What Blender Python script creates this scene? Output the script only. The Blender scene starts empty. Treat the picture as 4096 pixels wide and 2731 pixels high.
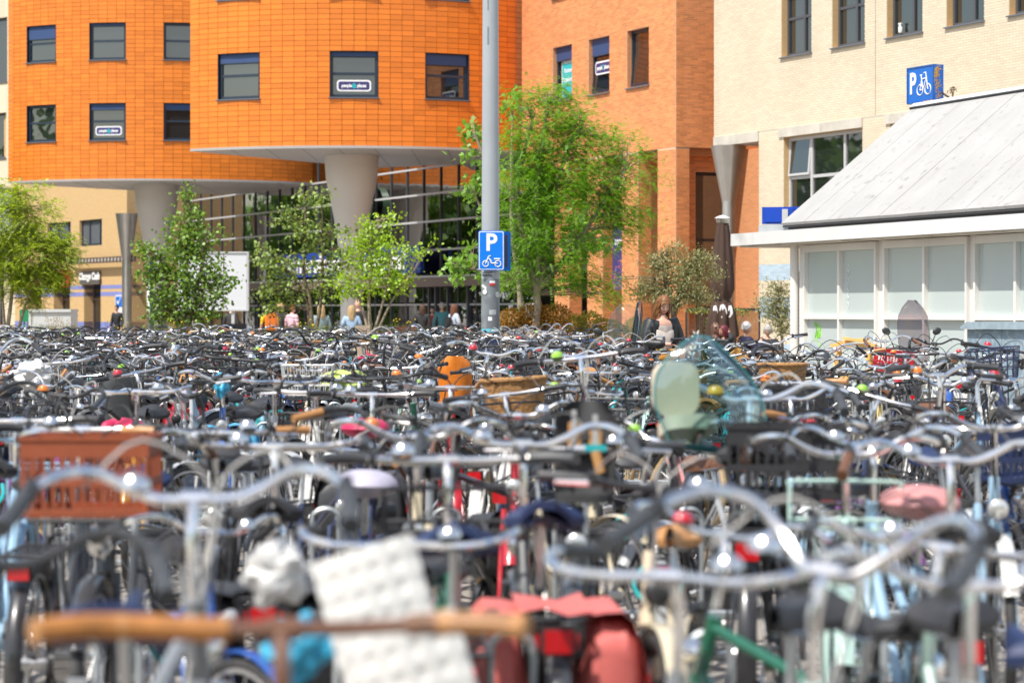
import bpy, math, random
import numpy as np
from math import sin, cos, pi, radians, atan2, sqrt, degrees
from mathutils import Vector, Matrix, Quaternion

random.seed(7); rng = np.random.default_rng(7)
S = bpy.context.scene; C = S.collection

# ------------------------------------------------------------------ camera, sky, sun, exposure
FPX, CXP, HY, CAMZ = 9671.1, 2048.0, 1245.0, 1.55
cam = bpy.data.cameras.new('camera'); camo = bpy.data.objects.new('camera', cam); C.objects.link(camo)
camo.location = (0, 0, CAMZ); camo.rotation_euler = (pi/2, 0, 0)
cam.lens = 85; cam.sensor_width = 36; cam.shift_y = -(1365.5-HY)/4096
cam.clip_start = .1; cam.clip_end = 2000
cam.dof.use_dof = True; cam.dof.focus_distance = 26; cam.dof.aperture_fstop = 3.3; cam.dof.aperture_blades = 0
S.camera = camo
SUN_AZ, SUN_EL = radians(224), radians(57)
W = bpy.data.worlds.new('World'); S.world = W; W.use_nodes = True
nt = W.node_tree; bg = nt.nodes['Background']
sky = nt.nodes.new('ShaderNodeTexSky'); sky.sky_type = 'NISHITA'; sky.sun_disc = False
sky.sun_elevation = SUN_EL; sky.sun_rotation = SUN_AZ; sky.air_density = 1.2; sky.dust_density = 1.5
tcw = nt.nodes.new('ShaderNodeTexCoord'); cn = nt.nodes.new('ShaderNodeTexNoise'); cn.inputs['Scale'].default_value = 2.6; cn.inputs['Detail'].default_value = 7
nt.links.new(tcw.outputs['Generated'], cn.inputs['Vector']); cr = nt.nodes.new('ShaderNodeValToRGB'); nt.links.new(cn.outputs['Fac'], cr.inputs[0])
cr.color_ramp.elements[0].position = .46; cr.color_ramp.elements[1].position = .64
cmx = nt.nodes.new('ShaderNodeMix'); cmx.data_type = 'RGBA'; nt.links.new(cr.outputs[0], cmx.inputs[0]); nt.links.new(sky.outputs[0], cmx.inputs[6]); cmx.inputs[7].default_value = (5.2, 5.25, 5.3, 1)
nt.links.new(cmx.outputs[2], bg.inputs[0]); bg.inputs[1].default_value = .15
sl = bpy.data.lights.new('sun', 'SUN'); so = bpy.data.objects.new('sun', sl); C.objects.link(so)
sl.energy = 4.3; sl.angle = radians(.53); sl.color = (1, .955, .88)
sd = Vector((sin(SUN_AZ)*cos(SUN_EL), cos(SUN_AZ)*cos(SUN_EL), sin(SUN_EL)))
so.rotation_euler = (-sd).to_track_quat('-Z', 'Y').to_euler(); so.location = (-20, -20, 40)
S.view_settings.view_transform = 'Standard'; S.view_settings.look = 'None'
S.view_settings.exposure = .35; S.view_settings.gamma = 1; S.view_settings.use_curve_mapping = False
S.cycles.use_denoising = True
S.cycles.max_bounces = 8; S.cycles.transparent_max_bounces = 16; S.cycles.sample_clamp_indirect = 6
S.cycles.caustics_reflective = False; S.cycles.caustics_refractive = False

# ------------------------------------------------------------------ helpers
def P(px, py, Y): return Vector(((px-CXP)/FPX*Y, Y, CAMZ-(py-HY)/FPX*Y))
def ZP(py, Y): return CAMZ-(py-HY)/FPX*Y
def wall_x(px, O, u):
    q = (px-CXP)/FPX
    return (q*O[1]-O[0])/(u[0]-q*u[1])

def link(o, parent=None):
    C.objects.link(o)
    if parent: o.parent = parent
    return o
def tag(o, label=None, cat=None, group=None, kind=None):
    if label: o['label'] = label
    if cat: o['category'] = cat
    if group: o['group'] = group
    if kind: o['kind'] = kind
    return o
def thing(name, label, cat, loc=(0, 0, 0), rz=0, group=None):
    o = bpy.data.objects.new(name, None); o.empty_display_size = .2
    o.location = loc; o.rotation_euler = (0, 0, rz)
    return tag(link(o), label, cat, group)
def lab(o, t): o['label'] = t; return o

class MB:
    def __init__(s): s.v = []; s.f = []; s.m = []
    def add(s, vs, fs, m=0):
        b = len(s.v); s.v.extend(vs)
        for f in fs: s.f.append(tuple(i+b for i in f)); s.m.append(m)
    def box(s, x0, x1, y0, y1, z0, z1, m=0, M=None, skip=()):
        vs = [(x, y, z) for z in (z0, z1) for y in (y0, y1) for x in (x0, x1)]
        if M is not None: vs = [tuple(M @ Vector(p)) for p in vs]
        F = {'b': (0, 2, 3, 1), 't': (4, 5, 7, 6), 'f': (0, 1, 5, 4), 'k': (2, 6, 7, 3), 'l': (0, 4, 6, 2), 'r': (1, 3, 7, 5)}
        s.add(vs, [F[k] for k in F if k not in skip], m); return s
    def cbox(s, c, d, m=0, R=None):
        M = Matrix.Translation(c) @ (R.to_4x4() if R is not None else Matrix())
        return s.box(-d[0]/2, d[0]/2, -d[1]/2, d[1]/2, -d[2]/2, d[2]/2, m, M)
    def tube(s, pts, r, n=8, m=0, caps=True, closed=False, flat=1.0):
        pts = [Vector(p) for p in pts]; k = len(pts)
        if not hasattr(r, '__len__'): r = [r]*k
        T = []
        for i in range(k):
            a = pts[(i-1) % k if closed else max(i-1, 0)]; b = pts[(i+1) % k if closed else min(i+1, k-1)]
            d = b-a; T.append(d.normalized() if d.length > 1e-9 else Vector((0, 0, 1)))
        up = Vector((0, 0, 1)) if abs(T[0].z) < .9 else Vector((0, 1, 0))
        N = (up-T[0]*up.dot(T[0])).normalized(); vs = []
        for i in range(k):
            N = (N-T[i]*N.dot(T[i])); N = N.normalized() if N.length > 1e-6 else T[i].orthogonal().normalized()
            B = T[i].cross(N)
            for j in range(n):
                a = 2*pi*j/n; vs.append(tuple(pts[i]+N*(cos(a)*r[i])+B*(sin(a)*r[i]*flat)))
        fs = []
        for i in range(k if closed else k-1):
            i2 = (i+1) % k
            for j in range(n):
                j2 = (j+1) % n; fs.append((i*n+j, i*n+j2, i2*n+j2, i2*n+j))
        if caps and not closed: fs += [tuple(range(n-1, -1, -1)), tuple((k-1)*n+j for j in range(n))]
        s.add(vs, fs, m); return s
    def lathe(s, prof, n=16, m=0, M=None, cap=True):
        vs = []; k = len(prof)
        for r, z in prof:
            for j in range(n):
                a = 2*pi*j/n; vs.append((r*cos(a), r*sin(a), z))
        if M is not None: vs = [tuple(M @ Vector(p)) for p in vs]
        fs = [(i*n+j, i*n+(j+1) % n, (i+1)*n+(j+1) % n, (i+1)*n+j) for i in range(k-1) for j in range(n)]
        if cap: fs += [tuple(range(n-1, -1, -1)), tuple((k-1)*n+j for j in range(n))]
        s.add(vs, fs, m); return s
    def ell(s, c, r, nu=12, nv=8, m=0, R=None):
        pr = [(max(cos(-pi/2+pi*i/nv), .02), sin(-pi/2+pi*i/nv)) for i in range(nv+1)]
        M = Matrix.Translation(c) @ (R.to_4x4() if R is not None else Matrix()) @ Matrix.Diagonal((*r, 1))
        return s.lathe(pr, nu, m, M)
    def prism(s, pts, h, m=0, M=None):
        """pts: 2d outline (x,y); extruded 0..h in z, then M"""
        n = len(pts); vs = [(x, y, 0) for x, y in pts]+[(x, y, h) for x, y in pts]
        if M is not None: vs = [tuple(M @ Vector(p)) for p in vs]
        fs = [tuple(range(n-1, -1, -1)), tuple(range(n, 2*n))]+[(i, (i+1) % n, n+(i+1) % n, n+i) for i in range(n)]
        s.add(vs, fs, m); return s
    def grid(s, P2, m=0):
        """P2: rows of points"""
        r = len(P2); c = len(P2[0]); vs = [tuple(p) for row in P2 for p in row]
        s.add(vs, [(i*c+j, i*c+j+1, (i+1)*c+j+1, (i+1)*c+j) for i in range(r-1) for j in range(c-1)], m); return s
    def data(s, name, mats, smooth=True, angle=38):
        me = bpy.data.meshes.new(name); me.from_pydata(s.v, [], s.f)
        for mt in (mats if isinstance(mats, (list, tuple)) else [mats]): me.materials.append(mt)
        me.polygons.foreach_set('material_index', s.m)
        if smooth:
            me.polygons.foreach_set('use_smooth', [True]*len(s.f)); me.set_sharp_from_angle(angle=radians(angle))
        me.update(); return me
    def build(s, name, mats, parent=None, loc=None, smooth=True, angle=38):
        o = bpy.data.objects.new(name, s.data(name, mats, smooth, angle))
        if loc is not None: o.location = loc
        return link(o, parent)

def npmesh(name, V, F, mat, parent=None, MI=None, smooth=False):
    """V (n,3), F (m,k) arrays of one polygon size"""
    me = bpy.data.meshes.new(name); n = len(V); m, k = F.shape
    me.vertices.add(n); me.vertices.foreach_set('co', V.astype(np.float32).ravel())
    me.loops.add(m*k); me.loops.foreach_set('vertex_index', F.astype(np.int32).ravel())
    me.polygons.add(m); me.polygons.foreach_set('loop_start', np.arange(0, m*k, k, dtype=np.int32))
    for mt in (mat if isinstance(mat, (list, tuple)) else [mat]): me.materials.append(mt)
    if MI is not None: me.polygons.foreach_set('material_index', MI.astype(np.int32))
    me.polygons.foreach_set('use_smooth', np.full(m, bool(smooth)))
    me.update(calc_edges=True); me.validate()
    return link(bpy.data.objects.new(name, me), parent)

def spline(pts, n=6):
    pts = [Vector(p) for p in pts]; out = []
    for i in range(len(pts)-1):
        p0 = pts[max(i-1, 0)]; p1 = pts[i]; p2 = pts[i+1]; p3 = pts[min(i+2, len(pts)-1)]
        for k in range(n):
            t = k/n
            out.append(.5*((2*p1)+(p2-p0)*t+(2*p0-5*p1+4*p2-p3)*t*t+(3*p1-p0-3*p2+p3)*t**3))
    return out+[pts[-1]]

# ------------------------------------------------------------------ materials
def mat(name, col=(.5, .5, .5), rough=.6, metal=0., var=0., vscale=3., bump=0., bscale=40., island=0., objcol=False,
        coat=0., spec=.5, dirt=None, dscale=2., dthr=.55, emis=None, gen=False, trans=0.):
    m = bpy.data.materials.new(name); m.use_nodes = True; t = m.node_tree; N = t.nodes; L = t.links
    b = N['Principled BSDF']; b.inputs['Roughness'].default_value = rough; b.inputs['Metallic'].default_value = metal
    b.inputs['Specular IOR Level'].default_value = spec; b.inputs['Coat Weight'].default_value = coat
    if trans: b.inputs['Transmission Weight'].default_value = trans
    tc = N.new('ShaderNodeTexCoord').outputs['Object']
    if objcol:
        src = N.new('ShaderNodeObjectInfo').outputs['Color']
    else:
        rgb = N.new('ShaderNodeRGB'); rgb.outputs[0].default_value = (*col, 1); src = rgb.outputs[0]
    def noise(sc, det=4):
        n = N.new('ShaderNodeTexNoise'); n.inputs['Scale'].default_value = sc; n.inputs['Detail'].default_value = det
        L.new(tc, n.inputs['Vector']); return n
    def scale_by(src, fac, lo, hi):
        mr = N.new('ShaderNodeMapRange'); mr.inputs['To Min'].default_value = lo; mr.inputs['To Max'].default_value = hi
        L.new(fac, mr.inputs['Value'])
        mx = N.new('ShaderNodeVectorMath'); mx.operation = 'SCALE'; L.new(src, mx.inputs[0]); L.new(mr.outputs[0], mx.inputs['Scale'])
        return mx.outputs[0], mr
    if island:
        g = N.new('ShaderNodeNewGeometry').outputs['Random Per Island']; oi = N.new('ShaderNodeObjectInfo').outputs['Random']
        a = N.new('ShaderNodeMath'); a.operation = 'ADD'; L.new(g, a.inputs[0]); L.new(oi, a.inputs[1])
        fr = N.new('ShaderNodeMath'); fr.operation = 'FRACT'; L.new(a.outputs[0], fr.inputs[0])
        src, _ = scale_by(src, fr.outputs[0], 1-island, 1+island)
    if var:
        src, mr = scale_by(src, noise(vscale).outputs['Fac'], 1-var, 1+var)
        mr.inputs['From Min'].default_value = .25; mr.inputs['From Max'].default_value = .75
    if dirt:
        nz = noise(dscale, 8); rp = N.new('ShaderNodeValToRGB'); L.new(nz.outputs['Fac'], rp.inputs[0])
        rp.color_ramp.elements[0].position = dthr; rp.color_ramp.elements[1].position = min(dthr+.18, 1)
        mx = N.new('ShaderNodeMix'); mx.data_type = 'RGBA'; L.new(rp.outputs[0], mx.inputs[0]); L.new(src, mx.inputs[6])
        mx.inputs[7].default_value = (*dirt, 1); src = mx.outputs[2]
    L.new(src, b.inputs['Base Color'])
    if bump:
        bp = N.new('ShaderNodeBump'); bp.inputs['Strength'].default_value = bump; bp.inputs['Distance'].default_value = .02
        L.new(noise(bscale, 6).outputs['Fac'], bp.inputs['Height']); L.new(bp.outputs[0], b.inputs['Normal'])
    if emis: b.inputs['Emission Color'].default_value = (*emis[0], 1); b.inputs['Emission Strength'].default_value = emis[1]
    return m

def leafmat(name, col, var=.35, tr=.4, gloss=.05, hue=None):
    m = bpy.data.materials.new(name); m.use_nodes = True; t = m.node_tree; N = t.nodes; L = t.links
    N.remove(N['Principled BSDF']); out = N['Material Output']
    g = N.new('ShaderNodeNewGeometry').outputs['Random Per Island']
    rp = N.new('ShaderNodeValToRGB'); L.new(g, rp.inputs[0])
    e = rp.color_ramp.elements
    e[0].color = (*[c*(1-var) for c in col], 1); e[1].color = (*[min(1, c*(1+var)) for c in (hue or col)], 1)
    d = N.new('ShaderNodeBsdfDiffuse'); tl = N.new('ShaderNodeBsdfTranslucent'); gl = N.new('ShaderNodeBsdfGlossy')
    gloss = min(gloss, .06); gl.inputs['Roughness'].default_value = .55; gl.inputs['Color'].default_value = (.9, .95, .9, 1)
    L.new(rp.outputs[0], d.inputs[0])
    sc = N.new('ShaderNodeVectorMath'); sc.operation = 'MULTIPLY'; sc.inputs[1].default_value = (1.25, 1.15, .5); L.new(rp.outputs[0], sc.inputs[0])
    L.new(sc.outputs[0], tl.inputs[0])
    m1 = N.new('ShaderNodeMixShader'); m1.inputs[0].default_value = tr; L.new(d.outputs[0], m1.inputs[1]); L.new(tl.outputs[0], m1.inputs[2])
    m2 = N.new('ShaderNodeMixShader'); m2.inputs[0].default_value = gloss; L.new(m1.outputs[0], m2.inputs[1]); L.new(gl.outputs[0], m2.inputs[2])
    L.new(m2.outputs[0], out.inputs[0]); return m

def clearglass(name, tint=(.8, .85, .85), refl=.06, rough=.02, wave=0., ior=1.5):
    """thin pane: tinted see-through plus a fresnel reflection"""
    m = bpy.data.materials.new(name); m.use_nodes = True; t = m.node_tree; N = t.nodes; L = t.links
    N.remove(N['Principled BSDF']); out = N['Material Output']
    tr = N.new('ShaderNodeBsdfTransparent'); tr.inputs[0].default_value = (*tint, 1)
    gl = N.new('ShaderNodeBsdfGlossy'); gl.inputs['Roughness'].default_value = rough
    lw = N.new('ShaderNodeFresnel'); lw.inputs['IOR'].default_value = ior
    a = N.new('ShaderNodeMath'); a.operation = 'ADD'; a.use_clamp = True; L.new(lw.outputs[0], a.inputs[0]); a.inputs[1].default_value = refl
    if wave:
        tc = N.new('ShaderNodeTexCoord'); nz = N.new('ShaderNodeTexNoise'); nz.inputs['Scale'].default_value = .9; L.new(tc.outputs['Object'], nz.inputs['Vector'])
        bp = N.new('ShaderNodeBump'); bp.inputs['Strength'].default_value = wave; bp.inputs['Distance'].default_value = .05
        L.new(nz.outputs['Fac'], bp.inputs['Height']); L.new(bp.outputs[0], gl.inputs['Normal'])
    mx = N.new('ShaderNodeMixShader'); L.new(a.outputs[0], mx.inputs[0]); L.new(tr.outputs[0], mx.inputs[1]); L.new(gl.outputs[0], mx.inputs[2])
    L.new(mx.outputs[0], out.inputs[0]); return m

def brickmat(name, c1, c2, mortar, sc=1.0, bw=.24, rh=.0625, bump=.4):
    m = mat(name); t = m.node_tree; N = t.nodes; L = t.links; b = N['Principled BSDF']
    tc = N.new('ShaderNodeTexCoord'); sp = N.new('ShaderNodeSeparateXYZ'); L.new(tc.outputs['Object'], sp.inputs[0])
    ad = N.new('ShaderNodeMath'); L.new(sp.outputs[0], ad.inputs[0]); L.new(sp.outputs[1], ad.inputs[1])
    cb = N.new('ShaderNodeCombineXYZ'); L.new(ad.outputs[0], cb.inputs[0]); L.new(sp.outputs[2], cb.inputs[1])
    br = N.new('ShaderNodeTexBrick'); L.new(cb.outputs[0], br.inputs['Vector'])
    br.inputs['Scale'].default_value = sc; br.inputs['Brick Width'].default_value = bw; br.inputs['Row Height'].default_value = rh
    br.inputs['Mortar Size'].default_value = .006; br.inputs['Color1'].default_value = (*c1, 1); br.inputs['Color2'].default_value = (*c2, 1)
    br.inputs['Mortar'].default_value = (*mortar, 1); L.new(br.outputs['Color'], b.inputs['Base Color'])
    b.inputs['Roughness'].default_value = .85
    bp = N.new('ShaderNodeBump'); bp.inputs['Strength'].default_value = bump; bp.inputs['Distance'].default_value = .01; bp.invert = True
    L.new(br.outputs['Fac'], bp.inputs['Height']); L.new(bp.outputs[0], b.inputs['Normal']); return m

ORANGE_TILE = mat('orange_tile', (.75, .205, .022), .42, island=.11, var=.07, vscale=.35, spec=.45)
TILE_BACK = mat('tile_gap', (.10, .035, .012), .9)
SOFFIT = mat('soffit_metal', (.42, .41, .39), .45, metal=.2, var=.08, vscale=.4)
CONC = mat('column_paint', (.62, .59, .54), .55, var=.06, vscale=.6, bump=.05)
NAVY = mat('navy_frame', (.018, .032, .055), .35, spec=.6)
BLIND = mat('blue_blind', (.03, .065, .17), .6)
DGLASS = mat('dark_window_glass', (.016, .02, .02), .02, spec=.5); DGLASS.node_tree.nodes['Principled BSDF'].inputs['IOR'].default_value = 2.3
SILL = mat('grey_sill', (.13, .15, .18), .45)
DGREY = mat('dark_grey_frame', (.075, .08, .09), .5)
LGREY = mat('light_grey_frame', (.50, .50, .50), .45)
O_BRICK = mat('orange_brick', (.70, .265, .09), .85, island=.18, var=.1, vscale=.5)
O_MORT = mat('orange_mortar', (.66, .46, .32), .95)
O_BRICKT = brickmat('orange_brick_far', (.70, .28, .10), (.60, .23, .08), (.58, .42, .30))
B_BRICK = mat('cream_brick', (.70, .595, .44), .85, island=.06, var=.08, vscale=.4)
B_MORT = mat('cream_mortar', (.54, .48, .39), .95)
B_BRICKT = brickmat('tan_brick_far', (.66, .44, .20), (.62, .40, .17), (.50, .38, .24), bw=.22)
BLUEBRICK = mat('pale_blue_brick', (.42, .55, .66), .85, island=.1)
BLUEBAND = mat('violet_blue_band', (.21, .24, .53), .8, var=.1)
CONCRETE = mat('concrete_lintel', (.55, .51, .44), .85, var=.18, vscale=2, dirt=(.16, .13, .10), dscale=1.2, dthr=.60)
STEEL = mat('brushed_steel', (.58, .56, .53), .33, metal=.95, var=.12, vscale=2)
GALV = mat('galvanised_steel', (.46, .49, .50), .42, metal=.55, var=.22, vscale=9)
WHITE = mat('white_paint', (.74, .72, .68), .5, var=.05, vscale=1.2, dirt=(.50, .47, .42), dscale=1.3, dthr=.66)
CANOPYW = mat('canopy_white', (.74, .73, .71), .45, var=.05, dirt=(.48, .47, .45), dscale=1.1, dthr=.62)
ROOFW = mat('roof_membrane', (.40, .392, .378), .8, var=.08, vscale=1.4, bump=.25, bscale=26, dirt=(.24, .225, .20), dscale=5.5, dthr=.60)
def streaks(m, scale, col, thr):
    t = m.node_tree; N = t.nodes; L = t.links; b = N['Principled BSDF']; src = b.inputs['Base Color'].links[0].from_socket
    tc = N.new('ShaderNodeTexCoord'); mp = N.new('ShaderNodeMapping'); mp.inputs['Scale'].default_value = scale; L.new(tc.outputs['Object'], mp.inputs[0])
    nz = N.new('ShaderNodeTexNoise'); nz.inputs['Scale'].default_value = 1; nz.inputs['Detail'].default_value = 9; nz.inputs['Roughness'].default_value = .65; L.new(mp.outputs[0], nz.inputs['Vector'])
    rp = N.new('ShaderNodeValToRGB'); rp.color_ramp.elements[0].position = thr; rp.color_ramp.elements[1].position = thr+.22; L.new(nz.outputs['Fac'], rp.inputs[0])
    mx = N.new('ShaderNodeMix'); mx.data_type = 'RGBA'; L.new(rp.outputs[0], mx.inputs[0]); L.new(src, mx.inputs[6]); mx.inputs[7].default_value = (*col, 1); L.new(mx.outputs[2], b.inputs['Base Color'])
streaks(ROOFW, (2.2, .45, .45), (.33, .31, .28), .57); streaks(ROOFW, (14, 5, 5), (.17, .155, .13), .64)
BLACKTRIM = mat('black_trim', (.03, .03, .035), .6)
FROST = mat('frosted_pane', (.50, .565, .55), .22, spec=.6, var=.05, vscale=.8)
HALLGLASS = clearglass('hall_glass', (.68, .72, .70), .42, .015, .12)
SCREENGLASS = clearglass('terrace_glass', (.80, .84, .82), .05)
TEALGLASS = clearglass('teal_windscreen', (.76, .91, .92), .08, .04, .3, 1.35)
CLEARSCR = clearglass('clear_windscreen', (.93, .94, .93), .05, .03, .2, 1.16)
SMOKESCR = clearglass('smoked_windscreen', (.68, .62, .63), .06, .03, .3, 1.25)
SIGNBLUE = mat('sign_blue', (.008, .16, .66), .35)
PBLUE = mat('parking_sign_blue', (.005, .20, .78), .4, spec=.4)
SIGNWHITE = mat('sign_white', (.86, .86, .86), .4)
TEALPRINT = mat('teal_print', (.02, .45, .50), .5)
NAVYPRINT = mat('navy_print', (.045, .04, .16), .4)
POLEPAINT = mat('pole_grey', (.36, .39, .41), .45, var=.08, vscale=1.5)
POLEDARK = mat('pole_lower_grey', (.20, .225, .24), .55, var=.3, vscale=5, dirt=(.36, .38, .39), dscale=6, dthr=.6)
WOOD = mat('grey_wood', (.46, .36, .26), .8, var=.2, vscale=4, bump=.2)
YWOOD = mat('yellow_wood', (.78, .46, .14), .6, var=.2, vscale=7)
BARK = mat('bark', (.17, .125, .085), .9, var=.35, vscale=8, bump=.4)
BARKP = mat('pale_bark', (.36, .29, .21), .9, var=.35, vscale=7, bump=.3)
BLACK = mat('black_plastic', (.034, .035, .037), .42)
DARK = mat('dark_interior', (.03, .028, .027), .9)
WHITEG = mat('white_gloss', (.80, .80, .80), .25, coat=.5)
GREYCAB = mat('pale_grey_box', (.56, .57, .55), .55, var=.03)
CABBLUE = mat('cabinet_blue_grey', (.24, .33, .40), .55, var=.2, vscale=6, bump=.5, bscale=60, dirt=(.50, .55, .55), dscale=9, dthr=.52)
BROWNCLOTH = mat('brown_canvas', (.075, .042, .03), .9, var=.15)
BROWNFASC = mat('brown_fascia', (.17, .115, .10), .45)
RED = mat('red_sign', (.62, .035, .04), .5)
GREENP = mat('green_print', (.02, .25, .09), .5)
RATTAN = mat('rattan', (.52, .28, .07), .6, var=.25, vscale=30)

# ------------------------------------------------------------------ ground
def paving(name, c, c2, mort):
    m = mat(name); t = m.node_tree; N = t.nodes; L = t.links; b = N['Principled BSDF']
    tc = N.new('ShaderNodeTexCoord'); br = N.new('ShaderNodeTexBrick'); L.new(tc.outputs['Object'], br.inputs['Vector'])
    br.inputs['Scale'].default_value = 1; br.inputs['Brick Width'].default_value = .21; br.inputs['Row Height'].default_value = .105
    br.inputs['Mortar Size'].default_value = .006
    for k, v in (('Color1', c), ('Color2', c2), ('Mortar', mort)): br.inputs[k].default_value = (*v, 1)
    L.new(br.outputs[0], b.inputs['Base Color']); b.inputs['Roughness'].default_value = .85; return m
g = MB(); g.grid([[(x, y, 0) for x in (-900, -60, 60, 900)] for y in (-200, -20, 160, 1500)])
tag(g.build('ground', paving('clinker_paving', (.38, .34, .30), (.31, .275, .24), (.19, .175, .16)), smooth=False), kind='structure')
# ------------------------------------------------------------------ building helpers
I4 = Matrix()
def frame(O, u, z=0):
    """wall frame: x along u (left to right seen from the camera), y into the building, z up"""
    u = Vector((u[0], u[1], 0)).normalized(); n = Vector((-u.y, u.x, 0))
    return Matrix(((u.x, n.x, 0, O[0]), (u.y, n.y, 0, O[1]), (0, 0, 1, z), (0, 0, 0, 1)))
def holes(x0, x1, z0, z1, ops):
    xs = sorted({x0, x1, *[min(max(v, x0), x1) for o in ops for v in o[:2]]}); out = []
    for a, b in zip(xs, xs[1:]):
        c = (a+b)/2; iv = sorted((max(o[2], z0), min(o[3], z1)) for o in ops if o[0] < c < o[1] and o[2] < z1 and o[3] > z0); z = z0
        for p, q in iv:
            if p > z: out.append((a, b, z, p))
            z = max(z, q)
        if z < z1: out.append((a, b, z, z1))
    return out
def slab(mb, x0, x1, z0, z1, ops, y0, y1, m=0, M=None):
    for a, b, c, d in holes(x0, x1, z0, z1, ops): mb.box(a, b, y0, y1, c, d, m, M)
_bd = {}
def brick_wall(root, M, x0, x1, z0, z1, ops, bm, mm, lining=None, depth=.3, course=.0625, bl=.24, nparts=0, key=None, bands=()):
    mb = MB(); slab(mb, x0, x1, z0, z1, ops, 0, depth, 0, M)
    if lining:
        for a, b, c, d in ops:
            t = .004
            for q in ((a, a+t, c, d), (b-t, b, c, d), (a, b, c, c+t), (a, b, d-t, d)):
                mb.box(q[0], q[1], .012, depth, q[2], q[3], 1, M)
    mb.build('wall', [mm, lining or mm], root, smooth=False)
    L = []; k = 0; z = z0; gap = .011
    while z+course <= z1+1e-6:
        off = (k % 2)*bl/2; zc = z+course/2
        iv = [(x0, x1)]
        for a, b, c, d in ops:
            if c < zc < d:
                nv = []
                for p, q in iv:
                    if b <= p or a >= q: nv.append((p, q)); continue
                    if a > p: nv.append((p, a))
                    if b < q: nv.append((b, q))
                iv = nv
        for p, q in iv:
            i = math.floor((p-x0-off)/bl)
            while True:
                s = x0+off+i*bl; e = s+bl; i += 1
                if s >= q: break
                s2, e2 = max(s, p), min(e, q)
                if e2-s2 > .03: L.append((s2, e2-gap, z, z+course-gap))
        z += course; k += 1
    if nparts:
        L.sort(key=key or (lambda b: b[0]))
        for a, b, c, d in L[:nparts]:
            w = round(b-a, 3); kk = (bm.name, w, course)
            if kk not in _bd:
                _bd[kk] = MB().box(-w/2, w/2, -.004, .02, -(course-gap)/2, (course-gap)/2, skip=('k',)).data('brick', bm, False)
            o = bpy.data.objects.new('brick', _bd[kk]); o.parent = root; C.objects.link(o)
            o.matrix_local = M @ Matrix.Translation(((a+b)/2, 0, (c+d)/2))
        L = L[nparts:]
    if L:
        A = np.array(L); n = len(A); jit = rng.uniform(-.0008, .0008, n)
        def col(a): return np.asarray(a)
        V = np.zeros((n, 8, 3))
        for j, (xi, yi, zi) in enumerate([(0, 0, 2), (1, 0, 2), (0, 1, 2), (1, 1, 2), (0, 0, 3), (1, 0, 3), (0, 1, 3), (1, 1, 3)]):
            V[:, j, 0] = A[:, xi]; V[:, j, 1] = (-.004+jit) if yi == 0 else .02; V[:, j, 2] = A[:, zi]
        Fq = np.array([(0, 1, 5, 4), (4, 5, 7, 6), (0, 2, 3, 1), (0, 4, 6, 2), (1, 3, 7, 5)])
        F = (Fq[None]+8*np.arange(n)[:, None, None]).reshape(-1, 4)
        Mx = np.array(M); Vw = V.reshape(-1, 3) @ Mx[:3, :3].T + Mx[:3, 3]
        mi = None; mats = [bm]
        if bands:
            mats = [bm, BLUEBRICK]; zc = (A[:, 2]+A[:, 3])/2
            mi = np.repeat(sum(((zc > a) & (zc < b)) for a, b in bands).clip(0, 1), 5)
        tag(npmesh('brickwork', Vw, F, mats, root, mi), kind='stuff')

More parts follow.
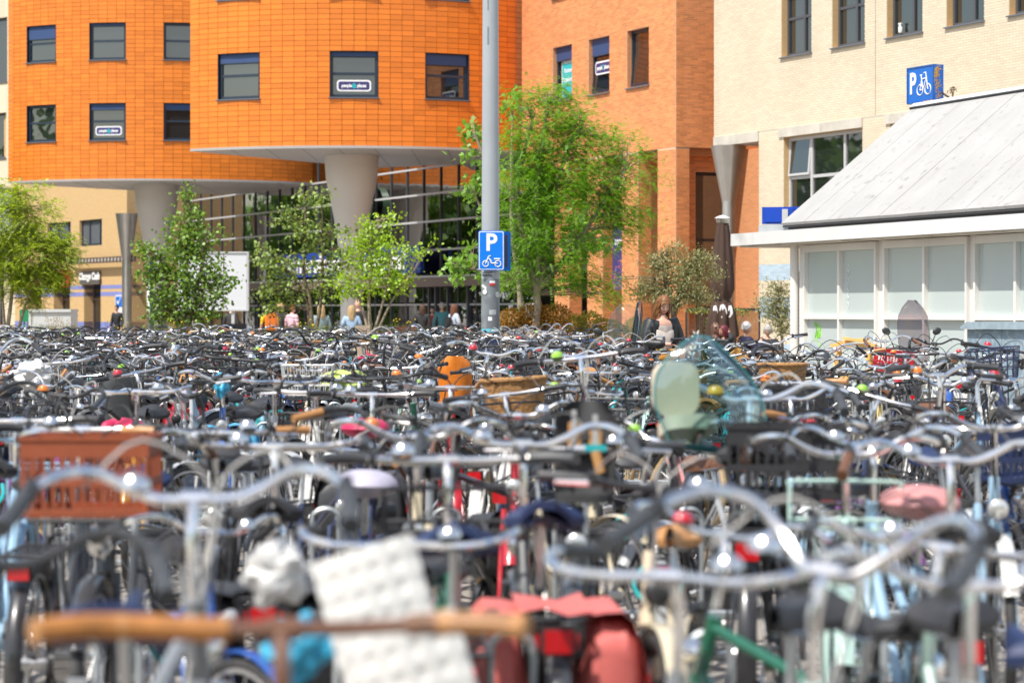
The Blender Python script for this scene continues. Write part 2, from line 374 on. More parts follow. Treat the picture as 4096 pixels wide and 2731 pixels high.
def window(root, M, x0, x1, z0, z1, fm, gm=None, rec=.18, fw=.07, mv=(), mh=(), blind=0., sill=True, reveal=None, tilt=None, blindm=None, panes=True):
    """mv/mh: mullion positions as fractions. frame > pane, blind, sill"""
    gm = gm or DGLASS; mb = MB(); w, h = x1-x0, z1-z0; y0, y1 = rec-.05, rec+.03
    xs = [x0]+[x0+w*f for f in mv]+[x1]; zs = [z0]+[z0+h*f for f in mh]+[z1]
    if reveal:
        t = .012
        for q in ((x0, x0+t, z0, z1), (x1-t, x1, z0, z1), (x0+t, x1-t, z0, z0+t), (x0+t, x1-t, z1-t, z1)):
            mb.box(q[0], q[1], .0, rec+.04, q[2], q[3], 1, M)
    g = .013
    mb.box(x0+g, x0+fw, y0, y1, z0+g, z1-g, 0, M); mb.box(x1-fw, x1-g, y0, y1, z0+g, z1-g, 0, M)
    mb.box(x0+fw, x1-fw, y0, y1, z0+g, z0+fw, 0, M); mb.box(x0+fw, x1-fw, y0, y1, z1-fw, z1-g, 0, M)
    for x in xs[1:-1]: mb.box(x-fw/2, x+fw/2, y0+.004, y1, z0+fw, z1-fw, 0, M)
    for z in zs[1:-1]:
        for a, b in zip(xs, xs[1:]): mb.box(a+fw*.5+.01, b-fw*.5-.01, y0+.008, y1, z-fw*.4, z+fw*.4, 0, M)
    wo = mb.build('window', [fm, reveal or fm], root, smooth=False)
    for i, (a, b) in enumerate(zip(xs, xs[1:])):
        for j, (c, d) in enumerate(zip(zs, zs[1:])):
            if panes: MB().box(a+fw*.4, b-fw*.4, rec, rec+.012, c+fw*.4, d-fw*.4, 0, M).build('pane', gm, wo, smooth=False)
    if blind: MB().box(x0+fw*.55, x1-fw*.55, rec-.085, rec-.06, z1-h*blind, z1-.02, 0, M).box(x0+fw*.5, x1-fw*.5, rec-.09, rec-.055, z1-h*blind-.03, z1-h*blind, 1, M).build('blind', [blindm or BLIND, fm], wo, smooth=False)
    if sill: MB().box(x0-.04, x1+.04, -.07, rec-.055, z0-.035, z0-.002, 0, M).build('sill', SILL, wo, smooth=False)
    if tilt is not None:
        i, j = tilt; a, b = xs[i], xs[i+1]; c, d = zs[j], zs[j+1]; e = .05
        T = M @ Matrix.Translation((0, y0-.012, c)) @ Matrix.Rotation(radians(-5), 4, 'X')
        m2 = MB(); hh = d-c
        for q in ((a+e, a+e+.06, e, hh-e), (b-e-.06, b-e, e, hh-e), (a+e+.06, b-e-.06, e, e+.06), (a+e+.06, b-e-.06, hh-e-.06, hh-e)): m2.box(q[0], q[1], -.05, 0, q[2], q[3], 0, T)
        m2.box(a+e+.05, b-e-.05, -.03, -.02, e+.05, hh-e-.05, 1, T)
        m2.build('casement', [fm, gm], wo, smooth=False)
    return wo

FONT = None
def txt(body, size, mt, parent, M, ext=.004, bold=.0, align='CENTER', name='lettering', sx=1.):
    cu = bpy.data.curves.new('t', 'FONT'); cu.body = body; cu.size = size; cu.extrude = ext; cu.offset = bold
    cu.align_x = align; cu.align_y = 'CENTER'; cu.resolution_u = 3
    o = bpy.data.objects.new('t', cu); C.objects.link(o); dg = bpy.context.evaluated_depsgraph_get()
    me = bpy.data.meshes.new_from_object(o.evaluated_get(dg)); bpy.data.objects.remove(o); bpy.data.curves.remove(cu)
    me.name = name; me.materials.clear(); me.materials.append(mt)
    r = bpy.data.objects.new(name, me); link(r, parent)
    # text lies in xy facing +z; stand it up facing -y of the frame
    r.matrix_local = M @ Matrix.Rotation(pi/2, 4, 'X') @ Matrix.Diagonal((sx, 1, 1, 1)); return r
def roundrect(w, h, r, n=5):
    out = []
    for cx, cy, a0 in ((w/2-r, h/2-r, 0), (-w/2+r, h/2-r, 90), (-w/2+r, -h/2+r, 180), (w/2-r, -h/2+r, 270)):
        for k in range(n+1):
            a = radians(a0+90*k/n); out.append((cx+r*cos(a), cy+r*sin(a)))
    return out
RX = Matrix.Rotation(pi/2, 4, 'X')
def plate(mb, w, h, r, t, M, m=0):
    """rounded plate standing in the wall frame, front at y=-t"""
    mb.prism(roundrect(w, h, r), t, m, M @ RX); return mb
def at(M, x, z, y=0): return M @ Matrix.Translation((x, y, z))

def people_places(parent, M, w, h, crop=None):
    mb = MB(); plate(mb, w, h, h*.28, .004, M, 0); plate(mb, w-.09*w, h-.09*w, h*.2, .007, M, 1)
    o = mb.build('window_sign', [SIGNWHITE, NAVYPRINT], parent, smooth=False)
    s = h*.42
    txt('people', s, SIGNWHITE, parent, at(M, -w*.215, 0, -.010), .002, .006, sx=.78)
    txt('@', s, TEALPRINT, parent, at(M, .0, 0, -.010), .002, .012, sx=.85)
    txt('places', s, SIGNWHITE, parent, at(M, w*.225, 0, -.010), .002, .006, sx=.78)
    return o

# ------------------------------------------------------------------ the two orange drums
def drum(label, cx, cy, R, t0, t1, z0, rows, rh, wins, wz, back, name='tiled_building', group=None, tw=.377):
    root = thing(name, label, 'building', (cx, cy, 0), 0, group)
    n = round((t1-t0)*R/tw); dt = (t1-t0)/n
    def pt(th, r): return (r*sin(th), -r*cos(th))
    # body behind the tiles
    out = [pt(t0+dt*i, R-.20) for i in range(n+1)]+[(x-cx, y-cy) for x, y in back]
    MB().prism(out, rows*rh-.06, 0, Matrix.Translation((0, 0, z0+.03))).build('wall', TILE_BACK, root, smooth=False)
    out2 = [pt(t0+dt*i, R+.01) for i in range(n+1)]+[(x-cx, y-cy) for x, y in back]
    sb = MB().prism(out2, .08, 0, Matrix.Translation((0, 0, z0-.06)))
    so_ = sb.build('soffit', SOFFIT, root, smooth=False)
    for k in range(14):                                   # lining boards of the soffit
        x = -R+k*1.15
        ys = [p for p in out2 if abs(p[0]-x) < 1.2]
        if len(ys) > 1:
            ya, yb = min(p[1] for p in ys)+.4, max(p[1] for p in ys)-.3
            if yb > ya: MB().box(x-.01, x+.01, ya, yb, z0-.064, z0-.0605).build('joint', DGREY, so_, smooth=False)
    wc = []                                               # window columns
    for th, spec in wins:
        c0 = round((th-t0)/dt-2); wc.append((c0, c0+4, spec))
    def in_win(c, r):
        for c0, c1, spec in wc:
            if c0 <= c < c1:
                for (ra, rb) in wz:
                    if ra <= r < rb: return True
        return False
    g = .006; tiles = []
    for r in range(rows):
        for c in range(n):
            if not in_win(c, r): tiles.append((c, r))
    def key(tc):
        th = t0+dt*(tc[0]+.5); x, y = pt(th, R); return y+abs(th)*.5+abs(tc[1]-12)*.02
    tiles.sort(key=key)
    w = tw*.5-g; hh = rh*.5-g
    w = R*dt*.5-g
    td = MB().box(-w, w, 0, .04, -hh, hh).data('tile', ORANGE_TILE, False)
    for c, r in tiles[:300]:
        th = t0+dt*(c+.5); x, y = pt(th, R); o = bpy.data.objects.new('tile', td); o.parent = root; C.objects.link(o)
        o.location = (x, y, z0+rh*(r+.5)); o.rotation_euler = (random.uniform(-.004, .004), 0, th+random.uniform(-.004, .004))
    mb = MB()
    for c, r in tiles[300:]:
        th = t0+dt*(c+.5); x, y = pt(th, R)
        mb.box(-w, w, 0, .04, -hh, hh, 0, Matrix.Translation((x, y, z0+rh*(r+.5))) @ Matrix.Rotation(th+random.uniform(-.004, .004), 4, 'Z'), skip=('k',))
    tag(mb.build('tiling', ORANGE_TILE, root, smooth=False), kind='stuff')
    for c0, c1, spec in wc:
        th = t0+dt*(c0+c1)/2; hw = R*math.tan(dt*2); Rm = R*cos(dt*2)
        x, y = pt(th, Rm+.012); M = Matrix.Translation((x, y, 0)) @ Matrix.Rotation(th, 4, 'Z')
        for (ra, rb), sp in zip(wz, spec):
            za, zb = z0+ra*rh, z0+rb*rh; zt = min(zb, z0+rows*rh)
            wo = window(root, M, -hw+.01, hw-.01, za+.04, zt-.01, NAVY, rec=.17, fw=.10, mh=(.52,), blind=sp.get('blind', 0), reveal=NAVY)
            if sp.get('sign'): people_places(wo, at(M, 0, za+.42, .16), 1.08, .36)
            for bx, bz in sp.get('bulbs', ()):
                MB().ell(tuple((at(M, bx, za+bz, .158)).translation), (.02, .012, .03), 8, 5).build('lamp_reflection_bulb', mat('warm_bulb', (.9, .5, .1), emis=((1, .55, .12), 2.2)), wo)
    return root
drum('near orange tiled drum above a grey flared column, name sticker in its middle window', -5.54, 84.2, 8.0, radians(-37), radians(50.5), 6.75, 31, .1667,
     [(radians(-23.6), [{'blind': .2}, {}]), (radians(2.9), [{'blind': .1, 'sign': 1}, {}]), (radians(26.4), [{'blind': .24}, {}])],
     [(9, 18), (28, 37)], [(1.3, 84.5), (-.6, 84.2), (-2.57, 85.1), (-4.76, 86.7), (-6.3, 84.6), (-8.0, 81.6)], group='orange tiled drums of the station')
drum('farther orange tiled drum at the left, with two rows of windows above a shiny soffit', -14.65, 103.7, 8.5, radians(-41.5), radians(54), 6.75, 44, .1667,
     [(radians(-28.5), [{}, {'blind': .36}]), (radians(-8.3), [{'blind': .16, 'sign': 1}, {'blind': .07}]), (radians(12.3), [{'blind': .17}, {}]), (radians(33), [{}, {}])],
     [(9, 18), (28, 37)], [(-7.6, 99.6), (-8.6, 102.5), (-12.9, 106.5), (-16.4, 102.6), (-19.3, 98.8)], group='orange tiled drums of the station')

def flared(label, X, Y, k=1., r0=.9):
    pr = [(.37, 0), (.37, 1.6), (.385, 2.6), (.42, 3.4), (.50, 4.1), (.60, 4.7), (.72, 5.3), (.82, 5.75), (.86, 6.0), (.885, 6.35), (.90, 6.69)]
    r = thing('flared_column', label, 'column', (X, Y, 0), 0, 'grey flared columns under the drums')
    MB().lathe(pr, 40).build('shaft', CONC, r, angle=60)
    MB().lathe([(.385, 0), (.385, 1.2)], 40).build('plinth', mat('column_foot', (.40, .37, .35), .7, var=.1), r)
    return r
flared('grey flared column under the near orange drum, between the two middle trees', -5.32, 80.2)
flared('grey flared column under the farther drum, behind the conical green tree', -14.55, 99.0)

# ------------------------------------------------------------------ glass hall
gO, gu = (-.97, 82.8), Vector((.418, -.908))
hall = thing('glass_hall', 'dark glass station hall with a long blue name board and brown entrance canopy', 'building', (gO[0], gO[1], 0), atan2(gu.y, gu.x))
def gx(px): return wall_x(px, gO, gu)
HX0, HX1 = -34., 4.2
mb = MB(); tz = [2.80, 3.75, 4.78, 5.77, 6.72, 8.2]
for z in tz: mb.box(HX0, HX1, -.06, .06, z-.035, z+.035, 0)
mb.build('transom', LGREY, hall, smooth=False)
mb = MB(); mb.box(HX0, HX1, -.05, .05, 1.76, 1.82); mb.build('door_rail', LGREY, hall, smooth=False)
x = HX1; k = 0
while x > HX0:
    MB().box(x-.025, x+.025, -.055, .055, 0, 8.2).build('mullion', DGREY, hall, smooth=False)
    for a, b in zip([0]+tz[:-1], tz):
        if a == 0:
            MB().box(x-1.555, x-.025, -.006, .006, .02, 1.75).build('pane', HALLGLASS, hall, smooth=False); a = 1.83
            if b == 2.80: b = 2.42
        MB().box(x-1.555, x-.025, -.006, .006, a+.036, b-.036).build('pane', HALLGLASS, hall, smooth=False)
    x -= 1.58
MB().box(HX0, HX1-.3, -.9, -.07, 2.42, 2.78).box(HX0, HX1-.3, -.93, -.90, 2.74, 2.80, 1).build('canopy', [BROWNFASC, LGREY], hall, smooth=False)
MB().box(HX0, HX1, 8, 8.2, 0, 8.4).box(HX0, HX1, .2, 8, 8.2, 8.4).box(HX0-.2, HX0, 0, 8, 0, 8.4).build('back_wall', mat('hall_inside', (.42, .41, .39), .9), hall, smooth=False)
MB().box(HX0, HX1, .1, 8, .004, .01).build('floor', mat('hall_floor', (.48, .47, .45), .4), hall, smooth=False)
MB().box(HX0, HX1, .5, 8, 2.9, 3.05).build('gallery', mat('hall_gallery', (.40, .38, .36), .7), hall, smooth=False)
blu = mat('hall_blue', (.012, .05, .42), .3)
for px in (905, 1185, 1325, 1550, 1675):
    xx = gx(px)-.5; MB().box(xx-.35, xx+.35, .35, .9, 0, 1.72).build('blue_panel', blu, hall, smooth=False)
for px in (985, 1240, 1430, 1620):
    xx = gx(px)-.9; mb = MB(); mb.box(xx-.25, xx+.25, 1.2, 1.9, 0, 1.25).build('ticket_gate', mat('gate_grey', (.35, .42, .42), .4), hall, smooth=False)
for px in (1040, 1060, 1725, 1752, 1800, 1880):
    xx = gx(px); MB().box(xx-.06, xx+.06, -.12, .1, 0, 2.42).build('door_post', DGREY, hall, smooth=False)
MB().box(gx(1000), gx(1050), 1.2, 1.4, 0, 2.4).build('brown_panel', mat('inside_brown', (.30, .10, .05), .7), hall, smooth=False)
MB().box(gx(1850), gx(1900), 1.0, 1.4, 0, 1.7).build('yellow_machine', mat('machine_yellow', (.72, .42, .02), .5), hall, smooth=False)
# hanging art behind the upper panes: big coloured shapes
art = MB(); T0 = Matrix.Translation((gx(1295), 1.5, 5.6))
art.ell((gx(1295), 1.6, 6.1), (1.1, .1, .75), 14, 8, 0); art.ell((gx(1310), 1.45, 5.2), (.9, .1, .55), 12, 8, 1); art.ell((gx(1270), 1.5, 4.6), (.9, .1, .3), 12, 8, 2)
art.build('hanging_shapes', [mat('art_maroon', (.25, .02, .04), .6), mat('art_orange', (.75, .22, .01), .6), mat('art_green', (.03, .25, .05), .6)], hall)
sgn = thing('station_sign', 'long blue station name board with white letters over the hall entrance, behind two trees', 'sign', (0, 0, 0))
sgn.matrix_world = hall.matrix_basis @ Matrix.Translation(((gx(1165)+gx(1745))/2, -.55, 3.4))
Lw = gx(1745)-gx(1165)
MB().box(-Lw/2, Lw/2, -.08, .08, -.48, .48).box(-Lw/2+2, -Lw/2+2.1, .08, .5, -.1, .1).box(Lw/2-2.1, Lw/2-2, .08, .5, -.1, .1).build('board', mat('sign_deep_blue', (.006, .045, .30), .4), sgn, smooth=False)
txt('Amersfoort Centraal', .98, SIGNWHITE, sgn, at(I4, -.2, 0, -.10), .02, .03, sx=1.58)
clk = thing('station_clock', 'round white clock with a green rim on the glass hall, beside the column', 'clock', (0, 0, 0))
clk.matrix_world = hall.matrix_basis @ Matrix.Translation((gx(1487), -.35, 5.6))
mb = MB(); Rr = Matrix.Rotation(pi/2, 4, 'X')
mb.lathe([(.60, -.16), (.66, -.14), (.66, .14), (.60, .16)], 40, 0, Rr); mb.build('rim', mat('clock_rim', (.09, .17, .10), .4), clk)
MB().lathe([(.585, .161), (.585, .168)], 40, 0, Rr).build('dial', SIGNWHITE, clk)
mb = MB()
for k in range(12):
    T = Rr @ Matrix.Rotation(k*pi/6, 4, 'Z'); mb.box(-.015, .015, .46 if k % 3 else .42, .55, .169, .173, 0, T)
mb.build('hour_mark', BLACKTRIM, clk, smooth=False)
for a, l, w in ((215, .34, .03), (20, .50, .022)):
    MB().box(-w, w, -.08, l, .175, .182, 0, Rr @ Matrix.Rotation(radians(-a), 4, 'Z')).build('hand', BLACKTRIM, clk, smooth=False)
MB().box(-.05, .05, .1, .33, -.05, .05).build('bracket', DGREY, clk, smooth=False)

# ------------------------------------------------------------------ orange brick tower
tO, tu = (4.67, 69.0), Vector((.418, -.908)); tv = Vector((.908, .418))
tower = thing('brick_building', 'orange brick tower with three windows above a row of brick piers', 'building', (tO[0], tO[1], 0), atan2(tu.y, tu.x))
def tx(px): return wall_x(px, tO, tu)
def txv(px): return wall_x(px, tO, tv)
MF = Matrix(); Wl = tx(2120)
MS = Matrix.Rotation(pi/2, 4, 'Z')                       # right-hand face: its x runs away from the corner
ZA, ZT = 6.24, 12.2
ww = [(tx(2211), tx(2288), 8.15, 9.85), (tx(2354), tx(2438), 8.15, 9.85), (tx(2508), tx(2596), 8.15, 9.85), (tx(2211), tx(2288), 11.38, 12.3)]
brick_wall(tower, MF, Wl-.6, 0, ZA, ZT, ww, O_BRICK, O_MORT, O_BRICKT, nparts=200, key=lambda b: abs(b[2]-8.6)-b[0]*.3)
brick_wall(tower, MS, .02, 5.2, ZA, ZT, [], O_BRICK, O_MORT, None, nparts=100, key=lambda b: abs(b[2]-8.6)+b[0]*.6)
for i, (a, b, c, d) in enumerate(ww):
    wo = window(tower, MF, a, b, c, min(d, ZT), NAVY, rec=.2, fw=.09, blind=(.25, .30, 0, 0)[i], tilt=(0, 0) if i in (1, 2) else None, panes=True)
    if i == 0:
        mb = MB(); plate(mb, 1.05, 1.3, .2, .004, at(MF, (a+b)/2+.12, c+.72, .188), 0); plate(mb, .98, 1.23, .17, .006, at(MF, (a+b)/2+.12, c+.72, .188), 1)
        mb.build('window_sign', [SIGNWHITE, TEALPRINT], wo, smooth=False)
        for t_, zz in (('Flexwerken', .5), ('Kantoren', .22), ('Vergaderzalen', -.06)): txt(t_, .2, SIGNWHITE, wo, at(MF, (a+b)/2+.1, c+.72+zz, .178), .002, .003, sx=.8)
    if i == 1: people_places(wo, at(MF, (a+b)/2+.2, c+.78, .05), 1.05, .40)
# piers of the arcade
piers = [(-1.08, 0), (-3.33, -2.31), (-5.64, -4.62), (-7.95, -6.93)]
for a, b in piers:
    brick_wall(tower, MF, a, b, 0, ZA-.005, [], O_BRICK, O_MORT, None, depth=.45)
    brick_wall(tower, MF @ Matrix.Translation((b, 0, 0)) @ MS, .02, .45, 0, ZA-.005, [], O_BRICK, O_MORT, None, depth=.2)
MB().box(Wl-.6, 5.0, 2.4, 2.7, 0, ZA).build('recess_wall', O_BRICKT, tower, smooth=False)
MB().box(Wl-.6, -.46, .46, 2.39, ZA-.2, ZA-.01).build('arcade_ceiling', O_BRICKT, tower, smooth=False)
brick_wall(tower, MS @ Matrix.Translation((0, .02, 0)), 4.55, 5.2, 0, ZA-.005, [], O_BRICK, O_MORT, None, depth=.4)
mb = MB()
MR = MS @ Matrix.Translation((0, .75, 0))                # recessed windows behind the right-hand arcade
ro = [(txv(2790)+.35, txv(2790)+1.45, .4, 5.6), (txv(2790)+2.35, txv(2790)+3.35, .4, 5.6)]
brick_wall(tower, MR, .45, 5.2, 0, ZA+.4, ro, O_BRICK, O_MORT, O_BRICKT, depth=.35)
for a, b, c, d in ro: window(tower, MR, a, b, c, d, BLACKTRIM, rec=.2, fw=.1, mh=(.24, .62), sill=False, blind=.0)
bn = thing('hanging_banner', 'dark purple banner with white lettering between two brick piers', 'banner', (0, 0, 0))
bn.matrix_world = tower.matrix_basis @ Matrix.Translation((tx(2462), .25, 3.15))
MB().box(-.62, .62, -.03, .03, -.95, .95).build('panel', NAVYPRINT, bn, smooth=False)
txt('people', .34, SIGNWHITE, bn, at(I4, -.26, .50, -.034), .002, .006, sx=.8); txt('@', .34, TEALPRINT, bn, at(I4, .2, .50, -.034), .002, .012)
txt('pla', .34, SIGNWHITE, bn, at(I4, .46, .50, -.034), .002, .006, sx=.8)
txt('good places, excellent people', .10, SIGNWHITE, bn, at(I4, 0, .26, -.034), .001, .001, sx=.85)
dots = MB(); cols = [mat('confetti_%s' % n, c, .6) for n, c in (('pink', (.6, .05, .2)), ('orange', (.7, .25, .04)), ('violet', (.25, .08, .4)), ('cyan', (.05, .3, .5)))]
for k in range(150):
    x = random.uniform(-.58, .58); z = -.92+random.random()**1.4*(.95-.8*abs(x+.1))
    a = random.uniform(.012, .028); dots.box(x-a, x+a, -.034, -.0305, z-a, z+a, random.randrange(4))
tag(dots.build('printed_confetti', cols, bn, smooth=False), kind='stuff')

# ------------------------------------------------------------------ cream brick office building at the right
cO, cu = (5.66, 67.7), Vector((.418, -.908))
cream = thing('cream_building', 'cream brick office block with grey framed windows at the right', 'building', (cO[0], cO[1], 0), atan2(cu.y, cu.x))
def cx_(px): return wall_x(px, cO, cu)
CX1 = cx_(4200); CB = cx_(3036)
cw = [(cx_(a), cx_(b), 8.30, 10.7) for a, b in ((3126, 3246), (3329, 3459), (3547, 3690), (3786, 3936), (4036, 4190))]
lw = [(cx_(3135), cx_(3450), 3.9, 6.17), (cx_(3560), cx_(3960), 3.9, 6.17)]
lint = [(cx_(3118), cx_(3452), 6.17, 6.42), (cx_(3545), cx_(3990), 6.17, 6.42)]
gd = [(cx_(3150)+.2, cx_(3150)+1.4, 0, 2.6)]
brick_wall(cream, MF, .0, CX1, 6.42, 10.9, cw, B_BRICK, B_MORT, B_BRICKT, nparts=240, key=lambda b: abs(b[2]-7.4)-b[0]*.12)
brick_wall(cream, MF, CB, CX1, 0, 6.42, lw+lint+gd, B_BRICK, B_MORT, B_BRICKT, nparts=60, key=lambda b: abs(b[2]-5.6)+b[0]*.2, bands=((2.35, 2.80), (1.35, 1.95), (.1, .7)))
brick_wall(cream, Matrix.Translation((CB-.004, 0, 0)) @ Matrix.Rotation(-pi/2, 4, 'Z'), -5, 0, 0, 6.15, [], B_BRICK, B_MORT)
brick_wall(cream, Matrix.Translation((-.004, 0, 0)) @ Matrix.Rotation(-pi/2, 4, 'Z'), -6, 0, 6.42, 10.9, [], B_BRICK, B_MORT)
MB().box(0.002, CB-.01, -.03, .34, 6.15, 6.418).box(0.002, CB-.01, .36, 6, 6.2, 6.40, 0).build('edge_beam', CONCRETE, cream, smooth=False)
for a, b, c, d in lint: MB().box(a, b, -.05, .28, c+.002, d-.003).build('lintel', CONCRETE, cream, smooth=False)
for i, (a, b, c, d) in enumerate(cw):
    window(cream, MF, a, b, c, d, DGREY, rec=.22, fw=.09, mv=(.58,), mh=(.42,), blind=.31 if i == 0 else 0)
for i, (a, b, c, d) in enumerate(lw):
    window(cream, MF, a, b, c, d, LGREY, rec=.2, fw=.10, mv=(.30, .72), mh=(.52,), tilt=(0, 1) if i == 0 else None)
for a, b, c, d in gd: window(cream, MF, a, b, c, d, NAVY, rec=.2, fw=.1, sill=False)
xj = cx_(3502)
MB().box(xj-.012, xj+.012, -.0065, .01, 6.43, 10.9).build('movement_joint', mat('joint_brown', (.30, .24, .17), .9), cream, smooth=False)
bo = thing('spray_bottle', 'white spray bottle on the sill behind the third upper window of the cream block', 'bottle', (0, 0, 0))
bo.matrix_world = cream.matrix_basis @ Matrix.Translation((cw[2][0]+.42, .12, cw[2][2]+.10))
MB().lathe([(.05, 0), (.055, .02), (.055, .12), (.02, .17), (.02, .2)], 12).build('bottle_body', WHITEG, bo); MB().box(-.07, .04, -.02, .02, .2, .24).box(-.07, -.05, -.01, .01, .14, .2).build('trigger_head', WHITEG, bo, smooth=False)
def steel_column(label, X, Y, top, r0, r1, zb):
    t = thing('steel_column', label, 'column', (X, Y, 0), 0, 'steel funnel columns at the building corners')
    MB().lathe([(r0, 0), (r0, zb)], 32).build('shaft', STEEL, t); MB().lathe([(r0, zb+.002), (r1, top)], 32).build('funnel', STEEL, t, angle=60)
    MB().lathe([(r0+.006, zb-.02), (r0+.006, zb+.02)], 32).build('collar', STEEL, t); return t
steel_column('brushed steel funnel column holding the corner of the cream block', 6.02, 67.2, 6.14, .19, .50, 4.58)
# moss tuft on the beam
# ------------------------------------------------------------------ cream buildings at the left
lO, lu = (-18.0, 113.0), Vector((.6, -1.0)).normalized()
lu = Vector((.515, -.857))
left = thing('tan_building', 'tan brick shop building behind the left tree, with violet painted bands', 'building', (lO[0], lO[1], 0), atan2(lu.y, lu.x))
def lx(px): return wall_x(px, lO, lu)
ops = [(lx(336), lx(403), 0, 3.05), (lx(215), lx(280), 0, 3.05), (lx(110), lx(165), 0, 3.05), (lx(10), lx(60), 0, 3.05), (lx(318), lx(408), 4.72, 5.98), (lx(190), lx(283), 4.72, 5.98), (lx(60), lx(150), 4.72, 5.98), (lx(70), lx(120), 8.2, 9.6), (lx(130), lx(190), 8.3, 9.6)]
mb = MB(); slab(mb, lx(-140), 0, 0, 12, ops, 0, 1.0); mb.build('wall', B_BRICKT, left, smooth=False)
MB().box(-.9, -.004, 1.02, 9, 0, 12).box(lx(-140), -.9, 1.3, 1.5, 0, 12).build('inner_wall', B_BRICKT, left, smooth=False)
mb = MB()
for za, zb in ((0, 1.05), (2.28, 2.48), (2.62, 2.80)):
    for a, b, c, d in holes(lx(-140), 0, za, zb, ops): MB().box(a, b, -.006, .9, c, d).build('painted_band', BLUEBAND, left, smooth=False)
for i, (a, b, c, d) in enumerate(ops):
    up = c > 3
    window(left, MF, a, b, c, d, NAVY if up else BROWNFASC, rec=.16 if up else .5, fw=.10, mv=(.36, .82) if up else (.5,), mh=() if up else (.7,), sill=False, gm=mat('grey_window', (.13, .14, .16), .25) if up else None)
def sign_on(root, M, name, label, cat, w, h, t, m):
    s = thing(name, label, cat); s.matrix_world = root.matrix_basis @ M
    MB().box(-w/2, w/2, -t, 0, -h/2, h/2).build('board', m, s, smooth=False); return s
a, b = lx(327), lx(406)
s = sign_on(left, at(MF, (a+b)/2, 3.16, -.02), 'shop_sign', 'grey shop sign with thick white letters over the tan building door', 'sign', b-a-.05, .62, .1, mat('sign_grey', (.11, .10, .09), .6))
txt('Change Cash', .46, SIGNWHITE, s, at(MF, .05, .06, -.115), .01, .02, sx=1.1)
for pa, pb, wd in ((205, 282, 'right of two'), (100, 166, 'left of two')):
    a, b = lx(pa), lx(pb); s = sign_on(left, at(MF, (a+b)/2, 3.15, -.02), 'shop_sign', 'red shop fascia behind the leaves of the left tree, %s red ones' % wd, 'sign', b-a, .8, .1, RED)
s = sign_on(left, at(MF, -.75, 1.75, -.01), 'notice_board', 'small blue and white notice with a tick on the tan pier', 'sign', .95, 1.1, .08, SIGNWHITE)
MB().box(-.42, .42, -.085, -.081, .0, .5).build('blue_field', SIGNBLUE, s, smooth=False)
MB().tube([(-.2, -.09, .27), (-.05, -.09, .14), (.22, -.09, .44)], .03, 6).build('tick_mark', SIGNWHITE, s)
steel_column('brushed steel funnel column at the tan shop corner, behind the conical green tree', -17.75, 111.4, 6.05, .22, .52, 3.9)
bm = thing('perforated_beam', 'dark perforated steel beam across the tan shop front', 'beam', (0, 0, 0)); bm.matrix_world = left.matrix_basis @ Matrix.Translation((0, -.35, 3.98))
MB().box(lx(303), 1.9, -.05, .05, -.14, .14).box(lx(303)+.5, lx(303)+.6, .05, .35, -.05, .05).build('web', mat('rust_steel', (.14, .10, .08), .6, metal=.3), bm, smooth=False)
mb = MB(); x = lx(303)+.3
while x < 1.7: mb.lathe([(.085, 0), (.085, .012)], 12, 0, Matrix.Translation((x, -.05, 0)) @ Matrix.Rotation(pi/2, 4, 'X')); x += .42
tag(mb.build('perforation', mat('hole_light', (.5, .47, .42), .8), bm, smooth=False), kind='stuff')
# recess right of the tan corner: dark shop front, then an orange brick building
rb = thing('brick_building', 'orange brick building behind the left flared column and conical green tree', 'building', (-11.2, 112.0, 0), atan2(-.62, .78))
rO, ru = (-11.2, 112.0), Vector((.78, -.62)).normalized()
def rx(px): return wall_x(px, rO, ru)
ro2 = [(rx(670), rx(705), 3.9, 5.6), (rx(725), rx(750), 3.9, 5.6), (rx(810), rx(835), 3.9, 5.6), (rx(590), rx(640), 0, 3.0)]
mb = MB(); slab(mb, rx(555), rx(885), 0, 7.6, ro2, 0, .5); mb.build('wall', O_BRICKT, rb, smooth=False)
MB().box(rx(885)-.3, rx(885), .52, 5, 0, 7.6).build('side_wall', O_BRICKT, rb, smooth=False)
for a, b, c, d in ro2: window(rb, MF, a, b, c, d, NAVY, rec=.2, fw=.08, sill=False)
sf = thing('shop_building', 'dark shop front in the shade between the steel column and orange brick pier', 'shop', (-17.6, 116.0, 0), radians(-8))
mb = MB(); mb.box(-.5, 5.5, 0, .2, 0, 3.4).build('glazing', DGLASS, sf, smooth=False)
MB().box(-.5, 5.5, -.1, .3, 3.42, 6.2).build('fascia', DARK, sf, smooth=False)
for x in (0, 1.2, 2.4, 3.6, 4.8): MB().box(x-.06, x+.06, -.08, -.002, 0, 3.4).build('post', mat('front_brown', (.25, .10, .03), .7), sf, smooth=False)
MB().box(.1, 1.1, -.14, -.01, 2.4, 3.3).build('blue_sign_panel', NAVYPRINT, sf, smooth=False); txt('ex', .4, SIGNWHITE, sf, at(MF, .75, 2.62, -.15))
fl = thing('cream_building', 'strip of cream brick building at the left edge behind the farther drum', 'building', (-27.5, 128, 0), atan2(-.7, .7))
mb = MB(); fo = [(-1.2, 1.4, 13.6, 17), (-1.1, 1.3, 9.6, 12.0), (-1.1, 1.2, 5.6, 8.0)]; slab(mb, -8, 6, 0, 18, fo, 0, .4); mb.build('wall', B_BRICK, fl, smooth=False)
for a, b, c, d in fo: window(fl, MF, a, b, c, d, DGREY, rec=.25, fw=.12, mv=(.5,))
# ------------------------------------------------------------------ white kiosk at the right
kO, ku = (4.80, 41.0), Vector((.339, -.941))
kiosk = thing('kiosk', 'white bicycle shed with a pale sloping roof and frosted windows at the right', 'kiosk', (kO[0], kO[1], 0), atan2(ku.y, ku.x))
def kx(px): return wall_x(px, kO, ku)
KX1 = kx(4300)
